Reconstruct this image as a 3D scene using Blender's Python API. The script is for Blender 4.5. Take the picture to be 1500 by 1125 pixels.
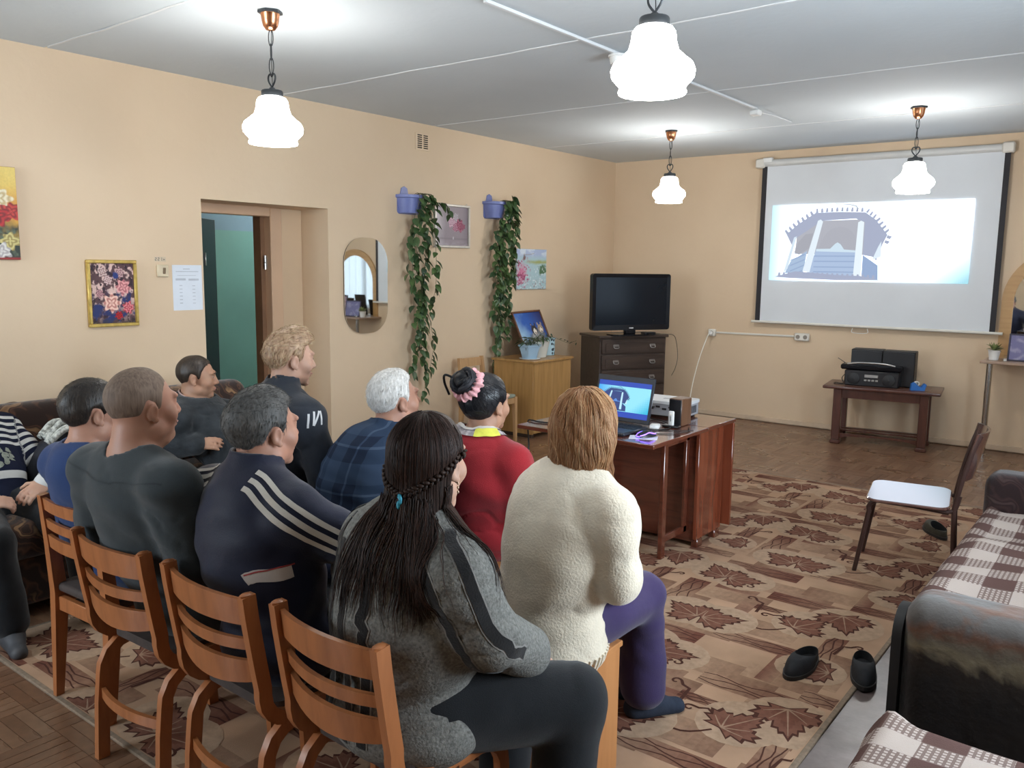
import bpy, bmesh, math, random
import numpy as np
from mathutils import Vector, Matrix
from mathutils.bvhtree import BVHTree

for _o in list(bpy.data.objects):
    bpy.data.objects.remove(_o, do_unlink=True)
SC = bpy.context.scene
COL = SC.collection
random.seed(7)
RNG = np.random.default_rng(7)
PI = math.pi
R_ = math.radians

# ------------------------------------------------------------------ camera, world, light, exposure
cam_d = bpy.data.cameras.new('camera')
cam = bpy.data.objects.new('camera', cam_d)
COL.objects.link(cam)
SC.camera = cam
cam_d.sensor_width = 36.0
cam_d.sensor_fit = 'HORIZONTAL'
cam_d.lens = 36.0 * 1233.0 / 1500.0
cam_d.clip_start = 0.05
_x = (0.78925299, 0.09424697, -0.60679258)     # rows: world axes in camera space (right, down, forward)
_y = (0.61394434, -0.1012659, 0.78282665)
_z = (0.01233164, -0.99038514, -0.1377868)
cam.matrix_world = Matrix((( _x[0], -_x[1], -_x[2], 0.0),
                           ( _y[0], -_y[1], -_y[2], 0.0),
                           ( _z[0], -_z[1], -_z[2], 1.65),
                           (0, 0, 0, 1)))
SC.view_settings.view_transform = 'Standard'
SC.view_settings.look = 'None'
SC.view_settings.exposure = 0.8
EXPO = 2**0.8             # screens are given in display values
SC.view_settings.gamma = 1.0
SC.view_settings.use_curve_mapping = False
LAMP_EMIT = 21.0          # glass pendant shades
SKY_EMIT = 0.6
world = bpy.data.worlds.new('world')
SC.world = world
world.use_nodes = True
_bg = world.node_tree.nodes['Background']
_bg.inputs[0].default_value = (0.72, 0.83, 1.0, 1)
_bg.inputs[1].default_value = SKY_EMIT

def daylight(name, loc, rot, sx, sy, power, color):
    d = bpy.data.lights.new(name, 'AREA')
    d.shape = 'RECTANGLE'; d.size = sx; d.size_y = sy; d.energy = power; d.color = color
    o = bpy.data.objects.new(name, d); o.location = loc; o.rotation_euler = rot
    COL.objects.link(o)
    return o
# overcast daylight behind the right wall's panes; the back lamp is added fill
daylight('daylight_right', (1.45, 3.1, 1.65), (0, R_(90), 0), 1.5, 1.7, 125, (0.80, 0.90, 1.0))
daylight('daylight_far', (1.45, 6.9, 1.65), (0, R_(90), 0), 1.5, 1.5, 5, (0.80, 0.90, 1.0))
daylight('fill_back', (-4.2, -1.95, 1.65), (R_(90), 0, 0), 1.5, 1.5, 85, (0.80, 0.90, 1.0))

# ------------------------------------------------------------------ materials
def _nt(name):
    m = bpy.data.materials.new(name); m.use_nodes = True
    nt = m.node_tree; b = nt.nodes['Principled BSDF']
    return m, nt, b
def N(nt, typ, **kw):
    n = nt.nodes.new(typ)
    for k, v in kw.items():
        if k.startswith('i_'):
            n.inputs[k[2:].replace('_', ' ')].default_value = v
        else:
            setattr(n, k, v)
    return n
def L(nt, a, b): nt.links.new(a, b)
def c4(c): return (c[0], c[1], c[2], 1.0)
def srgb(r, g, b):
    f = lambda v: (v/255/12.92) if v <= 10 else ((v/255+0.055)/1.055)**2.4
    return (f(r), f(g), f(b))
def mixc(a, b, t): return tuple(a[i]*(1-t)+b[i]*t for i in range(3))

def coords(nt, scale=(1, 1, 1), src='Object'):
    tc = N(nt, 'ShaderNodeTexCoord'); mp = N(nt, 'ShaderNodeMapping')
    mp.inputs['Scale'].default_value = scale
    L(nt, tc.outputs[src], mp.inputs['Vector'])
    return mp.outputs['Vector']
def ramp(nt, fac, stops):
    r = N(nt, 'ShaderNodeValToRGB')
    e = r.color_ramp.elements
    while len(e) < len(stops): e.new(0.5)
    for i, (p, c) in enumerate(stops):
        e[i].position = p; e[i].color = c4(c)
    L(nt, fac, r.inputs['Fac'])
    return r.outputs['Color']
def bump(nt, b, height, strength, dist=0.01):
    bp = N(nt, 'ShaderNodeBump'); bp.inputs['Strength'].default_value = strength
    bp.inputs['Distance'].default_value = dist
    L(nt, height, bp.inputs['Height']); L(nt, bp.outputs['Normal'], b.inputs['Normal'])

def plain(name, col, rough=0.55, var=0.12, scale=9.0, bmp=0.0, bscale=120.0, metal=0.0, spec=0.5, bdist=0.004, stretch=(1, 1, 1)):
    m, nt, b = _nt(name)
    v = coords(nt, tuple(s for s in stretch))
    n = N(nt, 'ShaderNodeTexNoise'); n.inputs['Scale'].default_value = scale; n.inputs['Detail'].default_value = 4
    L(nt, v, n.inputs['Vector'])
    lo = tuple(c*(1-var) for c in col); hi = tuple(min(1, c*(1+var)) for c in col)
    L(nt, ramp(nt, n.outputs['Fac'], [(0.3, lo), (0.7, hi)]), b.inputs['Base Color'])
    b.inputs['Roughness'].default_value = rough; b.inputs['Metallic'].default_value = metal
    b.inputs['Specular IOR Level'].default_value = spec
    if bmp:
        n2 = N(nt, 'ShaderNodeTexNoise'); n2.inputs['Scale'].default_value = bscale; n2.inputs['Detail'].default_value = 3
        L(nt, v, n2.inputs['Vector']); bump(nt, b, n2.outputs['Fac'], bmp, bdist)
    return m
def wood(name, c1, c2, rough=0.4, stretch=(14, 14, 1.2), scale=3.0, coat=0.0, spec=0.5):
    m, nt, b = _nt(name)
    v = coords(nt, stretch)
    n = N(nt, 'ShaderNodeTexNoise'); n.inputs['Scale'].default_value = scale; n.inputs['Detail'].default_value = 6
    n.inputs['Distortion'].default_value = 0.6
    L(nt, v, n.inputs['Vector'])
    L(nt, ramp(nt, n.outputs['Fac'], [(0.25, c1), (0.5, mixc(c1, c2, 0.6)), (0.75, c2)]), b.inputs['Base Color'])
    b.inputs['Roughness'].default_value = rough; b.inputs['Coat Weight'].default_value = coat
    b.inputs['Coat Roughness'].default_value = 0.12; b.inputs['Specular IOR Level'].default_value = spec
    bump(nt, b, n.outputs['Fac'], 0.12, 0.002)
    return m
def vcol(name, rough=0.6, var=0.10, scale=60, bmp=0.0, bscale=200, emit=0.0, spec=0.4, fine=0.0):
    """colour comes from the mesh's own Col attribute, broken up by noise"""
    m, nt, b = _nt(name)
    a = N(nt, 'ShaderNodeAttribute', attribute_name='Col')
    v = coords(nt)
    n = N(nt, 'ShaderNodeTexNoise'); n.inputs['Scale'].default_value = scale; n.inputs['Detail'].default_value = 3
    L(nt, v, n.inputs['Vector'])
    mx = N(nt, 'ShaderNodeMix', data_type='RGBA', blend_type='MULTIPLY'); mx.inputs['Factor'].default_value = 1.0
    g = ramp(nt, n.outputs['Fac'], [(0.3, (1-var,)*3), (0.7, (1+var*0.0,)*3)])
    L(nt, a.outputs['Color'], mx.inputs['A']); L(nt, g, mx.inputs['B'])
    if emit:
        b.inputs['Base Color'].default_value = (0.02, 0.02, 0.02, 1)
        L(nt, a.outputs['Color'], b.inputs['Emission Color']); b.inputs['Emission Strength'].default_value = emit/EXPO
    else:
        L(nt, mx.outputs['Result'], b.inputs['Base Color'])
    b.inputs['Roughness'].default_value = rough; b.inputs['Specular IOR Level'].default_value = spec
    if bmp:
        n2 = N(nt, 'ShaderNodeTexNoise'); n2.inputs['Scale'].default_value = bscale
        L(nt, v, n2.inputs['Vector']); bump(nt, b, n2.outputs['Fac'], bmp, 0.003)
    return m
def glow(name, col, strength):
    m, nt, b = _nt(name)
    b.inputs['Base Color'].default_value = c4(col); b.inputs['Roughness'].default_value = 0.2
    b.inputs['Emission Color'].default_value = c4(col); b.inputs['Emission Strength'].default_value = strength
    return m

# ------------------------------------------------------------------ mesh builder
class MB:
    def __init__(s): s.v = []; s.f = []; s.c = []; s.mi = []; s.col = None; s.m = 0
    def add(s, vs, fs, col=None, m=None):
        o = len(s.v); s.v.extend([tuple(p) for p in vs])
        for f in fs:
            s.f.append(tuple(i+o for i in f)); s.c.append(col if col is not None else s.col); s.mi.append(s.m if m is None else m)
        return s
    def box(s, c, size, bev=0.0, rot=None, col=None, seg=1, m=None):
        hx, hy, hz = size[0]/2, size[1]/2, size[2]/2
        b = min(bev, hx*0.9, hy*0.9, hz*0.9)
        if b <= 0:
            vs = [Vector((x, y, z)) for x in (-hx, hx) for y in (-hy, hy) for z in (-hz, hz)]
            fs = [(0, 1, 3, 2), (4, 6, 7, 5), (0, 4, 5, 1), (2, 3, 7, 6), (0, 2, 6, 4), (1, 5, 7, 3)]
        else:
            bm = bmesh.new(); bmesh.ops.create_cube(bm, size=1.0)
            for v in bm.verts: v.co = Vector((v.co.x*hx*2, v.co.y*hy*2, v.co.z*hz*2))
            bmesh.ops.bevel(bm, geom=list(bm.edges), offset=b, segments=seg, affect='EDGES', profile=0.5)
            bm.verts.index_update()
            vs = [v.co.copy() for v in bm.verts]; fs = [tuple(v.index for v in f.verts) for f in bm.faces]
            bm.free()
        if rot is not None: vs = [rot @ v for v in vs]
        c = Vector(c)
        return s.add([v+c for v in vs], fs, col, m)
    def tube(s, path, r, seg=8, closed=False, cap=True, col=None, up=None, flat=None, m=None):
        """sweep; flat=(w,t): rectangular section, w along the side axis given by up"""
        P = [Vector(p) for p in path]; n = len(P)
        rs = r if isinstance(r, (list, tuple)) else [r]*n
        T = []
        for i in range(n):
            a = P[(i-1) % n] if (closed or i > 0) else P[i]; b = P[(i+1) % n] if (closed or i < n-1) else P[i]
            t = (b-a); T.append(t.normalized() if t.length > 1e-9 else Vector((0, 0, 1)))
        u = Vector(up) if up is not None else (Vector((0, 0, 1)) if abs(T[0].z) < 0.9 else Vector((1, 0, 0)))
        vs = []; k = 4 if flat else seg
        for i in range(n):
            u = (u - T[i]*u.dot(T[i]))
            if u.length < 1e-6: u = T[i].orthogonal()
            u.normalize(); w = T[i].cross(u)
            if up is not None:
                uu = Vector(up); uu = uu - T[i]*uu.dot(T[i])
                if uu.length > 1e-4: u = uu.normalized(); w = T[i].cross(u)
            if flat:
                fw, ft = (flat[0]/2*(rs[i]), flat[1]/2*(rs[i]))
                for a, b in ((1, 1), (-1, 1), (-1, -1), (1, -1)): vs.append(P[i]+u*(a*fw)+w*(b*ft))
            else:
                for j in range(seg):
                    an = 2*PI*j/seg; vs.append(P[i]+u*(math.cos(an)*rs[i])+w*(math.sin(an)*rs[i]))
        fs = []
        for i in range(n if closed else n-1):
            i2 = (i+1) % n
            for j in range(k): fs.append((i*k+j, i*k+(j+1) % k, i2*k+(j+1) % k, i2*k+j))
        if cap and not closed:
            fs.append(tuple(range(k))[::-1]); fs.append(tuple((n-1)*k+j for j in range(k)))
        return s.add(vs, fs, col, m)
    def lathe(s, prof, seg=24, c=(0, 0, 0), col=None, cap=True, sx=1.0, sy=1.0, m=None, wave=None):
        vs = []
        for (r, z) in prof:
            for j in range(seg):
                a = 2*PI*j/seg; rr = r*(1+(wave(a, z) if wave else 0))
                vs.append((c[0]+math.cos(a)*rr*sx, c[1]+math.sin(a)*rr*sy, c[2]+z))
        fs = [(i*seg+j, i*seg+(j+1) % seg, (i+1)*seg+(j+1) % seg, (i+1)*seg+j) for i in range(len(prof)-1) for j in range(seg)]
        if cap:
            fs.append(tuple(range(seg))[::-1]); fs.append(tuple((len(prof)-1)*seg+j for j in range(seg)))
        return s.add(vs, fs, col, m)
    def prism(s, poly, o, ux, uy, depth, col=None, m=None, back=True):
        """polygon in the plane (o, ux, uy), thick along ux x uy by depth"""
        o, ux, uy = Vector(o), Vector(ux), Vector(uy); nn = ux.cross(uy).normalized()
        n = len(poly)
        a = [o+ux*p[0]+uy*p[1] for p in poly]
        if depth == 0: return s.add(a, [tuple(range(n))], col, m)
        b = [p+nn*depth for p in a]
        fs = [tuple(range(n, 2*n))]
        if back: fs.append(tuple(range(n))[::-1])
        fs += [(i, (i+1) % n, (i+1) % n+n, i+n) for i in range(n)]
        return s.add(a+b, fs, col, m)
    def ell(s, c, r, seg=14, rings=8, rot=None, col=None, m=None):
        c = Vector(c); vs = [Vector((0, 0, -r[2]))]
        for i in range(1, rings):
            t = -PI/2+PI*i/rings
            for j in range(seg):
                a = 2*PI*j/seg; vs.append(Vector((math.cos(a)*math.cos(t)*r[0], math.sin(a)*math.cos(t)*r[1], math.sin(t)*r[2])))
        vs.append(Vector((0, 0, r[2])))
        if rot is not None: vs = [rot @ v for v in vs]
        fs = [(0, 1+(j+1) % seg, 1+j) for j in range(seg)]
        for i in range(rings-2):
            for j in range(seg):
                fs.append((1+i*seg+j, 1+i*seg+(j+1) % seg, 1+(i+1)*seg+(j+1) % seg, 1+(i+1)*seg+j))
        t = len(vs)-1; b0 = 1+(rings-2)*seg
        fs += [(b0+j, b0+(j+1) % seg, t) for j in range(seg)]
        return s.add([v+c for v in vs], fs, col, m)
    def data(s, name, mats, smooth=None):
        me = bpy.data.meshes.new(name)
        me.from_pydata([tuple(p) for p in s.v], [], s.f)
        for mm in (mats if isinstance(mats, (list, tuple)) else [mats]): me.materials.append(mm)
        if isinstance(mats, (list, tuple)) and len(mats) > 1: me.polygons.foreach_set('material_index', s.mi)
        if any(c is not None for c in s.c):
            at = me.color_attributes.new('Col', 'FLOAT_COLOR', 'CORNER')
            cc = np.ones((len(me.loops), 4), np.float32); k = 0
            for f, c in zip(s.f, s.c):
                c = c or (1, 1, 1); cc[k:k+len(f), :3] = c; k += len(f)
            at.data.foreach_set('color', cc.ravel())
        if smooth is not None:
            me.polygons.foreach_set('use_smooth', [True]*len(me.polygons))
            if smooth < 179:
                me.set_sharp_from_angle(angle=R_(smooth))
        me.update()
        return me
    def obj(s, name, mats, parent=None, smooth=40, loc=None, rz=0.0):
        o = bpy.data.objects.new(name, s.data(name, mats, smooth)); COL.objects.link(o)
        if parent is not None: o.parent = parent
        if loc is not None: o.location = loc
        if rz: o.rotation_euler = (0, 0, rz)
        return o

def thing(name, label, cat, loc=(0, 0, 0), rz=0.0, group=None):
    o = bpy.data.objects.new(name, None); COL.objects.link(o); o.empty_display_size = 0.1
    o.location = loc; o.rotation_euler = (0, 0, rz)
    return tag(o, label, cat, group)
def tag(o, label, cat, group=None):
    o['label'] = label; o['category'] = cat
    if group: o['group'] = group
    return o
def struct(o): o['kind'] = 'structure'; return o
def copy_tree(src, label, loc=None, rz=None, group=None):
    def kids(o): return [c for c in COL.objects if c.parent == o]
    def rec(o, par):
        c = o.copy(); COL.objects.link(c); c.parent = par
        for k in kids(o): rec(k, c)
        return c
    r = rec(src, None); r['label'] = label
    if loc is not None: r.location = loc
    if rz is not None: r.rotation_euler = (0, 0, rz)
    if group: r['group'] = group
    return r
def arc(cx, cy, r, a0, a1, n): return [(cx+r*math.cos(R_(a0+(a1-a0)*i/n)), cy+r*math.sin(R_(a0+(a1-a0)*i/n))) for i in range(n+1)]
def rrect(w, h, r, n=5):
    p = []
    for sx, sy, a in ((1, 1, 0), (-1, 1, 90), (-1, -1, 180), (1, -1, 270)):
        p += arc(sx*(w/2-r), sy*(h/2-r), r, a, a+90, n)
    return p
def smooth_path(pts, n=6):
    """Catmull-Rom through pts"""
    P = [Vector(p) for p in pts]; out = []
    for i in range(len(P)-1):
        a = P[i-1] if i > 0 else P[i]*2-P[i+1]; b, c = P[i], P[i+1]; d = P[i+2] if i+2 < len(P) else P[i+1]*2-P[i]
        for k in range(n):
            t = k/n
            out.append(0.5*((2*b)+(c-a)*t+(2*a-5*b+4*c-d)*t*t+(3*b-a-3*c+d)*t**3))
    out.append(P[-1]); return out
_NG = np.random.default_rng(3).random((64, 64))
def vnoise(u, v):
    u = np.asarray(u, float); v = np.asarray(v, float)
    i = np.floor(u).astype(int); j = np.floor(v).astype(int); fu = u-i; fv = v-j
    fu = fu*fu*(3-2*fu); fv = fv*fv*(3-2*fv)
    g = lambda a, b: _NG[a % 64, b % 64]
    return (g(i, j)*(1-fu)+g(i+1, j)*fu)*(1-fv)+(g(i, j+1)*(1-fu)+g(i+1, j+1)*fu)*fv
def fnoise(u, v): return (vnoise(u, v)+0.5*vnoise(u*2.1+7, v*2.1+3)+0.25*vnoise(u*4.3+1, v*4.3+9))/1.75
def canvas(name, w, h, nx, ny, fun, mat, parent, o, ux, uy):
    """flat picture: a grid whose face colours come from fun(u, v) -> (n,3)"""
    o, ux, uy = Vector(o), Vector(ux), Vector(uy)
    vs = [o+ux*(w*i/nx)+uy*(h*j/ny) for j in range(ny+1) for i in range(nx+1)]
    fs = [(j*(nx+1)+i, j*(nx+1)+i+1, (j+1)*(nx+1)+i+1, (j+1)*(nx+1)+i) for j in range(ny) for i in range(nx)]
    u, v = np.meshgrid((np.arange(nx)+.5)/nx, (np.arange(ny)+.5)/ny)
    c = np.clip(fun(u.ravel(), v.ravel()), 0, 3)
    mb = MB()
    mb.v = [tuple(p) for p in vs]; mb.f = fs; mb.c = [tuple(x) for x in c]; mb.mi = [0]*len(fs)
    return mb.obj(name, mat, parent, smooth=None)
# ------------------------------------------------------------------ shared materials
m_wall = None
def make_wall_mat():
    m, nt, b = _nt('peach_paint')
    v = coords(nt)
    n = N(nt, 'ShaderNodeTexNoise'); n.inputs['Scale'].default_value = 0.9; n.inputs['Detail'].default_value = 6
    L(nt, v, n.inputs['Vector'])
    L(nt, ramp(nt, n.outputs['Fac'], [(0.3, (0.66, 0.495, 0.33)), (0.55, (0.70, 0.535, 0.365)), (0.75, (0.72, 0.56, 0.39))]), b.inputs['Base Color'])
    b.inputs['Roughness'].default_value = 0.62
    n2 = N(nt, 'ShaderNodeTexNoise'); n2.inputs['Scale'].default_value = 14; n2.inputs['Detail'].default_value = 5
    L(nt, v, n2.inputs['Vector']); bump(nt, b, n2.outputs['Fac'], 0.18, 0.012)
    return m
m_wall = make_wall_mat()
m_reveal = plain('reveal_paint', (0.64, 0.47, 0.31), 0.5, 0.05, 2)
m_ceil = plain('ceiling_whitewash', (0.58, 0.63, 0.66), 0.85, 0.05, 0.8, 0.15, 20, bdist=0.01)
m_seam = plain('ceiling_seam', (0.70, 0.72, 0.73), 0.8, 0.04, 5)
m_white_plastic = plain('white_plastic', (0.72, 0.69, 0.62), 0.4, 0.04)
m_white = plain('white_enamel', (0.80, 0.80, 0.78), 0.4, 0.03)
m_black = plain('black_plastic', (0.012, 0.012, 0.014), 0.35, 0.2)
m_rubber = plain('black_rubber', (0.010, 0.010, 0.011), 0.6, 0.2)
m_chrome = plain('chrome', (0.55, 0.55, 0.54), 0.22, 0.05, metal=1.0)
m_steel = plain('dull_steel', (0.45, 0.44, 0.42), 0.38, 0.1, metal=1.0)
m_copper = plain('copper_cup', (0.72, 0.33, 0.17), 0.25, 0.05, metal=1.0)
m_darkmetal = plain('dark_metal', (0.05, 0.055, 0.06), 0.45, 0.1, metal=0.6)
m_mirror = plain('mirror_glass', (0.86, 0.88, 0.86), 0.02, 0.01, metal=1.0)
m_redwood = wood('red_brown_varnish', (0.075, 0.018, 0.010), (0.16, 0.042, 0.022), 0.24, (1.5, 12, 12), 2.2, 1.0)
m_redwood_side = wood('red_brown_side', (0.12, 0.026, 0.012), (0.26, 0.066, 0.030), 0.16, (9, 9, 1.0), 2.0, 0.6)
m_chairwood = wood('orange_beech', (0.28, 0.094, 0.031), (0.43, 0.155, 0.053), 0.40, (12, 12, 2), 2.5, 0.25)
m_yellowwood = wood('yellow_oak_veneer', (0.30, 0.155, 0.045), (0.45, 0.25, 0.085), 0.38, (14, 14, 1.0), 2.4, 0.2)
m_paleoak = wood('pale_chair_wood', (0.42, 0.23, 0.10), (0.55, 0.33, 0.16), 0.4, (10, 10, 2), 2.5)
m_darkwood = wood('dark_brown_stain', (0.030, 0.018, 0.013), (0.060, 0.038, 0.028), 0.4, (1.2, 10, 10), 2.5, 0.15)
m_mahog = wood('mahogany', (0.055, 0.018, 0.012), (0.11, 0.038, 0.024), 0.32, (8, 8, 1.2), 2.5, 0.3)
m_stool = wood('stool_pine', (0.42, 0.17, 0.055), (0.53, 0.235, 0.085), 0.45, (12, 12, 1.0), 2.2, 0.1)
m_dark_cable = plain('black_cable', (0.012, 0.011, 0.011), 0.5)
m_glasspane = None
def make_glass():
    m, nt, b = _nt('window_glass')
    out = nt.nodes['Material Output']
    tr = N(nt, 'ShaderNodeBsdfTransparent'); tr.inputs[0].default_value = (0.95, 0.97, 0.98, 1)
    gl = N(nt, 'ShaderNodeBsdfGlossy'); gl.inputs['Roughness'].default_value = 0.02
    mx = N(nt, 'ShaderNodeMixShader'); mx.inputs[0].default_value = 0.06
    L(nt, tr.outputs[0], mx.inputs[1]); L(nt, gl.outputs[0], mx.inputs[2]); L(nt, mx.outputs[0], out.inputs['Surface'])
    return m
m_glasspane = make_glass()

# ------------------------------------------------------------------ room shell
LX, RX, FY, BY, CZ = -5.37, 1.10, 8.90, -1.60, 2.895
DY0, DY1, DZ, TH = 3.376, 4.498, 2.092, 0.44
m_slab = plain('subfloor', (0.05, 0.03, 0.02), 0.8)
floor = struct(MB().box(((LX+RX)/2-0.9, (FY+BY)/2, -0.06), (RX-LX+2.6, FY-BY+0.4, 0.09)).obj('floor', m_slab, smooth=None))
def parquet_mat():
    m, nt, b = _nt('parquet_oak')
    a = N(nt, 'ShaderNodeAttribute', attribute_name='Col')
    v = coords(nt, (8, 8, 8))
    n = N(nt, 'ShaderNodeTexNoise'); n.inputs['Scale'].default_value = 3; n.inputs['Detail'].default_value = 6
    L(nt, v, n.inputs['Vector'])
    mx = N(nt, 'ShaderNodeMix', data_type='RGBA', blend_type='MULTIPLY'); mx.inputs['Factor'].default_value = 1.0
    g = ramp(nt, n.outputs['Fac'], [(0.3, (0.72,)*3), (0.7, (1.0,)*3)])
    L(nt, a.outputs['Color'], mx.inputs['A']); L(nt, g, mx.inputs['B']); L(nt, mx.outputs['Result'], b.inputs['Base Color'])
    n3 = N(nt, 'ShaderNodeTexNoise'); n3.inputs['Scale'].default_value = 0.4
    L(nt, v, n3.inputs['Vector'])
    rr = N(nt, 'ShaderNodeMapRange'); rr.inputs['To Min'].default_value = 0.20; rr.inputs['To Max'].default_value = 0.38
    L(nt, n3.outputs['Fac'], rr.inputs['Value']); L(nt, rr.outputs['Result'], b.inputs['Roughness'])
    b.inputs['Specular IOR Level'].default_value = 0.55
    return m
m_parquet = parquet_mat()
BL_, BW_ = 0.24, 0.048          # parquet strip, five to a square
def block_mb(tone, bev=0.0007):
    mb = MB(); hx, hy = BL_/2-0.0004, BW_/2-0.0004
    vs = [(-hx, -hy, -0.014), (hx, -hy, -0.014), (hx, hy, -0.014), (-hx, hy, -0.014)]
    vs += [(x-math.copysign(bev, x), y-math.copysign(bev, y), 0.0) for x, y, _ in vs[:4]]
    fs = [(4, 5, 6, 7)]+[(i, (i+1) % 4, (i+1) % 4+4, i+4) for i in range(4)]
    return mb.add(vs, fs, tone)
def tone():
    t = random.random(); w = random.random()
    a = mixc((0.17, 0.082, 0.044), (0.30, 0.165, 0.095), t)
    return mixc(a, (0.24, 0.14, 0.085), w*0.5)
TONES = [tone() for _ in range(10)]
BLK = [block_mb(t).data('parquet_block', m_parquet, None) for t in TONES]
rest = MB(); singles = 0
cand = []
for iy in range(int((FY-BY)/BL_)+2):
    for ix in range(-1, int((RX-LX)/BL_)+2):
        cx, cy = LX+BL_*(ix+.5), FY-BL_*(iy+.5)
        for k in range(5):
            off = (k-2)*BW_
            if (ix+iy) % 2: p = (cx, cy+off); rz = 0.0
            else: p = (cx+off, cy); rz = PI/2
            if p[0] < LX-0.1 or p[0] > RX+0.1 or p[1] < BY-0.1: continue
            under = (-3.85 < p[0] < -0.95 and 1.45 < p[1] < 6.4)
            seen = (not under) and p[0] < -0.114*p[1]+0.1 and p[1] > 0.55 and (p[0] > -4.4 or p[1] > 3.4)
            dist = math.hypot(p[0], p[1])
            nearleft = seen and p[0] < -1.9 and p[1] < 1.7 and p[0] > -4.3 and p[1] > 0.75
            far = seen and p[1] > 6.5 and p[0] > -2.95
            if nearleft: pr = dist
            elif seen and p[0] > -1.0 and 1.6 < p[1] < 4.2: pr = dist
            elif far: pr = 6+dist
            else: pr = 99
            cand.append((pr, random.random(), p, rz))
cand.sort()
for n_, (pr, _, p, rz) in enumerate(cand):
    if n_ < 298 and pr < 90:
        o = bpy.data.objects.new('parquet_block', random.choice(BLK)); COL.objects.link(o)
        o.parent = floor; o.location = (p[0], p[1], random.uniform(-0.0006, 0.0004)); o.rotation_euler = (0, 0, rz)
    else:
        q = block_mb(random.choice(TONES)); dz = random.uniform(-0.0006, 0.0004)
        c, s = (1, 0) if rz == 0 else (0, 1)
        rest.add([(p[0]+c*x-s*y, p[1]+s*x+c*y, z+dz) for x, y, z in q.v], q.f, q.c[0])
ro = rest.obj('parquet_field', m_parquet, floor, smooth=None); ro['kind'] = 'stuff'
MB().box((LX-1.3, 4.5, -0.012), (2.2, 5.5, 0.02), col=(0.2, 0.11, 0.06)).obj('corridor_boards', m_parquet, floor, smooth=None)

# ceiling: precast slabs with joints
ceiling = struct(MB().box(((LX+RX)/2, (FY+BY)/2, CZ+0.12), (RX-LX+1.2, FY-BY+0.4, 0.1)).obj('ceiling', m_ceil, smooth=None))
joints = [BY-0.1, 0.73, 2.40, 4.07, 5.74, 7.41, FY+0.1]
for a, b in zip(joints[:-1], joints[1:]):
    MB().box(((LX+RX)/2, (a+b)/2, CZ+0.035+random.uniform(0, 0.003)), (RX-LX+0.3, b-a-0.012, 0.07), 0.004).obj('ceiling_slab', m_ceil, ceiling, smooth=None)
    if b < FY:
        pts = [(x, b+0.006*math.sin(x*5.1)+0.004*math.sin(x*13), CZ+0.001) for x in np.linspace(LX+0.05, RX-0.1, 40)]
        MB().tube(pts, 1.0, flat=(0.015, 0.005), up=(0, 1, 0)).obj('joint_filler', m_seam, ceiling, smooth=None)

# walls
wl = MB()
wl.box((LX-TH/2, (BY+DY0)/2-0.1, CZ/2), (TH, DY0-BY+0.2, CZ+0.1))
wl.box((LX-TH/2, (FY+DY1)/2+0.1, CZ/2), (TH, FY-DY1+0.2, CZ+0.1))
wl.box((LX-TH/2, (DY0+DY1)/2, (DZ+CZ)/2+0.025), (TH, DY1-DY0, CZ-DZ+0.05))
struct(wl.obj('wall_left', m_wall, smooth=None))
struct(MB().box(((LX+RX)/2, FY+0.15, CZ/2), (RX-LX+1.0, 0.3, CZ+0.1)).obj('wall_front', m_wall, smooth=None))
def wall_with_windows(name, horiz, fixed, a0, a1, wins, z0, z1):
    mb = MB(); th = 0.3
    def bx(p0, p1, q0, q1):
        if p1-p0 < 1e-4: return
        if horiz: mb.box(((p0+p1)/2, fixed-th/2, (q0+q1)/2), (p1-p0, th, q1-q0))
        else: mb.box((fixed+th/2, (p0+p1)/2, (q0+q1)/2), (th, p1-p0, q1-q0))
    cur = a0
    for w0, w1 in wins:
        bx(cur, w0, 0, CZ+0.05); bx(w0, w1, 0, z0); bx(w0, w1, z1, CZ+0.05); cur = w1
    bx(cur, a1, 0, CZ+0.05)
    return struct(mb.obj(name, m_wall, smooth=None))
RW = [(2.2, 4.0), (6.1, 7.7)]; BW = [(-5.0, -3.4)]  # back wall opening is unseen, added to let fill in from behind
wall_with_windows('wall_right', False, RX, BY-0.2, FY+0.2, RW, 0.85, 2.45)
wall_with_windows('wall_back', True, BY, LX-0.4, RX+0.3, BW, 0.85, 2.45)
m_winframe = plain('window_white_paint', (0.75, 0.75, 0.72), 0.45, 0.03)
m_curtain = plain('sheer_curtain', (0.78, 0.80, 0.84), 0.8, 0.04, 3)
wn = 0
for horiz, fixed, wins in ((False, RX+0.18, RW), (True, BY-0.18, BW)):
    for (a, b) in wins:
        wn += 1
        W = bpy.data.objects.new('window_%d' % wn, None); COL.objects.link(W); struct(W)
        fr = MB()
        P = (lambda t, z: (fixed, t, z)) if not horiz else (lambda t, z: (t, fixed, z))
        S = (lambda l, d, h: (d, l, h)) if not horiz else (lambda l, d, h: (l, d, h))
        for z in (0.88, 2.42): fr.box(P((a+b)/2, z), S(b-a, 0.07, 0.06), 0.005)
        for t in (a+0.03, (a+b)/2, b-0.03): fr.box(P(t, 1.65), S(0.06, 0.066, 1.5), 0.005)
        fr.obj('window_frame', m_winframe, W)
        for k in (0, 1):
            t0 = a+0.06 if k == 0 else (a+b)/2+0.03; t1 = (a+b)/2-0.03 if k == 0 else b-0.06
            MB().box(P((t0+t1)/2, 1.65), S(t1-t0, 0.006, 1.48)).obj('pane', m_glasspane, W, smooth=None)
        sl = MB()
        if not horiz: sl.box((RX+0.05, (a+b)/2, 0.86), (0.26, b-a+0.1, 0.03), 0.006)
        else: sl.box(((a+b)/2, BY-0.05, 0.86), (b-a+0.1, 0.26, 0.03), 0.006)
        sl.obj('window_sill', m_winframe, W)
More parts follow.
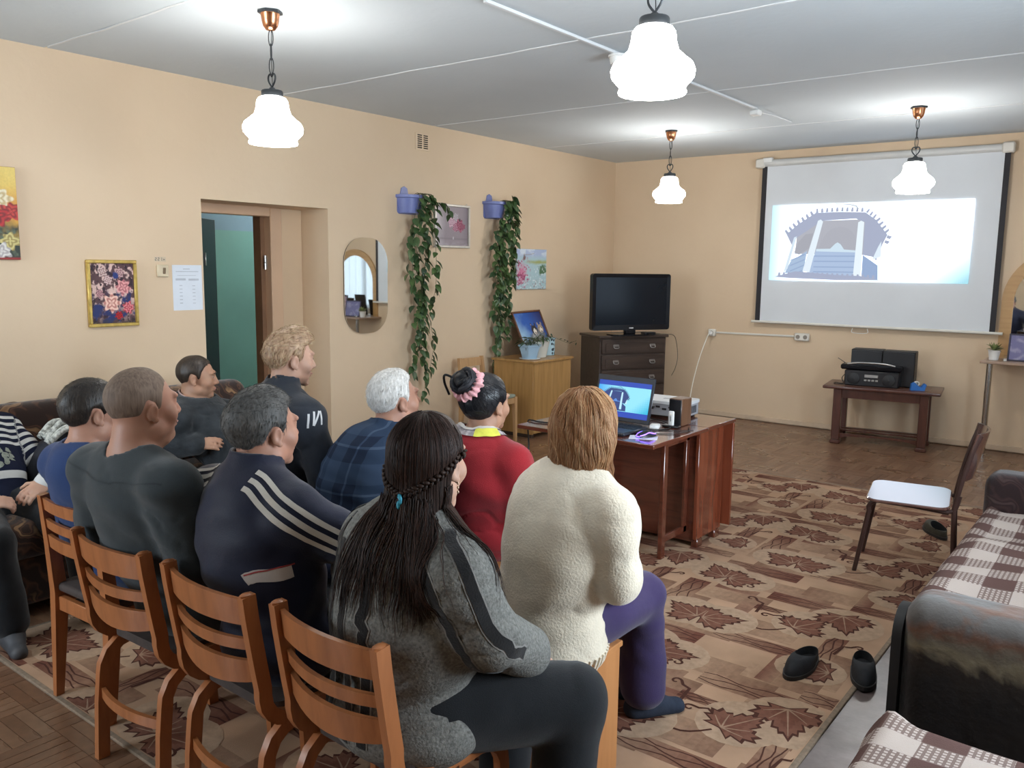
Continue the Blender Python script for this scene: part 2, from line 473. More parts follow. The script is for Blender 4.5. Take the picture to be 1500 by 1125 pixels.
# thin pale skirting at the foot of the front wall, coarse brown one on the left
m_skirt = plain('skirting_paint', (0.62, 0.47, 0.33), 0.5, 0.1, 6)
struct(MB().box(((LX+RX)/2, FY-0.012, 0.032), (RX-LX, 0.022, 0.05), 0.004).obj('baseboard_front', m_skirt, smooth=None))
sk = MB(); sk.box((LX+0.012, (BY+DY0)/2, 0.032), (0.022, DY0-BY, 0.05), 0.004); sk.box((LX+0.012, (DY1+FY)/2, 0.032), (0.022, FY-DY1, 0.05), 0.004)
struct(sk.obj('baseboard_left', m_skirt, smooth=None))

# doorway: frame set deep in the reveal, dark door leaf ajar behind it, corridor beyond
DX = LX-0.33
m_frame = plain('door_frame_paint', (0.60, 0.40, 0.26), 0.4, 0.06, 3)
m_brown_edge = plain('door_frame_rebate', (0.20, 0.10, 0.05), 0.5, 0.1)
D = bpy.data.objects.new('door_1', None); COL.objects.link(D); struct(D)
for nm, lo, hi, mt in (('reveal_panel', DY1-0.22, DY1, m_reveal), ('door_jamb', DY1-0.33, DY1-0.22, m_frame), ('door_jamb', DY0, DY0+0.10, m_frame)):
    MB().box((DX-0.035 if nm == 'reveal_panel' else DX-0.02, (lo+hi)/2, DZ/2), (0.07 if nm == 'reveal_panel' else 0.10, hi-lo, DZ), 0.006).obj(nm, mt, D)
MB().box((DX-0.02, (DY0+DY1-0.33+0.1)/2, DZ-0.035), (0.10, DY1-DY0-0.43, 0.075), 0.006).obj('door_header', m_frame, D)
MB().box((DX-0.10, DY1-0.345, DZ/2-0.03), (0.10, 0.045, DZ-0.06), 0.004).obj('rebate', m_brown_edge, D)
for z in (1.66, 0.35):
    h = MB().tube([(DX-0.03, DY1-0.345, z-0.055), (DX-0.03, DY1-0.345, z-0.004)], 0.009, 8).tube([(DX-0.03, DY1-0.345, z+0.004), (DX-0.03, DY1-0.345, z+0.055)], 0.009, 8)
    h.box((DX-0.028, DY1-0.338, z), (0.004, 0.02, 0.10)); h.obj('hinge', m_steel, D)
m_leaf = plain('door_black_green_paint', (0.010, 0.013, 0.016), 0.35, 0.2, 4)
p0, p1 = Vector((DX-0.07, DY0+0.09, 0)), Vector((DX-0.40, DY0+0.555, 0))
dv = (p1-p0); rz = math.atan2(dv.y, dv.x); dl = dv.length
lf = thing('door_leaf', 'dark painted door leaf standing ajar in the deep doorway', 'door', p0, rz)
MB().box((dl/2, 0, 1.0), (dl, 0.04, 1.99), 0.004).obj('leaf_board', m_leaf, lf)
MB().box((dl/2, 0.024, 1.5), (dl-0.22, 0.012, 0.75), 0.01).box((dl/2, 0.024, 0.5), (dl-0.22, 0.012, 0.75), 0.01).obj('raised_panel', m_leaf, lf)
MB().box((dl-0.22, 0.024, 1.68), (0.016, 0.012, 0.10), 0.003).box((dl-0.22, -0.024, 1.68), (0.016, 0.012, 0.10), 0.003).obj('bolt_plate', m_steel, lf)
# corridor walls: teal dado under pale blue
m_teal = plain('corridor_teal', (0.14, 0.36, 0.36), 0.35, 0.12, 1.4)
m_blue = plain('corridor_blue', (0.16, 0.30, 0.42), 0.5, 0.06, 2)
CX = -7.35
cw = MB().box((CX-0.05, 4.8, 0.985), (0.1, 6.6, 1.97), m=0).box((CX-0.052, 4.8, 2.45), (0.1, 6.6, 0.96), m=1)
struct(cw.obj('wall_corridor', [m_teal, m_blue], smooth=None))
ce = MB()
for yy in (1.6, 8.0): ce.box(((CX+LX-TH)/2, yy, 1.45), (LX-TH-CX, 0.1, 2.9))
struct(ce.obj('wall_corridor_end', m_teal, smooth=None))
struct(MB().box(((CX+LX-TH)/2, 4.8, 2.93), (LX-TH-CX+0.3, 6.6, 0.06)).obj('ceiling_corridor', m_ceil, smooth=None))
cl = thing('corridor_fill_lamp', 'unseen round lamp added to brighten the corridor beyond the doorway', 'lamp', (-6.7, 6.1, 2.9))  # added source; stands in for the corridor's own daylight
MB().lathe([(0.02, -0.10), (0.10, -0.085), (0.13, -0.04), (0.13, 0)], 20).obj('glass_dome', glow('corridor_fill_glow', (1.0, 0.97, 0.92), 130), cl)
MB().lathe([(0.14, -0.012), (0.14, 0)], 20).obj('base_plate', m_white, cl)

# air vent: two columns of slots in the left wall
vt = thing('wall_vent', 'small slotted air vent high on the peach wall', 'vent', (LX, 5.58, 2.74))
m_ventdark = plain('vent_dark', (0.03, 0.02, 0.015), 0.9)
MB().box((0.004, 0, 0), (0.008, 0.175, 0.15), 0.002).obj('vent_plate', m_wall, vt)
sl = MB()
for c_ in (-0.038, 0.038):
    for k in range(7): sl.box((0.0085, c_, -0.054+k*0.018), (0.003, 0.055, 0.009))
sl.obj('slots', m_ventdark, vt)
# ceiling cable trunking and junction boxes
tr = thing('cable_trunking', 'narrow white cable trunking running along the ceiling', 'trunking', (-2.67, 0, CZ))
MB().box((0, 4.85, -0.007), (0.022, 3.3, 0.016), 0.002).obj('trunking_channel', m_seam, tr)
for k, yy in enumerate((4.42, 6.49)):
    jb = thing('junction_box', ['round white smoke detector on the ceiling behind the nearest lamp', 'small white junction box at the far end of the trunking'][k], ['detector', 'junction box'][k], (-2.67, yy, CZ-(0.015 if k == 0 else 0.015)))
    jb.name = ['smoke_detector', 'junction_box'][k]
    if k == 0:
        MB().lathe([(0.03, -0.055), (0.045, -0.05), (0.05, -0.03), (0.05, -0.012), (0.06, -0.01), (0.06, 0)], 20).obj('detector_body', m_white, jb)
    else:
        MB().box((0, 0, -0.022), (0.075, 0.075, 0.042), 0.008).obj('box_body', m_white, jb)
        MB().tube([(0, 0.03, -0.012), (0.004, 0.3, 0.006), (0.01, 0.75, 0.012)], 0.004, 6).obj('wire', m_seam, jb)

# sheer curtain drawn across the far window of the right wall
def sheer():
    m, nt, b = _nt('sheer_white_net')
    out = nt.nodes['Material Output']; tr = N(nt, 'ShaderNodeBsdfTransparent'); tl_ = N(nt, 'ShaderNodeBsdfTranslucent'); tl_.inputs[0].default_value = (0.75, 0.78, 0.82, 1)
    mx = N(nt, 'ShaderNodeMixShader'); mx.inputs[0].default_value = 0.55
    L(nt, tr.outputs[0], mx.inputs[1]); L(nt, tl_.outputs[0], mx.inputs[2]); L(nt, mx.outputs[0], out.inputs['Surface']); return m
cu = thing('net_curtain', 'sheer white net curtain over the far window, seen only in the mirrors', 'curtain', (RX-0.10, 6.9, 0))
vs = []; nq = 90
for i in range(nq+1):
    y = -0.95+1.9*i/nq
    for j in range(7): vs.append((0.03*math.sin(i*0.9)+0.006*math.sin(i*2.3), y, 2.60-2.45*j/6))
MB().add(vs, [(i*7+j, i*7+j+1, i*7+8+j, i*7+7+j) for i in range(nq) for j in range(6)]).obj('net', sheer(), cu, 180)
MB().tube([(0, -1.05, 2.63), (0, 1.05, 2.63)], 0.012, 10).obj('curtain_rail', m_white, cu)
# ------------------------------------------------------------------ pendant lamps
m_shade = glow('opal_glass_lit', (1.0, 0.97, 0.925), LAMP_EMIT)
SHADE = [(0.050, 0.000), (0.066, -0.006), (0.077, -0.022), (0.081, -0.055), (0.090, -0.085), (0.115, -0.108), (0.140, -0.128), (0.150, -0.152),
         (0.146, -0.176), (0.130, -0.194), (0.120, -0.204), (0.117, -0.214), (0.122, -0.226), (0.119, -0.232), (0.111, -0.228), (0.0, -0.222)]
def pendant(x, y, label, top=2.485, swing=0.0):
    t = thing('pendant_lamp', label, 'lamp', (x, y, CZ), 0, 'pendant lamps with bell shaped glass shades')
    z0 = top-CZ
    MB().lathe([(0.008, -0.092), (0.022, -0.088), (0.036, -0.07), (0.043, -0.045), (0.047, -0.012), (0.050, -0.008)], 18).obj('canopy', m_copper, t)
    MB().lathe([(0.060, -0.012), (0.062, -0.006), (0.060, 0.0)], 6).obj('ceiling_plate', m_darkmetal, t)
    zt, zb = -0.092, z0+0.115
    ln = MB(); nl = max(3, int(round((zt-zb)/0.062)))
    for i in range(nl):
        zc = zt-(i+.5)*(zt-zb)/nl; hh = (zt-zb)/nl*0.60
        w = 0.012 if i % 2 == 0 else 0.006
        a = 0.5 if i % 2 == 0 else 0.5+PI/2
        ring = [(math.cos(a)*w*math.sin(q), math.sin(a)*w*math.sin(q), zc+hh*math.cos(q)) for q in np.linspace(0, 2*PI, 15)[:-1]]
        ln.tube(ring, 0.0028, 6, closed=True)
    ln.tube([(0.006, 0, zt), (-0.008, 0.006, (zt+zb)/2), (0.004, 0, zb-0.06)], 0.0018, 5)
    ln.obj('chain', m_darkmetal, t)
    hk = MB()
    for s in (-1, 1):
        hk.tube(smooth_path([(0, 0, z0+0.045), (s*0.024, 0, z0+0.075), (s*0.028, 0, z0+0.098), (s*0.014, 0, z0+0.112), (0, 0, z0+0.098)], 4), 0.0045, 6)
    hk.obj('hook', m_darkmetal, t)
    MB().lathe([(0.012, 0.045), (0.020, 0.034), (0.050, 0.030), (0.054, 0.024), (0.054, 0.0), (0.05, -0.004)], 24, (0, 0, z0)).obj('cap', m_darkmetal, t)
    MB().lathe(SHADE, 36, (0, 0, z0), cap=False).obj('glass_shade', m_shade, t, 60)
    return t
pendant(-3.67, 2.73, 'pendant lamp hanging near the peach wall left of the doorway')
pendant(-1.53, 2.77, 'largest pendant lamp, cut off at the top of the picture', top=2.50)
pendant(-3.72, 7.12, 'smallest pendant lamp, hanging in front of the far corner')
pendant(-1.64, 7.13, 'pendant lamp hanging in front of the white projection screen')

# ------------------------------------------------------------------ pictures on the left wall
m_paint = vcol('picture_paint', 0.5, 0.12, 90)
m_gloss_paint = vcol('picture_print', 0.3, 0.05, 90)
def blend(c, col, a): return c*(1-a[:, None])+np.array(col)*a[:, None]
def disc(u, v, cu, cv, r, asp=1.0, soft=0.3, wob=0.0, seed=0):
    d = np.hypot((u-cu)*asp, v-cv)/r
    if wob: d = d*(1+wob*(fnoise(u*14+seed, v*14+seed)-0.5)*2)
    return np.clip((1-d)/soft, 0, 1)
def flower(c, u, v, cu, cv, r, asp, col, dark, pet=7, seed=0):
    a = np.arctan2(v-cv, (u-cu)*asp); d = np.hypot((u-cu)*asp, v-cv)/r
    e = 1+0.16*np.cos(a*pet+seed)+0.1*np.cos(a*(pet-3)+seed*2)
    m = np.clip((e-d)/0.12, 0, 1)
    sh = 0.5+0.5*np.sin(d*11+2.2*np.cos(a*4+seed))
    cc = np.array(dark)[None]*(1-sh[:, None])+np.array(col)[None]*sh[:, None]
    return c*(1-m[:, None])+cc*m[:, None]
def p_canvas_left(u, v):
    c = np.array(srgb(222, 176, 66))[None]*np.ones((len(u), 1))
    c = blend(c, srgb(232, 210, 120), np.clip((v-0.55)*2+fnoise(u*4, v*4)-0.5, 0, 1)*0.7)
    c = blend(c, srgb(196, 96, 40), np.clip(1-abs(v-0.55)*4, 0, 1)*0.6)
    c = blend(c, srgb(38, 48, 36), np.clip((0.45-v)*5+(fnoise(u*9, v*9)-0.5)*2, 0, 1))
    c = blend(c, srgb(90, 102, 80), np.clip((fnoise(u*16+4, v*16)-0.6)*6, 0, 1)*np.clip((0.42-v)*8, 0, 1))
    for i, (cu, cv, r, col, dk) in enumerate([(.80, .66, .12, (236, 226, 196), (196, 170, 120)), (.93, .52, .10, (206, 60, 50), (130, 20, 20)), (.78, .47, .11, (190, 30, 34), (120, 12, 18)), (.9, .20, .09, (214, 200, 130), (150, 130, 70)),
                                              (.80, .09, .09, (226, 222, 216), (170, 160, 160)), (.45, .6, .13, (230, 215, 180), (190, 150, 100)), (.3, .35, .12, (200, 50, 46), (120, 20, 20)), (.15, .55, .1, (232, 220, 190), (190, 160, 120))]):
        c = flower(c, u, v, cu, cv, r, 0.85, srgb(*col), srgb(*dk), 7, i)
    return blend(c, srgb(150, 28, 26), np.clip((0.03-v)*60, 0, 1))
def p_roses(u, v):
    n = fnoise(u*13, v*13)
    c = np.array(srgb(90, 62, 66))[None]*np.ones((len(u), 1))
    c = blend(c, srgb(222, 188, 178), np.clip((n-0.46)*9, 0, 1)*np.clip(v*2.0, 0.3, 1))
    c = blend(c, srgb(52, 34, 44), np.clip((fnoise(u*17+9, v*17)-0.55)*8, 0, 1))
    c = blend(c, srgb(40, 52, 104), np.clip((fnoise(u*8+3, v*8+2)-0.5)*7, 0, 1)*np.clip((0.58-v)*6, 0, 1))
    for i, (cu, cv, r, col, dk) in enumerate([(.46, .34, .15, (246, 206, 188), (190, 120, 110)), (.74, .60, .13, (236, 170, 166), (170, 96, 104)), (.40, .72, .08, (226, 200, 196), (150, 110, 110)), (.84, .26, .10, (232, 140, 146), (170, 50, 60)),
                                              (.62, .13, .07, (196, 40, 44), (120, 16, 20)), (.28, .86, .09, (220, 196, 188), (140, 100, 100)), (.66, .84, .09, (206, 170, 168), (130, 90, 96)), (.2, .5, .07, (214, 160, 160), (120, 80, 90))]):
        c = flower(c, u, v, cu, cv, r, 0.78, srgb(*col), srgb(*dk), 8, i)
    c = blend(c, srgb(42, 58, 120), disc(u, v, .58, .79, .055, .8, .3, .5, 2))
    return blend(c, srgb(60, 54, 44), np.clip((0.12-v)*9+fnoise(u*10, v*10)-0.6, 0, 1)*0.7)
def p_still(u, v):
    c = np.array(srgb(150, 136, 140))[None]*np.ones((len(u), 1))
    c = blend(c, srgb(196, 184, 188), np.clip((0.28-u)*4+fnoise(u*5, v*3)-0.4, 0, 1)*0.8)
    c = blend(c, srgb(120, 108, 116), np.clip((u-0.8)*5, 0, 1)*0.7)
    c = blend(c, srgb(112, 102, 108), np.clip((0.22-v)*12, 0, 1)*np.clip((v-0.15)*40, 0, 1)*0.8)
    c = blend(c, srgb(176, 164, 170), np.clip((0.14-v)*9, 0, 1)*np.clip(fnoise(u*9, v*20)*1.5-0.3, 0, 1))
    for i, (cu, cv, r, col, dk) in enumerate([(.50, .60, .14, (214, 180, 190), (170, 120, 140)), (.72, .52, .17, (176, 96, 116), (130, 48, 76)), (.62, .74, .10, (192, 180, 186), (150, 136, 144)), (.84, .50, .09, (166, 90, 110), (120, 50, 76)), (.60, .46, .10, (196, 140, 156), (140, 70, 96))]):
        c = flower(c, u, v, cu, cv, r, 1.2, srgb(*col), srgb(*dk), 6, i)
    c = blend(c, srgb(50, 40, 46), disc(u, v, .74, .67, .05, 2.0, .3))
    return blend(c, srgb(210, 200, 204), disc(u, v, .54, .20, .05, 2.2, .4, .5)*0.8)
def p_landscape(u, v):
    c = np.array(srgb(178, 206, 212))[None]*np.ones((len(u), 1))
    c = blend(c, srgb(176, 190, 220), np.clip((v-0.75)*8, 0, 1))
    c = blend(c, srgb(214, 224, 236), np.clip((fnoise(u*6, v*8)-0.5)*6, 0, 1)*np.clip((v-0.78)*9, 0, 1))
    c = blend(c, srgb(168, 176, 110), np.clip(1-abs(v-0.68)*16+(fnoise(u*9, v*4)-.5), 0, 1)*np.clip((u-0.2)*3, 0, 1))
    c = blend(c, srgb(84, 118, 84), disc(u, v, .88, .48, .12, .7, .4, .6))
    c = blend(c, srgb(228, 236, 238), np.clip((fnoise(u*22, v*22)-0.6)*7, 0, 1)*np.clip((0.62-v)*6, 0, 1))
    n = fnoise(u*20+5, v*20)
    tr_ = np.clip(1.6-np.hypot((u-.16)*2.0, (v-.42)*1.3)*3.2+(n-.5)*2.2, 0, 1)
    c = blend(c, srgb(214, 130, 160), tr_)
    c = blend(c, srgb(160, 70, 108), tr_*np.clip((n-.5)*7, 0, 1))
    c = blend(c, srgb(112, 84, 74), disc(u, v, .24, .80, .10, 2.0, .5, .6)*0.8)
    return blend(c, srgb(160, 120, 120), np.clip((fnoise(u*24, v*24+8)-0.62)*8, 0, 1)*np.clip((0.25-v)*6, 0, 1))
def p_husky(u, v):
    c = np.array(srgb(34, 90, 176))[None]*np.ones((len(u), 1))
    c = blend(c, srgb(22, 46, 110), np.clip((u-0.55)*2+(v-0.7)*1.5, 0, 1))
    c = blend(c, srgb(158, 196, 220), np.clip(1.25-u*1.5-v*0.9+(fnoise(u*4, v*4)-.5)*.8, 0, 1))
    c = blend(c, srgb(206, 222, 226), np.clip(0.8-u*2-v*1.3+(fnoise(u*6, v*6)-.5)*.6, 0, 1))
    c = blend(c, srgb(96, 104, 112), disc(u, v, .64, .26, .32, 1.0, .2, .3))
    c = blend(c, srgb(196, 192, 188), np.clip((fnoise(u*12, v*9)-.5)*6, 0, 1)*disc(u, v, .64, .24, .30, 1, .3))
    for cu, cv, s, dk in ((.58, .54, 1.0, (44, 40, 44)), (.82, .56, .9, (176, 156, 132))):
        c = blend(c, srgb(*dk), disc(u, v, cu, cv, .125*s, 1.1, .1))
        for e in (-1, 1): c = blend(c, srgb(*dk), disc(u, v, cu+e*.07*s, cv+.14*s, .05*s, 1.9, .2))
        c = blend(c, srgb(232, 222, 208), disc(u, v, cu+.01, cv-.035, .085*s, 1.3, .15))
        c = blend(c, srgb(206, 180, 170), disc(u, v, cu-.07*s, cv+.14*s, .022*s, 1.9, .3))
        for e in (-1, 1): c = blend(c, srgb(30, 34, 46), disc(u, v, cu+e*.042, cv+.02, .016, 1, .2))
        c = blend(c, srgb(24, 20, 22), disc(u, v, cu+.012, cv-.075, .024, 1, .2))
    return c
def on_left(y, z, off): return (LX+off, y, z)
t = thing('flower_canvas', 'unframed canvas of white and red flowers on yellow, cut by the picture edge', 'painting', (LX, 1.92, 1.92))
MB().box((0.012, 0, 0), (0.022, 0.51, 0.53), 0.002).obj('stretcher', plain('canvas_edge', srgb(150, 90, 60), 0.7), t)
canvas('painted_face', 0.506, 0.526, 120, 124, p_canvas_left, m_paint, t, (0.0245, -0.253, -0.263), (0, 1, 0), (0, 0, 1))
m_gold = plain('gold_frame', (0.55, 0.38, 0.10), 0.35, 0.2, 30, metal=0.5)
m_silver = plain('pale_silver_frame', (0.62, 0.57, 0.50), 0.35, 0.08, 30, metal=0.3)
def frame_mb(w, h, t, d, slope=0.004):
    mb = MB()
    for (cy, cz, sy, sz) in ((0, h/2-t/2, w, t), (0, -h/2+t/2, w, t), (-w/2+t/2, 0, t, h-2*t), (w/2-t/2, 0, t, h-2*t)):
        mb.box((d/2, cy, cz), (d, sy, sz), slope)
    return mb
t = thing('framed_picture', 'gold framed picture of pink and blue roses beside the light switch', 'picture', (LX, 2.717, 1.45))
frame_mb(0.325, 0.425, 0.022, 0.026).obj('frame', m_gold, t)
MB().box((0.006, 0, 0), (0.012, 0.30, 0.40)).obj('backing', m_darkwood, t)
canvas('picture_print', 0.285, 0.385, 105, 140, p_roses, m_gloss_paint, t, (0.0135, -0.1425, -0.1925), (0, 1, 0), (0, 0, 1))
t = thing('framed_picture', 'white framed still life of pink flowers between the two hanging plants', 'picture', (LX, 5.965, 2.02))
frame_mb(0.49, 0.40, 0.022, 0.03).obj('frame', m_silver, t)
MB().box((0.006, 0, 0), (0.012, 0.46, 0.37)).obj('backing', m_darkwood, t)
canvas('picture_print', 0.45, 0.36, 100, 80, p_still, m_gloss_paint, t, (0.014, -0.225, -0.18), (0, 1, 0), (0, 0, 1))
MB().tube([(0.004, -0.2, 0.2), (0.004, -0.235, 0.222)], 0.003, 6).tube([(0.004, 0.2, 0.2), (0.004, 0.225, 0.215)], 0.003, 6).obj('hanging_nail', m_steel, t)
t = thing('landscape_painting', 'unframed painting of a pink tree by pale blue water', 'painting', (LX, 7.217, 1.628))
MB().box((0.010, 0, 0), (0.02, 0.525, 0.42), 0.002).obj('stretcher', plain('canvas_edge_pale', srgb(170, 180, 186), 0.7), t)
canvas('painted_face', 0.52, 0.416, 100, 80, p_landscape, m_paint, t, (0.0225, -0.26, -0.208), (0, 1, 0), (0, 0, 1))
MB().tube(smooth_path([(0.006, -0.58, 0.62), (0.010, -0.44, 0.44), (0.008, -0.20, 0.20), (0.03, -0.12, 0.15), (0.026, 0.03, 0.165)], 5), 0.0022, 5).obj('hanging_string', plain('pale_string', (0.5, 0.42, 0.34), 0.8), t)
# light switch, number label, notice
t = thing('light_switch', 'cream square light switch under the small number label', 'switch', (LX, 3.065, 1.595))
MB().box((0.010, 0, 0), (0.02, 0.082, 0.082), 0.006).obj('switch_plate', plain('cream_plastic', (0.66, 0.55, 0.38), 0.4), t)
MB().box((0.022, 0.006, 0.0), (0.008, 0.02, 0.042), 0.003, Matrix.Rotation(R_(8), 3, 'Y')).obj('rocker', plain('brown_rocker', (0.22, 0.15, 0.09), 0.4), t)
m_ink = plain('grey_ink', (0.16, 0.14, 0.13), 0.7)
def seven(mb, o, ux, uy, s, ch):
    """tiny block digits drawn as flat bars"""
    segs = {'2': 'abged', '1': 'bc'}[ch]
    w, h, th = s*0.55, s, s*0.16
    S = {'a': (0, h-th, w, th), 'g': (0, h/2-th/2, w, th), 'd': (0, 0, w, th), 'b': (w-th, h/2, th, h/2), 'c': (w-th, 0, th, h/2), 'e': (0, 0, th, h/2), 'f': (0, h/2, th, h/2)}
    for q in segs:
        x, y, ww, hh = S[q]
        mb.prism([(x, y), (x+ww, y), (x+ww, y+hh), (x, y+hh)], o, ux, uy, 0.0006)
t = thing('number_label', 'tiny paper number label above the light switch', 'label', (LX, 3.055, 1.672))
MB().box((0.0008, 0, 0), (0.0016, 0.085, 0.032)).obj('label_paper', plain('label_paper', (0.62, 0.50, 0.36), 0.8), t)
mb = MB()
for i, ch in enumerate('221'): seven(mb, (0.0018, -0.036+i*0.019, -0.011), (0, 1, 0), (0, 0, 1), 0.022, ch)
mb.prism([(0, 0), (0.012, 0.006), (0, 0.012)], (0.0018, 0.024, -0.008), (0, 1, 0), (0, 0, 1), 0.0006)
mb.obj('printed_number', m_ink, t, smooth=None)
t = thing('paper_notice', 'white printed paper notice stuck beside the doorway', 'notice', (LX, 3.250, 1.48))
MB().box((0.001, 0, 0), (0.0012, 0.222, 0.31)).obj('paper_sheet', plain('notice_paper', (0.70, 0.74, 0.80), 0.6, 0.02), t)
mb = MB()
def ln_(y, z, w, h=0.006): mb.prism([(y, z), (y+w, z), (y+w, z+h), (y, z+h)], (0.0017, 0, 0), (0, 1, 0), (0, 0, 1), 0.0002)
ln_(-0.03, 0.125, 0.05); ln_(-0.085, 0.108, 0.17, 0.005); ln_(-0.075, 0.082, 0.14, 0.003)
ln_(-0.088, 0.050, 0.075, 0.014); ln_(0.008, 0.048, 0.078, 0.014)
for k in range(6): ln_(-0.062, 0.012-k*0.024, 0.022, 0.006); ln_(0.035, 0.010-k*0.024, 0.022, 0.005)
mb.obj('printed_lines', plain('faint_ink', (0.48, 0.51, 0.56), 0.7), t, smooth=None)

# rounded mirror
t = thing('wall_mirror', 'frameless mirror with rounded ends to the right of the doorway', 'mirror', (LX, 4.889, 1.477))
poly = rrect(0.485, 0.80, 0.20, 8)
MB().prism(poly, (0.012, 0, 0), (0, 1, 0), (0, 0, 1), 0.005).obj('mirror_glass', m_mirror, t, smooth=None)
MB().prism([(a*0.99, b*0.99) for a, b in poly], (0.0, 0, 0), (0, 1, 0), (0, 0, 1), 0.0115).obj('backing', m_darkwood, t, smooth=None)

# ------------------------------------------------------------------ hanging plants in wall pots
m_potblue = plain('periwinkle_plastic', (0.16, 0.19, 0.42), 0.35, 0.1, 6)
m_soil = plain('potting_soil', (0.03, 0.02, 0.014), 0.9, 0.3, 60)
def leaf_mat(n, c): 
    m = plain(n, c, 0.38, 0.25, 22)
    return m
m_leafs = [leaf_mat('leaf_green_dark', (0.028, 0.060, 0.024)), leaf_mat('leaf_green', (0.045, 0.090, 0.030)), leaf_mat('leaf_green_light', (0.075, 0.130, 0.042))]
m_stem = plain('vine_stem', (0.10, 0.09, 0.045), 0.6)
def leaf_mesh(ln, w, m, fold=0.25, droop=0.2):
    """pointed oval leaf along +x from its stalk, creased on the midrib, thin but solid"""
    n = 7; vs = []; 
    for s in (1, -1):
        for i in range(n+1):
            t_ = i/n; ww = w*0.5*(math.sin(PI*min(1, t_**0.75)))*(1-0.15*t_)
            x = ln*t_; z = -droop*ln*t_*t_
            for j in (-1, 0, 1): vs.append((x, j*ww, z+abs(j)*ww*fold+s*0.0009))
    fs = []; k = 3*(n+1)
    for i in range(n):
        for j in range(2):
            a = i*3+j
            fs.append((a, a+3, a+4, a+1)); fs.append((k+a, k+a+1, k+a+4, k+a+3))
    me = bpy.data.meshes.new('leaf'); me.from_pydata(vs, [], fs); me.materials.append(m)
    me.polygons.foreach_set('use_smooth', [True]*len(me.polygons)); me.update(); return me
def wall_pot_mesh(t):
    n = 12
    def ring(r, d, z): return [(d*math.sin(PI*i/n), -r*math.cos(PI*i/n), z) for i in range(n+1)]
    prof = [(0.105, 0.10, -0.10), (0.115, 0.112, -0.095), (0.128, 0.128, -0.02), (0.135, 0.137, 0.03), (0.150, 0.152, 0.035), (0.150, 0.152, 0.060), (0.142, 0.143, 0.060), (0.125, 0.128, 0.01)]
    vs = []; fs = []
    for p in prof: vs += ring(*p)
    k = n+1
    for i in range(len(prof)-1):
        for j in range(n): fs.append((i*k+j, i*k+j+1, (i+1)*k+j+1, (i+1)*k+j))
    fs.append(tuple(range(k))[::-1])
    mb = MB().add(vs, fs)
    mb.prism(rrect(0.27, 0.17, 0.03), (0.0, 0, -0.018), (0, 1, 0), (0, 0, 1), 0.006)
    # raised hanging tab
    mb.prism([(-0.05, 0.06), (0.05, 0.06), (0.035, 0.12), (0, 0.135), (-0.035, 0.12)], (0.0, -0.05, 0), (0, 1, 0), (0, 0, 1), 0.007)
    mb.obj('wall_pot', m_potblue, t, 50)
    s = MB(); s.add([(0.001, 0, 0.03)]+[(x*0.98, y*0.98, 0.03) for x, y, z in ring(0.125, 0.128, 0.03)], [(0, i+1, i+2) for i in range(n)]); s.obj('soil', m_soil, t, smooth=None)
def hanging_plant(y, z, label, strands, dy, size, seed):
    rnd = random.Random(seed)
    t = thing('hanging_plant', label, 'plant', (LX, y, z), 0, None)
    wall_pot_mesh(t)
    meshes = [leaf_mesh(size*k, size*k*w, m, f, d) for m in m_leafs for k, w, f, d in ((1.0, 0.66, 0.25, 0.25), (0.8, 0.72, 0.15, 0.4), (1.15, 0.60, 0.35, 0.15))]
    st = MB(); leaves = 0
    for (y0, pts, dens) in [(a, [(p[0], p[1]+dy, p[2]) for p in b], c) for a, b, c in strands]:
        path = smooth_path([(0.05, y0*0.3, 0.05), (0.14, y0*0.8, 0.075), (0.16, y0, 0.01)]+pts, 7)
        st.tube(path, [0.0026-0.0012*i/len(path) for i in range(len(path))], 5)
        acc = 0.0
        for i in range(8, len(path)):
            acc += (path[i]-path[i-1]).length
            zz = path[i].z
            if acc > 0.5*dens*(0.6+rnd.random()*0.8):
                acc = 0
                o = bpy.data.objects.new('leaf', rnd.choice(meshes[3:] if rnd.random() < .55 else meshes)); COL.objects.link(o); o.parent = t
                o.location = path[i]
                az = rnd.uniform(-PI, PI)
                if math.cos(az) < -0.2: az = PI-az
                o.rotation_euler = (rnd.uniform(-0.6, 0.6), rnd.uniform(0.3, 1.2), az)
                leaves += 1
    st.obj('vine_stems', m_stem, t)
    return leaves
def hang(y0, z1, wig, x=0.10, seed=0):
    r = random.Random(seed); n = max(3, int(abs(z1)/0.25)); out = []
    for i in range(1, n+1):
        f = i/n
        out.append((x*(1-0.3*f)+r.uniform(-.02, .02), y0+r.uniform(-wig, wig), z1*f))
    return out
S1 = [(-0.02, hang(-0.04, -0.62, 0.04, 0.13, 1), 0.085), (0.05, hang(0.08, -1.30, 0.05, 0.12, 2), 0.050), (0.12, hang(0.15, -1.75, 0.05, 0.11, 3), 0.055), (0.10, hang(0.05, -1.52, 0.06, 0.10, 4), 0.052),
      (0.16, hang(0.24, -1.50, 0.04, 0.12, 5), 0.065), (0.18, [(0.17, 0.34, 0.0), (0.14, 0.45, -0.10)], 0.07), (0.14, hang(0.17, -1.40, 0.05, 0.09, 8), 0.055), (0.02, hang(0.02, -1.05, 0.03, 0.14, 9), 0.07)]
hanging_plant(5.40, 2.20, 'trailing plant in the blue wall pot nearer the doorway mirror', S1, -0.04, 0.088, 11)
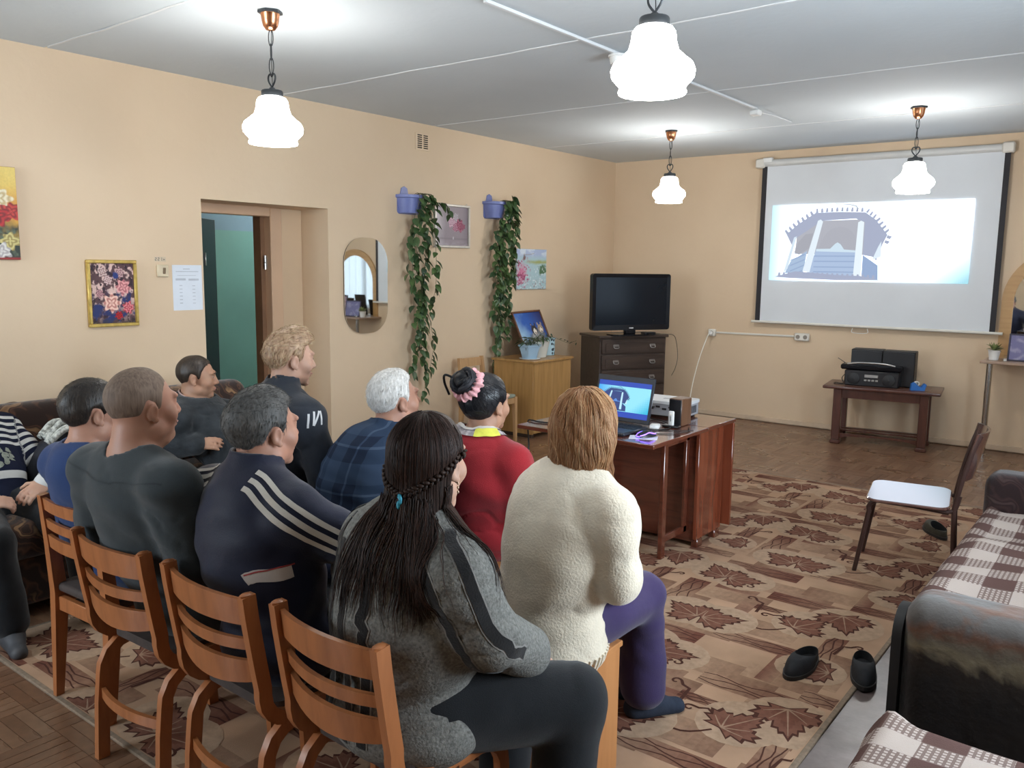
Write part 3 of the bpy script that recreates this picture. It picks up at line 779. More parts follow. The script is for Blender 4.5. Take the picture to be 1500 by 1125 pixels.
S2 = [(0.02, hang(0.04, -0.95, 0.05, 0.13, 21), 0.040), (0.08, hang(0.14, -1.45, 0.07, 0.12, 22), 0.040), (0.13, hang(0.20, -1.20, 0.06, 0.11, 23), 0.042), (0.15, hang(0.26, -1.28, 0.05, 0.12, 24), 0.042),
      (0.10, hang(0.10, -1.62, 0.05, 0.10, 25), 0.045), (0.16, [(0.20, 0.16, 0.12), (0.2, 0.2, 0.05), (0.18, 0.22, -0.15)], 0.05), (0.12, hang(0.16, -0.85, 0.08, 0.15, 26), 0.040), (0.14, hang(0.30, -0.75, 0.06, 0.14, 27), 0.045), (0.06, hang(0.08, -1.30, 0.06, 0.13, 28), 0.042)]
hanging_plant(6.57, 2.22, 'bushier trailing plant in the blue wall pot above the yellow cabinet', S2, -0.10, 0.090, 12)

# ------------------------------------------------------------------ projection screen with its picture
SX0, SX1 = -3.60, -1.21
t = thing('projection_screen', 'white pull-down projection screen showing a wooden tower under bright sky', 'screen', ((SX0+SX1)/2, FY, 2.765))
hw = (SX1-SX0)/2
m_case = plain('screen_case_enamel', (0.62, 0.62, 0.60), 0.3, 0.03)
MB().tube([(-hw+0.08, -0.05, 0), (hw-0.10, -0.05, 0)], 0.038, 16).obj('roller_case', m_case, t)
for s in (-1, 1):
    MB().box((s*(hw-0.05), -0.05, 0.0), (0.10, 0.085, 0.095), 0.012).obj('end_cap', m_white_plastic, t)
MB().box((-hw+0.13, -0.06, 0.03), (0.10, 0.06, 0.05), 0.006).obj('mounting_bracket', m_white, t)
m_cloth = plain('screen_cloth', (0.70, 0.73, 0.76), 0.75, 0.03, 2)
cx0, cx1 = -3.475-(SX0+SX1)/2, -1.285-(SX0+SX1)/2
zt, zb = -0.03, -1.655
nx = 24; vs = []; ys = -0.062
for i in range(nx+1):
    for j in range(17):
        vs.append((cx0+(cx1-cx0)*i/nx, ys+0.004*math.sin(i*0.9)*(j/16)+0.003*math.sin(i*0.37+1), zt+(zb-zt)*j/16))
fs = [(i*17+j, i*17+j+1, (i+1)*17+j+1, (i+1)*17+j) for i in range(nx) for j in range(16)]
bk = [(x, y+0.002, z) for x, y, z in vs]
MB().add(vs, [f[::-1] for f in fs]).add(bk, fs).obj('screen_cloth', m_cloth, t, 180)
m_border = plain('screen_border', (0.020, 0.018, 0.022), 0.7)
for x0, x1 in ((cx0-0.052, cx0), (cx1, cx1+0.048)):
    MB().box(((x0+x1)/2, ys, (zt+zb)/2), (x1-x0, 0.004, zt-zb), 0).obj('black_border', m_border, t, smooth=None)
MB().tube([(cx0-0.09, ys, zb-0.012), (cx1+0.11, ys, zb-0.012)], 0.014, 10).obj('bottom_bar', m_white_plastic, t)
MB().tube(smooth_path([((cx0+cx1)/2-0.12, ys, zb-0.03), ((cx0+cx1)/2-0.12, ys-0.005, zb-0.075), ((cx0+cx1)/2+0.02, ys-0.005, zb-0.075), ((cx0+cx1)/2+0.02, ys, zb-0.03)], 4), 0.003, 5).obj('pull_handle', m_white, t)
# the projected picture: flat coloured shapes of light on the cloth, layer upon layer
ix0, ix1, iz0, iz1 = -3.395-(SX0+SX1)/2, -1.49-(SX0+SX1)/2, 1.545-2.765, 2.325-2.765
m_proj = vcol('projected_light', 0.7, 0.0, 1, emit=1.0)
def tower_picture(put):
    """wooden belfry: put(poly in 0..1 uv, colour, layer)"""
    W_ = (0.98, 1.0, 1.0); Dk = srgb(166, 174, 198); Dk2 = srgb(176, 178, 188); Mid = srgb(172, 192, 222); Pl = srgb(206, 226, 240)
    C1 = lambda a: (a[0]/1030., a[1]/410.)
    def shape(px, col, layer): put([((x-178)/1030., 1-(y-412+(x-178)*-0.012)/412.) for x, y in px], col, layer)
    eave = [(268, 572), (330, 520), (425, 462), (560, 462), (690, 470), (745, 510), (808, 588), (785, 640), (760, 720), (740, 700), (690, 690), (690, 520), (640, 500), (470, 505), (440, 520), (330, 590), (300, 630)]
    shape([(330, 560), (430, 505), (700, 505), (790, 620), (770, 700), (690, 690), (320, 680)], Dk2, 1)
    shape(eave, Dk, 2)
    # saw-toothed boards of the eave
    rim = [(268, 572), (330, 520), (425, 462), (560, 460), (690, 468), (745, 510), (808, 590), (790, 640)]
    for a, b in zip(rim[:-1], rim[1:]):
        n = max(2, int(math.hypot(b[0]-a[0], b[1]-a[1])/23))
        for i in range(n):
            p = (a[0]+(b[0]-a[0])*i/n, a[1]+(b[1]-a[1])*i/n); q = (a[0]+(b[0]-a[0])*(i+.55)/n, a[1]+(b[1]-a[1])*(i+.55)/n)
            dx, dy = b[1]-a[1], -(b[0]-a[0]); l = math.hypot(dx, dy)
            ox, oy = dx/l*22, dy/l*22
            shape([p, (p[0]+ox+3, p[1]+oy), (q[0]+ox-3, q[1]+oy), q], Dk, 2)
    # arches seen through the belfry
    shape([(470, 560)]+[(560+95*math.cos(R_(a)), 640-100*math.sin(R_(a))) for a in range(180, -1, -15)]+[(655, 660), (455, 655)], srgb(172, 174, 184), 3)
    shape([(335, 620), (375, 575), (418, 570), (400, 650), (345, 685), (318, 670)], srgb(166, 168, 178), 3)
    shape([(440, 655), (520, 660), (650, 668), (650, 800), (400, 790)], Mid, 3)
    shape([(300, 720), (390, 665), (375, 780), (270, 785)], srgb(168, 190, 218), 3)
    shape([(690, 690), (770, 745), (775, 820), (690, 810)], srgb(150, 172, 208), 3)
    for k, yy in enumerate((690, 718, 748, 774)):
        shape([(430, yy), (650, yy+3), (650, yy+9), (430, yy+6)], srgb(150, 172, 206), 4)
        shape([(300, yy+22), (378, yy-10), (378, yy-3), (298, yy+29)], srgb(150, 172, 206), 4)
    shape([(440, 655), (515, 655), (540, 630), (553, 622), (570, 632), (590, 660), (650, 666), (650, 676), (440, 668)], Pl, 5)
    # posts
    shape([(440, 505), (455, 498), (468, 510), (410, 780), (370, 775)], srgb(228, 240, 250), 6)
    shape([(655, 520), (670, 512), (686, 520), (686, 808), (646, 804)], srgb(232, 244, 252), 6)
    shape([(312, 590), (328, 585), (285, 760), (262, 785)], srgb(214, 230, 244), 6)
    shape([(765, 650), (780, 620), (782, 700), (740, 715)], srgb(224, 238, 250), 6)
    # lower roof edge with its teeth
    shape([(210, 805), (330, 775), (560, 795), (690, 800), (790, 822), (560, 822), (300, 812)], Dk, 7)
    for i in range(20):
        x = 230+i*27; y = 790+abs(i-4)*1.2
        shape([(x, y+4), (x+5, y-14), (x+14, y-12), (x+16, y+6)], Dk, 7)
    # bare twig
    shape([(528, 416), (610, 424), (640, 432), (655, 450), (650, 452), (634, 437), (606, 429), (530, 420)], srgb(190, 200, 210), 2)
def project(name, parent, o, ux, uy, w, h, nrm, mat, gain, sky):
    o, ux, uy, nrm = Vector(o), Vector(ux), Vector(uy), Vector(nrm)
    canvas(name+'_sky', w, h, 110, 48, lambda u, v: sky(u, v)*gain, mat, parent, o, ux, uy)
    mb = MB()
    def put(poly, col, layer):
        p = [(min(max(a, 0.001), 0.999)*w, min(max(b, 0.001), 0.999)*h) for a, b in poly]
        d = nrm*(0.0004*layer)
        mb.add([o+d+ux*a+uy*b for a, b in p], [tuple(range(len(p)))], tuple(c*gain for c in col))
    tower_picture(put)
    mb.obj(name+'_tower', mat, parent, smooth=None)
def sky_big(u, v):
    c = np.ones((len(u), 3))*np.array((1.75, 2.0, 2.35))
    c = blend(c, srgb(190, 236, 248), np.clip((0.16-u)*6, 0, 1)*0.95)
    c = blend(c, srgb(168, 226, 242), np.clip((u-0.72)*3-(v-0.15)*1.6, 0, 1))
    return c
project('projected_picture', t, (ix0, ys-0.0085, iz0), (1, 0, 0), (0, 0, 1), ix1-ix0, iz1-iz0, (0, -1, 0), m_proj, 1.0, sky_big)

# ------------------------------------------------------------------ sockets, wiring on the front wall
def socket(x, z, label, w):
    t = thing('wall_socket', label, 'socket', (x, FY, z))
    MB().box((0, -0.02, 0), (w, 0.04, 0.08), 0.008).obj('socket_body', m_white_plastic, t)
    k = MB()
    for c_ in ([0] if w < 0.1 else [-w/4, w/4]):
        k.lathe([(0.022, -0.001), (0.022, 0.001)], 14)  # shallow ring, turned to face the room below
        n0 = len(k.v)-28
        for q in range(n0, len(k.v)): x_, y_, z_ = k.v[q]; k.v[q] = (x_+c_, -0.0405+z_, y_)
    k.obj('socket_well', plain('socket_well', (0.25, 0.22, 0.18), 0.5), t)
    return t
t1 = socket(-4.035, 0.945, 'single white wall socket with the white lead plugged in', 0.085)
MB().box((0, -0.06, -0.004), (0.04, 0.05, 0.04), 0.01).obj('plug', m_white, t1)
socket(-3.02, 0.955, 'double white wall socket just below the projection screen', 0.155)
tr2 = thing('cable_trunking', 'white surface trunking joining the two wall sockets', 'trunking', (0, FY, 0))
MB().box((-3.545, -0.008, 0.953), (0.89, 0.015, 0.020), 0.003, Matrix.Rotation(R_(-0.6), 3, 'Y')).obj('trunking_channel', m_white_plastic, tr2)
# ------------------------------------------------------------------ rug with leaf pattern
m_rug = plain('rug_pile', (0.42, 0.265, 0.170), 0.95, 0.16, 3.5, 0.5, 500, spec=0.1)
m_rugpat = vcol('rug_pattern', 0.95, 0.22, 40, 0.4, 500, spec=0.1)
RUG = (-3.92, -0.845, 1.325, 6.56)
rw, rl = RUG[1]-RUG[0], RUG[3]-RUG[2]
rug = thing('rug', 'large tan and brown rug patterned with maple leaves, under the seats and table', 'rug', ((RUG[0]+RUG[1])/2, (RUG[2]+RUG[3])/2, 0))
MB().box((0, 0, 0.005), (rw, rl, 0.010), 0.003).obj('pile', m_rug, rug)
m_bind = plain('rug_binding', (0.22, 0.16, 0.11), 0.9, 0.2, 60)
bd = MB()
for s in (-1, 1):
    bd.box((s*rw/2, 0, 0.005), (0.022, rl+0.02, 0.012), 0.003); bd.box((0, s*rl/2, 0.005), (rw, 0.022, 0.012), 0.003)
bd.obj('binding', m_bind, rug)
pat = MB(); ZP = 0.0104
BRN = (0.165, 0.064, 0.042); BRN2 = (0.215, 0.096, 0.064); DRK = (0.085, 0.034, 0.024); TAN = (0.36, 0.23, 0.155); CRM = (0.54, 0.42, 0.30); SHD = (0.265, 0.148, 0.094); PILE = (0.42, 0.265, 0.170)
KB = [0]
def rp(pts, col, k=0):
    q = [(min(max(x, -rw/2+.012), rw/2-.012), min(max(y, -rl/2+.012), rl/2-.012)) for x, y in pts]
    if max(p[0] for p in q)-min(p[0] for p in q) < 0.003 or max(p[1] for p in q)-min(p[1] for p in q) < 0.003: return
    pat.add([(x, y, ZP+0.0003*k+1.2e-5*(KB[0] % 24)) for x, y in q], [tuple(range(len(q)))], col)
def xf(pts, ox, oy, a, s=1.0):
    c, n = math.cos(a)*s, math.sin(a)*s
    return [(ox+x*c-y*n, oy+x*n+y*c) for x, y in pts]
def maple(s):
    """lobed leaf outline, stalk at the origin, tip along +y"""
    half = [(0.02, 0.0), (0.30, -0.10), (0.26, 0.03), (0.50, 0.06), (0.44, 0.16), (0.58, 0.28), (0.47, 0.32), (0.50, 0.46), (0.36, 0.42), (0.30, 0.52), (0.22, 0.46), (0.24, 0.66), (0.15, 0.68), (0.14, 0.82), (0.07, 0.80), (0.0, 1.0)]
    return [(x*s, y*s) for x, y in half]+[(-x*s, y*s) for x, y in half[-2::-1]]
def strip(pts, w0, w1, col, k):
    n = len(pts); L_ = []; Rr = []
    for i in range(n):
        a = pts[max(0, i-1)]; b = pts[min(n-1, i+1)]; dx, dy = b[0]-a[0], b[1]-a[1]; l = math.hypot(dx, dy) or 1
        w = (w0+(w1-w0)*i/(n-1))/2
        L_.append((pts[i][0]-dy/l*w, pts[i][1]+dx/l*w)); Rr.append((pts[i][0]+dy/l*w, pts[i][1]-dx/l*w))
    for i in range(n-1): rp([L_[i], L_[i+1], Rr[i+1], Rr[i]], col, k)
def leaf_print(ox, oy, a, s):
    rp(xf([(0.75*s*math.cos(q), 0.42*s+0.80*s*math.sin(q)) for q in np.linspace(0, 2*PI, 19)[:-1]], ox, oy, a), mixc(PILE, CRM, 0.28), 3)
    rp(xf([(x*1.10, y*1.06-0.03*s) for x, y in maple(s)], ox, oy, a), DRK, 4)
    rp(xf(maple(s*0.93), ox, oy, a), BRN2, 5)
    rp(xf([(x*0.6, y*0.9+0.02*s) for x, y in maple(s*0.8)], ox, oy, a), mixc(BRN2, BRN, 0.6), 6)
    for t_ in (0, 0.62, -0.62, 1.15, -1.15):
        KB[0] += 1
        l = s*(0.86 if t_ == 0 else 0.5 if abs(t_) < 1 else 0.42)
        strip(xf([(0, 0.02*s), (math.sin(t_)*l*.5, math.cos(t_)*l*.5), (math.sin(t_)*l, math.cos(t_)*l)], ox, oy, a), 0.008, 0.003, TAN, 7)
def scroll(ox, oy, a, s, flip=1):
    p = [(flip*(0.02+0.10*t_-0.18*t_*t_*(t_ > .5))*s*3, t_*s*1.2) for t_ in np.linspace(0, .6, 8)]
    c = p[-1]; p += [(c[0]-flip*(0.10*s-0.10*s*(1-q/400)*math.cos(R_(q))), c[1]+0.12*s*(1-q/400)*math.sin(R_(q))) for q in range(20, 330, 26)]
    strip(xf(p, ox, oy, a), 0.022*min(1, s*3), 0.008, DRK, 4)
def soft_block(ox, oy, a, w, h, c0, c1, grain=True):
    n = 9; KB[0] = (KB[0]+1) % 80
    for i in range(n):
        x0, x1 = -w/2+w*i/n, -w/2+w*(i+1)/n
        rp(xf([(x0, -h/2), (x1, -h/2), (x1, h/2), (x0, h/2)], ox, oy, a), mixc(c0, c1, i/(n-1)), 1)
    if grain:
        for k in range(3):
            y = -h/2+h*(k+.7)/3.4; pts = [(-w/2+w*q/9, y+0.10*h*math.sin(q*1.4+k*2)) for q in range(10)]
            strip(xf(pts, ox, oy, a), 0.008, 0.005, DRK if c0 != CRM else BRN2, 2)
rr_ = random.Random(5)
cwx, cwy = rw/3.0, 1.02
for iy in range(-1, 6):
    for ix in range(3):
        ox = -rw/2+ix*cwx+(0.06 if iy % 2 else -0.04); oy = -rl/2+iy*cwy+(0.34 if ix % 2 else 0.0)-0.1
        P_ = lambda u, v: (ox+u*cwx, oy+v*cwy)
        # soft shaded fields
        for u, v, w, h, a in ((.30, .22, .40, .16, 0), (.78, .62, .30, .26, PI/2), (.5, .88, .44, .16, 0), (.12, .40, .30, .22, PI/2), (.55, .36, .34, .18, 0), (.90, .14, .34, .2, PI/2), (.30, .64, .36, .16, 0), (.70, .95, .30, .14, 0)):
            soft_block(*P_(u, v), a+rr_.choice((0, PI)), w, h, SHD, PILE, False)
        # parquet-like brown boards
        for u, v, w, h, a, g in ((.18, .08, .42, .13, 0, 1), (.60, .20, .40, .10, 0, 1), (.86, .34, .36, .085, PI/2, 1), (.40, .46, .30, .075, PI/2, 0), (.08, .58, .34, .12, PI/2, 1), (.66, .78, .46, .11, 0, 1),
                                 (.28, .74, .22, .07, 0, 0), (.93, .88, .26, .10, 0, 1), (.52, .60, .18, .06, 0, 1), (.74, .04, .07, .30, 0, 0)):
            q = P_(u, v); soft_block(q[0], q[1], a+rr_.choice((0, PI)), w, h, BRN if g else BRN2, mixc(BRN2, PILE, rr_.uniform(.35, .9)), bool(g))
        leaf_print(*P_(.27, .30), R_(62), 0.215); leaf_print(*P_(.29, .30), R_(-62), 0.215)
        leaf_print(*P_(.66, .46), R_(-30), 0.21)
        leaf_print(*P_(.80, .74), R_(200), 0.23); leaf_print(*P_(.16, .86), R_(40), 0.21); leaf_print(*P_(.18, .86), R_(-75), 0.20); leaf_print(*P_(.93, .12), R_(100), 0.18)
        strip([P_(.28+.36*t_, .30+.15*t_+.06*math.sin(t_*6)) for t_ in np.linspace(0, 1, 14)], .018, .010, DRK, 3)
        strip([P_(.66+.14*t_, .46+.28*t_+.03*math.sin(t_*7)) for t_ in np.linspace(0, 1, 12)], .018, .010, DRK, 3)
        scroll(*P_(.45, .52), R_(20), .24, 1); scroll(*P_(.16, .86), R_(-100), .22, -1); scroll(*P_(.66, .48), R_(70), .22, 1); scroll(*P_(.90, .30), R_(-20), .2, -1)
po = pat.obj('leaf_pattern', m_rugpat, rug, smooth=None)
# worn linoleum strip beside the rug
def lino_mat():
    m, nt, b = _nt('worn_linoleum')
    v = coords(nt, (3, 3, 3)); n = N(nt, 'ShaderNodeTexNoise'); n.inputs['Scale'].default_value = 2.5; n.inputs['Detail'].default_value = 5
    L(nt, v, n.inputs['Vector'])
    L(nt, ramp(nt, n.outputs['Fac'], [(0.3, (0.075, 0.052, 0.046)), (0.55, (0.13, 0.10, 0.092)), (0.75, (0.18, 0.15, 0.142))]), b.inputs['Base Color'])
    b.inputs['Roughness'].default_value = 0.30; b.inputs['Specular IOR Level'].default_value = 0.6
    bump(nt, b, n.outputs['Fac'], 0.25, 0.012)
    return m
poly = [(-0.833, 1.2), (-0.52, 1.2)]+[(-0.50+0.015*math.sin(k*1.3)+0.008*math.sin(k*3.1), 1.4+k*0.14) for k in range(18)]+[(-0.833, 3.95)]
sh = MB().prism(poly, (0, 0, 0.0006), (1, 0, 0), (0, 1, 0), 0.0022).obj('linoleum_strip', lino_mat(), smooth=None)
tag(sh, 'worn shiny grey strip of linoleum between the rug and the checked couches', 'flooring strip')

# ------------------------------------------------------------------ slippers
m_slip = plain('black_felt', (0.013, 0.014, 0.017), 0.85, 0.25, 30, 0.3, 300)
m_sole = plain('slipper_sole', (0.022, 0.021, 0.020), 0.6, 0.2)
m_lining = plain('slipper_lining', (0.006, 0.006, 0.007), 0.9)
def slipper(x, y, rz, label, upper=None, grp='black slippers'):
    t = thing('slipper', label, 'slipper', (x, y, 0.010), rz, grp)
    def outline(s, k=1.0):
        pts = []
        for i in range(28):
            a = 2*PI*i/28; yy = math.sin(a); xx = math.cos(a)
            w = 0.046+0.008*math.sin(a*0.9)*(yy > 0)-0.004*(yy < -0.3)
            pts.append((xx*w*s*(1 if yy < .75 else .96), yy*0.135*(s if k else 1)))
        return pts
    MB().prism(outline(1.06), (0, 0, 0), (1, 0, 0), (0, 1, 0), 0.018).obj('sole', m_sole, t, 30)
    # upper: shell with an oval opening at the heel end
    vs = []; fs = []; n = 28; rings = 9
    for r in range(rings):
        f = r/(rings-1)
        for i in range(n):
            a = 2*PI*i/n; ox, oy = outline(1.0)[i]
            ix, iy = math.cos(a)*0.0385, -0.042+math.sin(a)*0.078
            bul = math.sin(min(1, f*1.15)*PI/2)
            zz = 0.016+(0.040+0.018*max(0, math.sin(a)))*bul
            g = f**1.6
            vs.append((ox*(1-g)+ix*g, oy*(1-g)+iy*g, zz))
    for r in range(rings-1):
        for i in range(n): fs.append((r*n+i, r*n+(i+1) % n, (r+1)*n+(i+1) % n, (r+1)*n+i))
    MB().add(vs, fs).obj('upper', upper or m_slip, t, 80)
    vs2 = [vs[(rings-1)*n+i] for i in range(n)]+[(x*0.95, yq*0.95-0.002, 0.022) for x, yq, z in vs[(rings-1)*n:]]
    MB().add(vs2, [(i, (i+1) % n, (i+1) % n+n, i+n) for i in range(n)]+[tuple(range(n, 2*n))]).obj('lining', m_lining, t, 30)
    return t
slipper(-1.062, 3.36, R_(176), 'black felt slipper lying fully on the rug near the couch arm')
slipper(-0.845, 3.46, R_(197), 'black felt slipper half off the rug on the shiny strip')
slipper(-1.03, 5.72, R_(34), 'dark olive slipper on the rug beneath the metal framed chair', plain('olive_felt', (0.045, 0.042, 0.030), 0.8, 0.2, 40), 'odd slippers')

# ------------------------------------------------------------------ gate-leg table and what stands on it
T = thing('folding_table', 'dark red brown varnished folding table carrying the laptop', 'table', (-2.475, 4.3, 0))
tx0, tx1 = -0.43, 0.43
def bx(mb, x0, x1, y0, y1, z0, z1, b=0.003): return mb.box(((x0+x1)/2, (y0+y1)/2, (z0+z1)/2), (x1-x0, y1-y0, z1-z0), b)
MBx = lambda *a: bx(MB(), *a)
MBx(tx0, tx1+0.025, 0.155, 0.545, 0.727, 0.75).obj('table_top', m_redwood, T)
MBx(tx0, tx1+0.025, -0.50, 0.152, 0.727, 0.75).obj('raised_leaf', m_redwood, T)
MBx(tx0, tx1+0.02, 0.525, 0.547, 0.08, 0.724).obj('hanging_leaf', m_redwood_side, T)
MBx(tx1-0.055, tx1-0.033, 0.17, 0.515, 0.06, 0.727).obj('end_panel', m_redwood_side, T)
MBx(tx0+0.01, tx0+0.032, 0.17, 0.515, 0.06, 0.727).obj('end_panel', m_redwood_side, T)
MBx(tx0+0.032, tx1-0.055, 0.185, 0.205, 0.04, 0.727).obj('side_panel', m_redwood, T)
for q in (tx1-0.075, tx0+0.01):
    for k, yy in enumerate((0.19, 0.43)): MBx(q, q+0.045, yy, yy+0.07, 0.0, 0.06, 0.006).obj('foot', m_redwood, T)
gx = 0.305
MBx(gx, gx+0.028, -0.135, -0.09, 0.0, 0.725, 0.004).obj('gate_leg', m_redwood, T)
g = MB(); bx(g, gx+0.004, gx+0.024, -0.09, 0.185, 0.655, 0.71); bx(g, gx+0.004, gx+0.024, -0.09, 0.185, 0.10, 0.14); bx(g, gx+0.004, gx+0.024, 0.145, 0.183, 0.10, 0.71)
g.obj('gate_frame', m_redwood, T)
MBx(-gx-0.028, -gx, -0.135, -0.09, 0.0, 0.725, 0.004).obj('gate_leg', m_redwood, T)
g = MB(); bx(g, -gx-0.024, -gx-0.004, -0.09, 0.185, 0.655, 0.71); bx(g, -gx-0.024, -gx-0.004, -0.09, 0.185, 0.10, 0.14)
g.obj('gate_frame', m_redwood, T)
# laptop
m_laptop = plain('laptop_shell', (0.016, 0.020, 0.030), 0.35, 0.15, 20)
m_key = plain('laptop_keys', (0.006, 0.007, 0.010), 0.5)
Lp = thing('laptop', 'open black laptop showing the tower picture, on the folding table', 'laptop', (-2.435, 4.02, 0.751), R_(-2))
MB().box((0, 0, 0.010), (0.385, 0.26, 0.020), 0.006).obj('base', m_laptop, Lp)
kb = MB()
for r in range(5):
    for c_ in range(14): kb.box((-0.165+c_*0.0254, 0.085-r*0.021, 0.021), (0.0205, 0.0165, 0.003), 0.0008)
kb.obj('keyboard', m_key, Lp, smooth=None)
MB().box((0, -0.085, 0.0203), (0.11, 0.065, 0.001)).obj('touchpad', plain('touchpad', (0.03, 0.034, 0.045), 0.3), Lp)
lid = Matrix.Rotation(R_(-14), 3, 'X')
hz = Vector((0, 0.125, 0.018))
MB().box(hz+lid @ Vector((0, 0.006, 0.142)), (0.385, 0.009, 0.262), 0.004, lid).obj('screen_lid', m_laptop, Lp)
MB().tube([(-0.15, 0.126, 0.016), (0.15, 0.126, 0.016)], 0.009, 10).obj('hinge', m_black, Lp)
m_lapscreen = vcol('laptop_screen', 0.3, 0.0, 1, emit=1.0)
so = hz+lid @ Vector((-0.176, 0.0008, 0.035)); sux = Vector((1, 0, 0)); suy = lid @ Vector((0, 0, 1)); snn = sux.cross(suy).normalized()
so = so+snn*0.0006
canvas('display', 0.352, 0.205, 2, 2, lambda u, v: np.ones((len(u), 3))*np.array((0.010, 0.06, 0.48)), m_lapscreen, Lp, so, sux, suy)
io = so+suy*0.032+snn*0.0004
def sky_lap(u, v):
    c = np.ones((len(u), 3))*np.array(srgb(150, 232, 255))
    c = blend(c, srgb(60, 170, 245), np.clip((0.3-u)*3+.1, 0, 1)); return blend(c, srgb(40, 190, 230), np.clip((u-.70)*3-(v-.2)*1.5, 0, 1))
canvas('display_picture', 0.352, 0.145, 24, 12, sky_lap, m_lapscreen, Lp, io, sux, suy)
mb = MB()
def putl(poly, col, layer):
    lum = sum(col)/3; cc = (0.02, 0.05, 0.22) if lum < 0.66 else ((0.10, 0.28, 0.75) if lum < 0.76 else (0.55, 0.85, 1.0))
    mb.add([io+snn*(0.0002+0.00008*layer)+sux*(min(max(a, .002), .998)*0.352)+suy*(min(max(b, .01), .99)*0.145) for a, b in poly], [tuple(range(len(poly)))], cc)
tower_picture(putl); mb.obj('display_tower', m_lapscreen, Lp, smooth=None)
# mouse on a sheet of paper
pp = MB().box((0, 0, 0.0005), (0.15, 0.10, 0.001)).obj('paper_sheet', plain('white_paper', (0.75, 0.76, 0.82), 0.7, 0.02), loc=(-2.16, 3.945, 0.7505), rz=R_(25))
tag(pp, 'small white sheet of paper under the glowing mouse', 'paper')
Ms = thing('computer_mouse', 'dark computer mouse glowing violet on a sheet of paper', 'mouse', (-2.155, 3.965, 0.7518), R_(-20))
prof = []
vs = []; fs = []
for j in range(9):
    v_ = j/8
    for i in range(13):
        a = -PI/2+PI*i/12
        yy = -0.058+0.116*v_; ww = 0.031*(1-0.35*abs(2*v_-1)**2.5); hh = 0.036*math.sin(PI*(0.12+0.80*v_))**0.8
        vs.append((math.sin(a)*ww, yy, max(0.003, math.cos(a)*hh)))
for j in range(8):
    for i in range(12): fs.append((j*13+i, j*13+i+1, (j+1)*13+i+1, (j+1)*13+i))
fs.append(tuple(range(13))); fs.append(tuple(8*13+i for i in range(13))[::-1])
MB().add(vs, [f[::-1] for f in fs]).obj('mouse_shell', m_black, Ms, 60)
gv = glow('violet_light', (0.22, 0.12, 1.0), 2.2)
for s in (-1, 1):
    MB().tube(smooth_path([(s*0.014, 0.055, 0.016), (s*0.026, 0.03, 0.020), (s*0.024, 0, 0.027), (s*0.027, -0.03, 0.020), (s*0.015, -0.056, 0.012)], 4), 0.0028, 6).obj('light_strip', gv, Ms)
MB().tube([(-0.014, -0.057, 0.008), (0.014, -0.057, 0.008)], 0.003, 6).obj('light_strip', gv, Ms)
MB().tube([(0, 0.03, 0.034), (0, 0.045, 0.031)], 0.004, 8).obj('scroll_wheel', m_rubber, Ms)
# loudspeaker, wireless unit, projector, adapter
Sp = thing('desktop_speaker', 'small brown wooden speaker with black front, right of the laptop', 'speaker', (-2.185, 4.42, 0.751), R_(0))
MB().box((0, 0, 0.08), (0.082, 0.125, 0.158), 0.004).obj('cabinet', wood('speaker_veneer', (0.10, 0.045, 0.022), (0.16, 0.075, 0.038), 0.45), Sp)
MB().box((0, -0.064, 0.08), (0.078, 0.006, 0.15), 0.003).obj('grille', m_black, Sp)
Rm = thing('wireless_microphone_receiver', 'white pocket receiver standing upright before the small speaker', 'receiver', (-2.185, 4.315, 0.751))
MB().box((0, 0, 0.006), (0.10, 0.05, 0.012), 0.004).obj('dock', m_black, Rm)
MB().box((0, -0.004, 0.052), (0.034, 0.016, 0.085), 0.007, None, None, 3).obj('body', m_white, Rm)
MB().lathe([(0.006, -0.001), (0.006, 0.001)], 12, (0, 0, 0)).obj('status_lamp', plain('status_lamp', (0.75, 0.6, 0.4), 0.3), Rm).location = (0, -0.012, 0.075)
MB().box((0, -0.0125, 0.05), (0.008, 0.002, 0.03), 0.0008).obj('button_row', m_steel, Rm)
m_projtop = plain('projector_white', (0.62, 0.64, 0.66), 0.35, 0.03)
m_projside = plain('projector_grey', (0.30, 0.31, 0.34), 0.45, 0.06)
Pj = thing('projector', 'white topped grey projector at the back of the folding table', 'projector', (-2.405, 4.67, 0.751), R_(4))
MB().prism(rrect(0.345, 0.235, 0.03), (0, 0, 0.015), (1, 0, 0), (0, 1, 0), 0.070).obj('body', m_projside, Pj, 30)
MB().prism(rrect(0.355, 0.245, 0.032), (0, 0, 0.085), (1, 0, 0), (0, 1, 0), 0.018).obj('top_cover', m_projtop, Pj, 30)
pb = MB()
for k in range(6): pb.box((-0.13+k*0.042, -0.1185, 0.055+0.012*(k % 2)), (0.028, 0.004, 0.012), 0.001)
pb.obj('ports', m_black, Pj)
vg = MB()
for k in range(7): vg.box((0.1735, -0.07+k*0.02, 0.05), (0.003, 0.008, 0.045))
vg.obj('vent_slots', m_black, Pj)
MB().tube([(0.09, 0.10, 0.055), (0.09, 0.135, 0.055)], 0.032, 18).obj('lens', m_black, Pj)
for s in (-1, 1):
    for u in (-1, 1): MB().lathe([(0.012, 0), (0.012, 0.016)], 10, (s*0.14, u*0.09, 0)).obj('foot', m_rubber, Pj)
MB().box((0.02, 0.0, 0.1035), (0.07, 0.03, 0.001)).obj('button_panel', m_projside, Pj)
Ad = thing('power_adapter', 'small white adapter box between the laptop and the projector', 'adapter', (-2.24, 4.22, 0.751), R_(20))
MB().box((0, 0, 0.012), (0.055, 0.07, 0.024), 0.008, None, None, 2).obj('body', m_white, Ad)
MB().tube([(0, 0.03, 0.012), (0, 0.05, 0.012)], 0.005, 8).obj('socket', m_black, Ad)
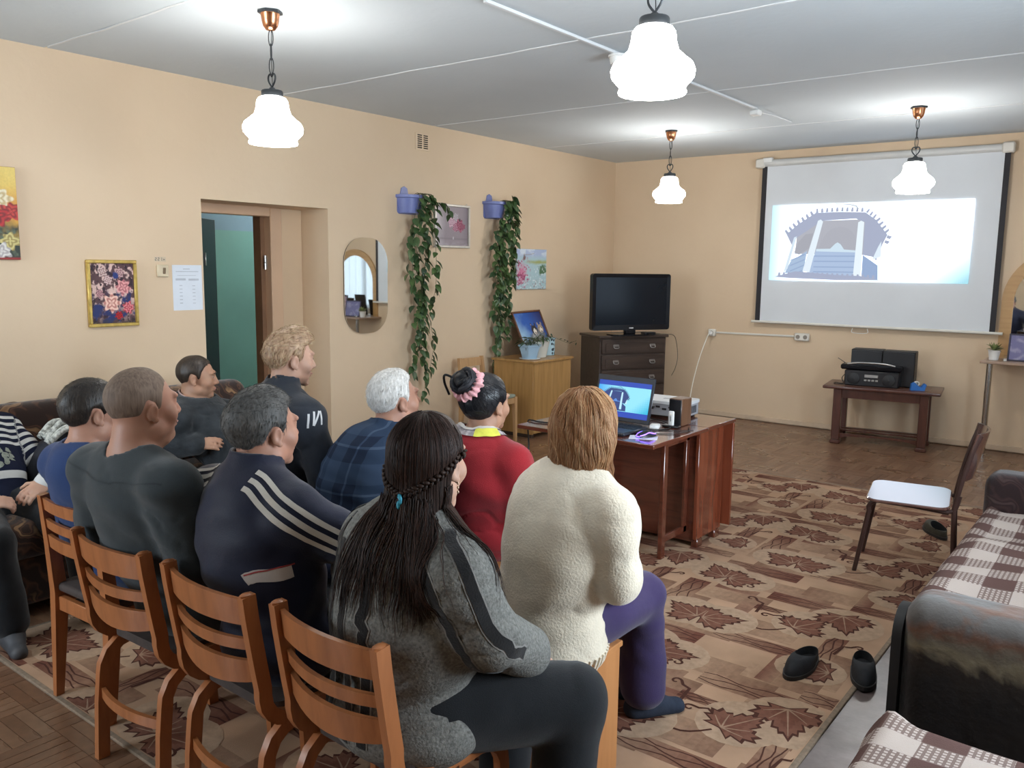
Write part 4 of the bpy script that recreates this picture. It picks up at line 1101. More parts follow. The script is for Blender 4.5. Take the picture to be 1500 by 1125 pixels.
def cable(name, label, pts, r=0.003, mat=None, n=7):
    o = MB().tube(smooth_path(pts, n), r, 6).obj(name, mat or m_dark_cable); tag(o, label, 'cable'); return o
cable('video_cable', 'black cables tangled between laptop and projector', [(-2.26, 4.10, 0.765), (-2.20, 4.16, 0.755), (-2.17, 4.26, 0.754), (-2.22, 4.36, 0.756), (-2.32, 4.44, 0.757), (-2.40, 4.46, 0.76), (-2.43, 4.52, 0.81), (-2.42, 4.545, 0.815)], 0.004)
cable('speaker_cable', 'thin black lead curling over the table by the mouse', [(-2.10, 4.36, 0.7535), (-2.05, 4.25, 0.7535), (-2.09, 4.12, 0.7535), (-2.16, 4.08, 0.7535), (-2.25, 4.14, 0.7535), (-2.13, 4.20, 0.7535), (-2.04, 4.30, 0.7535)], 0.0022)
cable('power_lead', 'white power lead hanging from the wall socket to the projector', [(-4.035, 8.82, 0.935), (-4.05, 8.79, 0.90), (-4.06, 8.6, 0.62), (-3.85, 8.0, 0.30), (-3.2, 6.7, 0.16), (-2.66, 5.2, 0.40), (-2.50, 4.90, 0.72), (-2.47, 4.862, 0.79), (-2.45, 4.79, 0.80)], 0.005, m_white_plastic)

cable('laptop_lead', 'black lead looping over the left end of the folding table to the floor', [(-2.64, 4.06, 0.757), (-2.72, 4.12, 0.756), (-2.80, 4.05, 0.756), (-2.74, 3.96, 0.756), (-2.83, 3.92, 0.756), (-2.895, 3.93, 0.757), (-2.925, 3.93, 0.74), (-2.93, 3.95, 0.60), (-2.90, 3.90, 0.40), (-2.86, 3.94, 0.18), (-2.84, 4.00, 0.030), (-2.80, 4.10, 0.018)], 0.005)

# ------------------------------------------------------------------ yellow cabinet, plants and dog picture
Cb = thing('wooden_cabinet', 'yellow oak veneer cabinet standing against the peach wall', 'cabinet', (-5.0, 6.79, 0))
MB().box((0, 0, 0.745), (0.53, 0.68, 0.022), 0.003).obj('cabinet_top', m_yellowwood, Cb)
for s, nm in ((-1, 'side_panel'), (1, 'side_panel')): MB().box((0, s*0.315, 0.385), (0.48, 0.02, 0.70), 0.002).obj(nm, m_yellowwood, Cb)
MB().box((-0.23, 0, 0.385), (0.02, 0.61, 0.70)).obj('back_panel', m_yellowwood, Cb)
MB().box((0, 0, 0.05), (0.48, 0.61, 0.02)).obj('bottom_board', m_yellowwood, Cb)
for s in (-1, 1):
    dq = MB().box((0.238, s*0.158, 0.39), (0.018, 0.3155, 0.68), 0.001).obj('door', m_yellowwood, Cb)
pl = MB()
for s in (-1, 1): pl.box((0, s*0.29, 0.02), (0.44, 0.05, 0.04))
pl.obj('plinth', m_darkwood, Cb)
def fuzzy_plant(t, n, rad, h, mat, seed, z0, ll=0.05, lw=0.012, dr=0.5):
    r = random.Random(seed); st = MB()
    me = [leaf_mesh(ll*k, lw*k, mat, 0.2, dr) for k in (0.8, 1.0, 1.2)]
    for i in range(n):
        a = r.uniform(0, 2*PI); rr = rad*math.sqrt(r.random()); hh = h*(0.4+0.6*r.random())
        p = (math.cos(a)*rr*0.4, math.sin(a)*rr*0.4, z0); q = (math.cos(a)*rr, math.sin(a)*rr, z0+hh*(1-0.5*(rr/rad)**2))
        st.tube([p, ((p[0]+q[0])/2, (p[1]+q[1])/2, z0+hh*.6), q], 0.0016, 4)
        o = bpy.data.objects.new('leaf', r.choice(me)); COL.objects.link(o); o.parent = t
        o.location = q; o.rotation_euler = (r.uniform(-.6, .6), r.uniform(-.4, .9), a+r.uniform(-.8, .8))
    st.obj('stems', m_stem, t)
def flowerpot(loc, prof, label, mat, seg=20, wave=None, rz=0):
    t = thing('potted_plant', label, 'plant', loc, rz)
    MB().lathe(prof, seg, wave=wave).obj('pot', mat, t, 40)
    r = prof[-1][0]*0.9; MB().lathe([(r, 0), (r*0.5, 0.004), (0.001, 0.006)], 16, (0, 0, prof[-1][1]-0.012)).obj('soil', m_soil, t)
    return t
a = flowerpot((-4.90, 6.60, 0.757), [(0.055, 0), (0.060, 0.004), (0.072, 0.05), (0.086, 0.095), (0.096, 0.098), (0.098, 0.108), (0.09, 0.108)], 'pale blue flared flowerpot at the near end of the yellow cabinet', plain('pale_blue_plastic', (0.36, 0.52, 0.66), 0.35, 0.04), 6)
MB().lathe([(0.07, 0), (0.082, 0.006), (0.08, 0.008), (0.06, 0.004)], 20).obj('saucer', m_white, a)
fuzzy_plant(a, 30, 0.09, 0.06, m_leafs[0], 31, 0.10)
b_ = flowerpot((-4.93, 6.80, 0.757), [(0.048, 0), (0.052, 0.003), (0.066, 0.07), (0.078, 0.118), (0.080, 0.122), (0.074, 0.122)], 'white ribbed flowerpot in the middle of the three on the cabinet', plain('cream_white_plastic', (0.66, 0.66, 0.60), 0.4, 0.03), 40, lambda a, z: 0.015*math.cos(a*20))
fuzzy_plant(b_, 34, 0.10, 0.06, m_leafs[1], 32, 0.115)
m_spot = _nt('spotted_tin')
def spotted():
    m, nt, b = m_spot; v = coords(nt, (38, 38, 30)); w = N(nt, 'ShaderNodeTexVoronoi'); w.inputs['Scale'].default_value = 1.0
    L(nt, v, w.inputs['Vector']); L(nt, ramp(nt, w.outputs['Distance'], [(0.36, (0.02, 0.035, 0.05)), (0.42, (0.42, 0.60, 0.68))]), b.inputs['Base Color']); return m
c_ = flowerpot((-5.00, 6.99, 0.757), [(0.052, 0), (0.056, 0.004), (0.058, 0.135), (0.066, 0.138), (0.066, 0.146), (0.06, 0.146)], 'blue and black patterned flowerpot at the far end of the cabinet', spotted())
fuzzy_plant(c_, 12, 0.09, 0.05, m_leafs[0], 33, 0.135, 0.035)
vi = MB().tube(smooth_path([(0.03, 0.03, 0.15), (0.06, 0.08, 0.13), (0.10, 0.16, 0.10), (0.13, 0.24, 0.115)], 5), 0.0016, 5); vi.obj('trailing_stem', m_stem, c_)
for k in range(5):
    o = bpy.data.objects.new('leaf', leaf_mesh(0.03, 0.015, m_leafs[0])); COL.objects.link(o); o.parent = c_; o.location = (0.06+0.018*k, 0.08+0.04*k, 0.13-0.008*k); o.rotation_euler = (0.4, -0.5+0.3*k, 1.2*k)
for p_, k_ in ((a, 1.3), (b_, 1.3), (c_, 1.2)): p_.scale = (k_,)*3
c_.location.y += 0.06
hk = thing('framed_picture', 'picture of two husky dogs under a blue sky leaning above the flowerpots', 'picture', (-5.11, 7.06, 0.765))
hr = Matrix.Rotation(R_(-25), 3, 'Y')
tilt = Matrix.Rotation(R_(-5), 3, 'X')
R3 = hr @ Matrix.Rotation(R_(1.5), 3, 'X')
fm = frame_mb(0.50, 0.47, 0.020, 0.022); fm.v = [tuple(R3 @ (Vector(p)+Vector((0, 0, 0.235)))) for p in fm.v]
fm.obj('frame', wood('thin_brown_frame', (0.10, 0.04, 0.02), (0.17, 0.07, 0.035), 0.4), hk)
o_ = R3 @ Vector((0.012, -0.235, 0.015)); canvas('picture_print', 0.47, 0.44, 110, 104, p_husky, m_gloss_paint, hk, o_, R3 @ Vector((0, 1, 0)), R3 @ Vector((0, 0, 1)))
bk = MB().box((0.006, 0, 0.235), (0.010, 0.47, 0.45)); bk.v = [tuple(R3 @ Vector(p)) for p in bk.v]; bk.obj('backing', m_darkwood, hk)

# ------------------------------------------------------------------ dark chest of drawers and television
ang = math.atan2(0.862, 0.507)      # its front runs along (0.507, 0.862)
Ch = thing('chest_of_drawers', 'dark brown chest of drawers set across the far corner', 'chest of drawers', (-4.447+(-0.862*0.23), 7.84+0.507*0.23, 0), ang)
# local x along the front, local -y faces the room
MB().box((0, 0, 0.475), (0.80, 0.44, 0.90), 0.003).obj('carcass', m_darkwood, Ch)
MB().box((0, -0.01, 0.935), (0.84, 0.48, 0.026), 0.006).obj('top_board', m_darkwood, Ch)
MB().box((0, 0.0, 0.02), (0.76, 0.40, 0.04)).obj('plinth', m_darkwood, Ch)
m_pull = plain('antique_pull', (0.30, 0.28, 0.26), 0.35, 0.2, 20, metal=0.8)
for k in range(5):
    zc = 0.832-k*0.166
    dr = MB().box((0, -0.228, zc), (0.76, 0.022, 0.150), 0.004).obj('drawer', m_darkwood, Ch)
    hi = MB(); hi.prism([(-0.34, -0.055), (0.34, -0.055), (0.34, 0.030)]+[(0.34-0.68*i/12, 0.030+0.022*math.sin(PI*i/12)) for i in range(1, 12)]+[(-0.34, 0.030)], (0, -0.239, zc), (1, 0, 0), (0, 0, 1), 0.008)
    hi.obj('raised_panel', m_darkwood, dr)
    for s in (-1, 1):
        h = MB().prism(rrect(0.07, 0.022, 0.01, 3), (s*0.22, -0.2465, zc+0.012), (1, 0, 0), (0, 0, 1), 0.003)
        h.tube(smooth_path([(s*0.22-0.03, -0.248, zc+0.01), (s*0.22-0.024, -0.262, zc-0.014), (s*0.22+0.024, -0.262, zc-0.014), (s*0.22+0.03, -0.248, zc+0.01)], 4), 0.005, 6)
        h.obj('drawer_pull', m_pull, dr)
Tv = thing('television', 'black flat television on the dark chest of drawers', 'television', (-4.47-0.862*0.03, 7.80+0.507*0.03, 0.949), ang)
TVW, TVH = 0.93, 0.59
m_tv = plain('tv_gloss_black', (0.006, 0.006, 0.008), 0.22, 0.1, spec=0.3)
fr = MB(); outer = rrect(TVW, TVH, 0.028, 5); inner = rrect(TVW-0.085, TVH-0.095, 0.004, 5); inner = [(x, z+0.008) for x, z in inner]
n = len(outer)
vs = [(x, -0.045, z) for x, z in outer]+[(x, -0.041, z) for x, z in inner]+[(x, 0.02, z) for x, z in outer]+[(x*.9, 0.045, z*.85) for x, z in outer]
fs = [(i, (i+1) % n, n+(i+1) % n, n+i) for i in range(n)]+[(2*n+i, 2*n+(i+1) % n, (i+1) % n, i) for i in range(n)]+[(3*n+i, 3*n+(i+1) % n, 2*n+(i+1) % n, 2*n+i) for i in range(n)]+[tuple(3*n+i for i in range(n))[::-1]]
fr.add([(x, y, z+0.055+TVH/2) for x, y, z in vs], fs); fr.obj('bezel', m_tv, Tv, 30)
MB().box((0, -0.034, 0.063+TVH/2), (TVW-0.08, 0.012, TVH-0.09), 0).obj('screen', plain('tv_screen', (0.006, 0.010, 0.016), 0.12, 0.05, spec=0.35), Tv, smooth=None)
MB().box((0, -0.010, 0.045), (0.13, 0.05, 0.07), 0.01).obj('stand_neck', m_tv, Tv)
MB().prism([(x, y) for x, y in rrect(0.48, 0.24, 0.09)], (0, 0, 0), (1, 0, 0), (0, 1, 0), 0.014).obj('stand_base', m_tv, Tv, 30)
MB().box((0, -0.0462, 0.078), (0.05, 0.001, 0.010)).obj('maker_mark', plain('silver_print', (0.6, 0.6, 0.6), 0.3), Tv)
rc = thing('set_top_box', 'small black set-top box beside the television foot', 'set-top box', (-4.36, 7.99, 0.949), ang)
MB().box((0, 0, 0.016), (0.13, 0.10, 0.030), 0.004).obj('body', m_black, rc)
MB().box((0, -0.0505, 0.016), (0.10, 0.002, 0.014)).obj('front_window', m_tv, rc)
cable('television_cable', 'thin lead hanging down the right side of the dark chest', [(-4.36, 8.10, 0.953), (-4.25, 8.17, 0.953), (-4.185, 8.235, 0.94), (-4.16, 8.26, 0.86), (-4.15, 8.28, 0.70), (-4.17, 8.27, 0.58), (-4.2, 8.25, 0.50)], 0.004, plain('brown_lead', (0.12, 0.09, 0.06), 0.6))

# ------------------------------------------------------------------ coffee table with the stereo
Ct = thing('coffee_table', 'dark mahogany table with thick legs and low stretchers under the screen', 'table', (-2.085, 8.50, 0), R_(8))
MB().box((0, 0, 0.548), (1.02, 0.53, 0.030), 0.009, None, None, 2).obj('table_top', m_mahog, Ct)
ins = MB().box((0, 0, 0.5645), (0.84, 0.36, 0.003), 0.001); ins.obj('inlaid_panel', wood('inlay', (0.10, 0.045, 0.030), (0.15, 0.07, 0.045), 0.3), Ct)
ap = MB()
for s in (-1, 1): ap.box((0, s*0.20, 0.49), (0.70, 0.022, 0.085), 0.002); ap.box((s*0.385, 0, 0.49), (0.022, 0.33, 0.085), 0.002)
ap.obj('apron', m_mahog, Ct)
for sx in (-1, 1):
    for sy in (-1, 1):
        MB().box((sx*0.375, sy*0.19, 0.285), (0.075, 0.075, 0.49), 0.005).obj('leg', m_mahog, Ct)
        MB().box((sx*0.375, sy*0.19, 0.02), (0.095, 0.09, 0.04), 0.008).obj('foot', m_mahog, Ct)
for s in (-1, 1):
    q = MB(); q.prism([(-0.34, 0.10), (0.34, 0.10), (0.34, 0.055), (0.26, 0.075), (0, 0.085), (-0.26, 0.075), (-0.34, 0.055)], (0, s*0.19+0.012, 0), (1, 0, 0), (0, 0, 1), 0.024); q.obj('long_stretcher', m_mahog, Ct)
    MB().box((s*0.375, 0, 0.075), (0.03, 0.31, 0.05), 0.003).obj('end_stretcher', m_mahog, Ct)
for k in range(2): MB().box((0, -0.06+k*0.12, 0.112), (0.72, 0.05, 0.016), 0.002).obj('low_slat', m_mahog, Ct)
m_spk = plain('speaker_black', (0.012, 0.012, 0.013), 0.5, 0.2, 30)
for k, x in enumerate((-2.265, -1.975)):
    s = thing('stereo_speaker', ['black stereo speaker behind the receiver, left of the two', 'black stereo speaker with its right side showing, right of the two'][k], 'speaker', (x, 8.60, 0.566), R_(6))
    MB().box((0, 0, 0.168), (0.285, 0.20, 0.335), 0.006).obj('cabinet', m_spk, s)
    MB().prism([(-0.135, -0.155)]+[(0.135, -0.155), (0.135, 0.150), (0, 0.160), (-0.135, 0.150)], (0, -0.101, 0.168), (1, 0, 0), (0, 0, 1), 0.012).obj('grille', m_black, s)
Rc = thing('stereo_receiver', 'black stereo unit with two round dials in front of the speakers', 'stereo', (-2.165, 8.405, 0.566), R_(7))
MB().box((0, 0, 0.075), (0.48, 0.17, 0.150), 0.01).obj('body', m_black, Rc)
MB().box((-0.01, -0.005, 0.178), (0.54, 0.16, 0.05), 0.012).obj('cassette_deck', m_tv, Rc)
MB().tube(smooth_path([(-0.22, -0.07, 0.205), (-0.1, -0.085, 0.222), (0.1, -0.085, 0.222), (0.2, -0.07, 0.205)], 5), 0.008, 8).obj('handle', m_steel, Rc)
for s in (-1, 1):
    MB().lathe([(0.055, -0.004), (0.055, 0.008), (0.048, 0.012), (0.02, 0.010), (0.0, 0.016)], 24).obj('dial', m_steel if 0 else m_spk, Rc).matrix_local = Matrix.Translation((s*0.155, -0.088, 0.07)) @ Matrix.Rotation(R_(90), 4, 'X')
bt = MB()
for k in range(4): bt.box((-0.05+k*0.033, -0.087, 0.06), (0.024, 0.006, 0.016), 0.002)
bt.box((0, -0.087, 0.10), (0.12, 0.005, 0.028), 0.002); bt.obj('buttons', m_steel, Rc)
MB().tube([(-0.24, 0.05, 0.19), (-0.33, 0.05, 0.245)], 0.003, 6).obj('aerial', m_darkmetal, Rc)
cable('stereo_cable', 'black lead trailing over the left end of the mahogany table', [(-2.40, 8.40, 0.68), (-2.45, 8.42, 0.62), (-2.42, 8.36, 0.575), (-2.50, 8.38, 0.572), (-2.48, 8.30, 0.571), (-2.40, 8.33, 0.571)], 0.004)
Tp = thing('tape_dispenser', 'small bright blue tape dispenser on the mahogany table', 'tape dispenser', (-1.76, 8.38, 0.566), R_(30))
m_tblue = plain('bright_blue', (0.03, 0.16, 0.50), 0.35, 0.05)
MB().prism([(-0.06, 0), (0.06, 0), (0.075, 0.055), (0.06, 0.065), (0.03, 0.03), (0.0, 0.045), (-0.03, 0.075), (-0.055, 0.06)], (0, 0.02, 0), (1, 0, 0), (0, 0, 1), 0.04).obj('body', m_tblue, Tp)
MB().lathe([(0.024, -0.012), (0.024, 0.012), (0.015, 0.012), (0.015, -0.012)], 18).obj('tape_roll', m_white_plastic, Tp).matrix_local = Matrix.Translation((-0.01, 0, 0.062)) @ Matrix.Rotation(R_(90), 4, 'X')

# ------------------------------------------------------------------ arched mirror and console shelf at the right
m_archwood = wood('arch_plywood', (0.46, 0.26, 0.10), (0.56, 0.34, 0.15), 0.45, (1.5, 12, 12))
Ar = thing('arched_mirror', 'arched mirror in a flat tan wooden surround, cut by the right edge', 'mirror', (-0.712, FY, 0))
rO, rI, zs, z0 = 0.50, 0.405, 1.39, 0.86
po_ = arc(0, zs, rO, 0, 180, 24); pi_ = arc(0, zs, rI, 0, 180, 24)
po_ = [(rO, z0)]+po_+[(-rO, z0)]; pi_ = [(rI, z0)]+pi_+[(-rI, z0)]
n = len(po_); mb = MB()
for yy in (-0.002, -0.022): mb.v += [(x, yy, z) for x, z in po_]+[(x, yy, z) for x, z in pi_]
fs = []
for i in range(n-1):
    fs += [(2*n+i, 3*n+i, 3*n+i+1, 2*n+i+1)[::-1], (i, i+1, 2*n+i+1, 2*n+i), (n+i, 3*n+i, 3*n+i+1, n+i+1)]
fs += [(0, 2*n, 3*n, n), (n-1, 2*n-1, 4*n-1, 3*n-1)]
mb.f = fs; mb.c = [None]*len(fs); mb.mi = [0]*len(fs)
mb.obj('wooden_surround', m_archwood, Ar, 30)
MB().prism(pi_, (0, -0.006, 0), (1, 0, 0), (0, 0, 1), 0.004).obj('mirror_glass', m_mirror, Ar, smooth=None)
Sh = thing('console_shelf', 'pale wall shelf on a chrome post under the arched mirror', 'shelf', (-0.72, FY, 0))
MB().box((0, -0.225, 0.862), (1.12, 0.45, 0.022), 0.003).obj('shelf_board', wood('shelf_laminate', (0.32, 0.21, 0.15), (0.42, 0.29, 0.21), 0.4, (1.5, 12, 12)), Sh)
for s in (-1, 1):
    MB().tube([(s*0.485, -0.415, 0.0), (s*0.485, -0.415, 0.85)], 0.025, 18).obj('post', m_chrome, Sh)
    MB().lathe([(0.034, 0), (0.034, 0.03), (0.027, 0.034)], 18, (s*0.485, -0.415, 0)).obj('post_foot', m_chrome, Sh)
pt = flowerpot((-1.195, 8.60, 0.874), [(0.034, 0), (0.038, 0.003), (0.05, 0.085), (0.053, 0.09), (0.05, 0.09)], 'small white pot with a pale succulent on the console shelf', m_white)
r_ = random.Random(3)
ml = plain('succulent_green', (0.20, 0.24, 0.09), 0.5, 0.3, 30)
lms = [leaf_mesh(0.085, 0.03, ml, 0.4, d) for d in (-0.2, 0.1, 0.4)]
for k in range(22):
    o = bpy.data.objects.new('leaf', r_.choice(lms)); COL.objects.link(o); o.parent = pt
    o.location = (0, 0, 0.085); o.rotation_euler = (0, -r_.uniform(0.1, 1.1), k*2.4)
gl = thing('glass_jar', 'tiny clear glass jar between the white pot and the picture', 'jar', (-1.10, 8.56, 0.874))
MB().lathe([(0.018, 0), (0.02, 0.003), (0.02, 0.035), (0.014, 0.045), (0.014, 0.055)], 14).obj('glass', m_glasspane, gl)
MB().lathe([(0.012, 0.002), (0.012, 0.018)], 12).obj('contents', m_white, gl)
def stand_frame(x, y, w, h, label, fcol, fun, tw=0.018, rz=0, lean=10):
    t = thing('framed_picture', label, 'picture', (x, y, 0.874), rz)
    Rr = Matrix.Rotation(R_(-lean), 3, 'X')
    mb = MB()
    for (cx, cz, sx, sz) in ((0, h-tw/2, w, tw), (0, tw/2, w, tw), (-w/2+tw/2, h/2, tw, h-2*tw), (w/2-tw/2, h/2, tw, h-2*tw)):
        mb.box((cx, 0, cz), (sx, 0.016, sz), 0.003)
    mb.v = [tuple(Rr @ Vector(p)) for p in mb.v]; mb.obj('frame', plain('frame_'+fcol[0], fcol[1], 0.35), t)
    o = Rr @ Vector((-w/2+tw, -0.001, tw)); canvas('picture_print', w-2*tw, h-2*tw, 24, 24, fun, m_gloss_paint, t, o, Vector((1, 0, 0)), Rr @ Vector((0, 0, 1)))
    b = MB().box((0, 0.006, h/2), (w-0.004, 0.006, h-0.004)); b.v = [tuple(Rr @ Vector(p)) for p in b.v]; b.obj('backing', m_darkwood, t)
    ft = MB().box((0, 0.075, h*0.35), (0.04, 0.006, h*0.75), 0, Matrix.Rotation(R_(16), 3, 'X')); ft.obj('easel_back', m_darkwood, t)
    return t
def purple(u, v):
    c = np.ones((len(u), 3))*np.array(srgb(112, 108, 150)); c = blend(c, srgb(150, 146, 176), np.clip((fnoise(u*5, v*5)-.5)*4, 0, 1))
    return blend(c, srgb(170, 168, 190), np.clip(1-abs(u-v*0.8-0.2)*12, 0, 1)*np.clip(.5-v, 0, 1)*1.6)
stand_frame(-0.93, 8.62, 0.33, 0.245, 'dark framed violet picture on the console shelf, cut by the right edge', ('violet', (0.035, 0.028, 0.055)), purple, 0.014)
def pinkish(u, v): return blend(np.ones((len(u), 3))*np.array(srgb(176, 150, 160)), srgb(120, 80, 92), np.clip((fnoise(u*6, v*6)-.45)*5, 0, 1))
def reddish(u, v): return blend(np.ones((len(u), 3))*np.array(srgb(150, 60, 66)), srgb(190, 120, 120), np.clip((fnoise(u*6, v*6)-.5)*5, 0, 1))
stand_frame(-0.62, 8.66, 0.24, 0.32, 'dark framed pink picture on the shelf, seen in the rounded mirror', ('dark', (0.03, 0.02, 0.03)), pinkish)
stand_frame(-0.36, 8.66, 0.22, 0.26, 'red framed picture on the shelf, seen in the rounded mirror', ('red', (0.22, 0.03, 0.04)), reddish)
# ------------------------------------------------------------------ chairs
m_seatpad = plain('dark_seat_pad', (0.05, 0.035, 0.03), 0.8, 0.2, 30, 0.3, 300)
def curved_slat(w, bow, z0, z1, drop0=0.0, drop1=0.0, y=0.0, th=0.014, tilt=0.0, n=12):
    vs = []
    for i in range(n+1):
        t_ = i/n*2-1; x = t_*w/2; b = y-bow*(1-t_*t_); k = 1-t_*t_
        za, zb = z0-drop0*k, z1-drop1*k
        for yy, zz in ((b-th/2, za), (b+th/2, za), (b+th/2+tilt*(zb-za), zb), (b-th/2+tilt*(zb-za), zb)): vs.append((x, yy, zz))
    fs = [(i*4+j, i*4+(j+1) % 4, i*4+4+(j+1) % 4, i*4+4+j) for i in range(n) for j in range(4)]+[(0, 1, 2, 3)[::-1], tuple(n*4+j for j in range(4))]
    return MB().add(vs, fs)
def bent_chair(label, loc, rz):
    t = thing('bentwood_chair', label, 'chair', loc, rz, 'bentwood ladder-back chairs in the nearest row')
    hw = 0.193
    post = [(-0.245, 0.800), (-0.238, 0.74), (-0.226, 0.66), (-0.213, 0.58), (-0.204, 0.53)]
    bend = [(-0.204+0.085-0.085*math.cos(R_(a)), 0.505-0.085*math.sin(R_(a))) for a in (0, 20, 40, 60, 80, 90)]
    rail = [(-0.05, 0.420), (0.10, 0.420), (0.20, 0.420)]
    leg_r = [(-0.02, 0.397), (-0.07, 0.396)]+[(-0.09-0.10*math.sin(R_(a)), 0.296+0.10*math.cos(R_(a))) for a in (0, 25, 50, 75, 90)]+[(-0.200, 0.20), (-0.21, 0.0)]
    leg_f = [(0.02, 0.397), (0.09, 0.396)]+[(0.11+0.09*math.sin(R_(a)), 0.306+0.09*math.cos(R_(a))) for a in (0, 25, 50, 75, 90)]+[(0.205, 0.20), (0.215, 0.0)]
    for s in (-1, 1):
        x = s*hw
        p = MB().tube([(x, y, z) for y, z in post+bend+rail], 1.0, flat=(0.025, 0.040), up=(1, 0, 0))
        p.ell((x, -0.246, 0.800), (0.0125, 0.020, 0.008), 10, 5)
        p.obj('back_post', m_chairwood, t, 40)
        MB().tube([(x*0.93, y, z) for y, z in leg_r], 1.0, flat=(0.024, 0.040), up=(1, 0, 0)).obj('rear_leg', m_chairwood, t, 40)
        MB().tube([(x*0.93, y, z) for y, z in leg_f], 1.0, flat=(0.024, 0.038), up=(1, 0, 0)).obj('front_leg', m_chairwood, t, 40)
    w = 2*hw-0.02
    curved_slat(w, 0.030, 0.712, 0.784, 0.004, -0.004, -0.232, tilt=-0.12).obj('top_slat', m_chairwood, t, 40)
    curved_slat(w, 0.032, 0.640, 0.672, 0.010, 0.008, -0.220, tilt=-0.12).obj('middle_slat', m_chairwood, t, 40)
    curved_slat(w, 0.034, 0.548, 0.608, 0.026, 0.008, -0.208, tilt=-0.12).obj('lower_slat', m_chairwood, t, 40)
    curved_slat(w*0.96, 0.030, 0.215, 0.248, 0, 0, -0.197).obj('rear_stretcher', m_chairwood, t, 40)
    MB().box((0, 0.20, 0.405), (w, 0.02, 0.04), 0.003).obj('front_rail', m_chairwood, t)
    MB().prism(rrect(2*hw-0.03, 0.38, 0.05), (0, 0.03, 0.425), (1, 0, 0), (0, 1, 0), 0.03).obj('seat', m_seatpad, t, 30)
    return t
ch1 = bent_chair('bentwood chair under the man in the grey T-shirt', (-2.518, 1.462, 0), R_(2))
copy_tree(ch1, 'bentwood chair under the man in the striped navy track jacket', (-2.0, 1.475, 0), R_(-1))
copy_tree(ch1, 'bentwood chair under the long haired woman, nearest the camera', (-1.512, 1.49, 0), R_(-2))
def plain_chair(name, label, loc, rz, mat, pad, hb=0.80, slats=((0.745, 0.79), (0.675, 0.71), (0.60, 0.65)), sw=0.37, bow=0.02):
    t = thing(name, label, 'chair', loc, rz)
    hw = sw/2
    for s in (-1, 1):
        MB().tube([(s*hw, -0.225, hb), (s*hw, -0.205, 0.62), (s*hw, -0.19, 0.42), (s*hw, -0.195, 0.30), (s*hw, -0.215, 0)], [0.8, 1, 1.15, 1.1, 0.7], flat=(0.032, 0.042), up=(1, 0, 0)).obj('rear_leg', mat, t, 40)
        MB().tube([(s*hw, 0.19, 0.43), (s*hw, 0.195, 0.30), (s*hw, 0.205, 0)], [1.1, 1.0, 0.7], flat=(0.034, 0.036), up=(1, 0, 0)).obj('front_leg', mat, t, 40)
        MB().box((s*hw, 0, 0.395), (0.022, 0.36, 0.055), 0.003).obj('side_rail', mat, t)
    for i, (a, b) in enumerate(slats):
        yy = -0.195-0.03*((a+b)/2-0.42)/0.38
        curved_slat(sw-0.02, bow, a, b, 0, 0, yy, tilt=-0.1).obj(('top_slat', 'middle_slat', 'lower_slat')[i], mat, t, 40)
    MB().box((0, -0.19, 0.375), (sw-0.03, 0.024, 0.055), 0.003).obj('rear_rail', mat, t)
    MB().box((0, 0.19, 0.395), (sw-0.03, 0.024, 0.055), 0.003).obj('front_rail', mat, t)
    MB().box((0, 0, 0.437), (sw+0.02, 0.40, 0.035), 0.014, None, None, 3).obj('seat', pad, t, 30)
    return t
plain_chair('wooden_chair', 'straight legged wooden chair under the man in the blue sweater', (-3.04, 1.56, 0), R_(3), m_chairwood, m_seatpad, sw=0.36)
plain_chair('wooden_chair', 'pale wooden chair with a grey green seat against the wall by the yellow cabinet', (-5.01, 6.10, 0), R_(-90), m_paleoak, plain('grey_green_cover', (0.26, 0.30, 0.24), 0.6, 0.1, 20), 0.79, ((0.70, 0.78), (0.62, 0.645), (0.54, 0.565)), 0.32)
st = thing('box_stool', 'light wooden box stool under the woman in the white sweater', 'stool', (-1.525, 2.145, 0), R_(2))
MB().box((0.215, 0, 0.215), (0.02, 0.245, 0.43), 0.003).obj('side_board', m_stool, st)
MB().box((-0.215, 0, 0.215), (0.02, 0.245, 0.43), 0.003).obj('side_board', m_stool, st)
for s in (-1, 1): MB().box((0, s*0.112, 0.225), (0.41, 0.018, 0.40), 0.002).obj('front_board', m_stool, st)
MB().box((0, 0, 0.44), (0.46, 0.265, 0.02), 0.003).obj('seat_board', m_stool, st)
for who, x, y in (('tall blond man', -3.02, 2.30), ('white haired man', -2.52, 2.14), ('woman in red', -2.20, 2.64)):
    copy_tree(st, 'box stool hidden beneath the '+who+' of the middle row', (x, y, 0), R_(2), 'box stools of the middle row under the sitters')
# metal framed chair at the right, facing the audience
m_tubepaint = plain('brown_tube_paint', (0.045, 0.022, 0.018), 0.3, 0.1)
m_brownply = plain('glossy_brown_ply', (0.10, 0.045, 0.035), 0.20, 0.15, 8, spec=0.9)
m_brownply.node_tree.nodes['Principled BSDF'].inputs['Coat Weight'].default_value = 1.0
m_brownply.node_tree.nodes['Principled BSDF'].inputs['Coat Roughness'].default_value = 0.10
mc = thing('metal_chair', 'brown tube framed chair with a glossy seat standing alone on the rug', 'chair', (-1.0, 4.93, 0), R_(99))
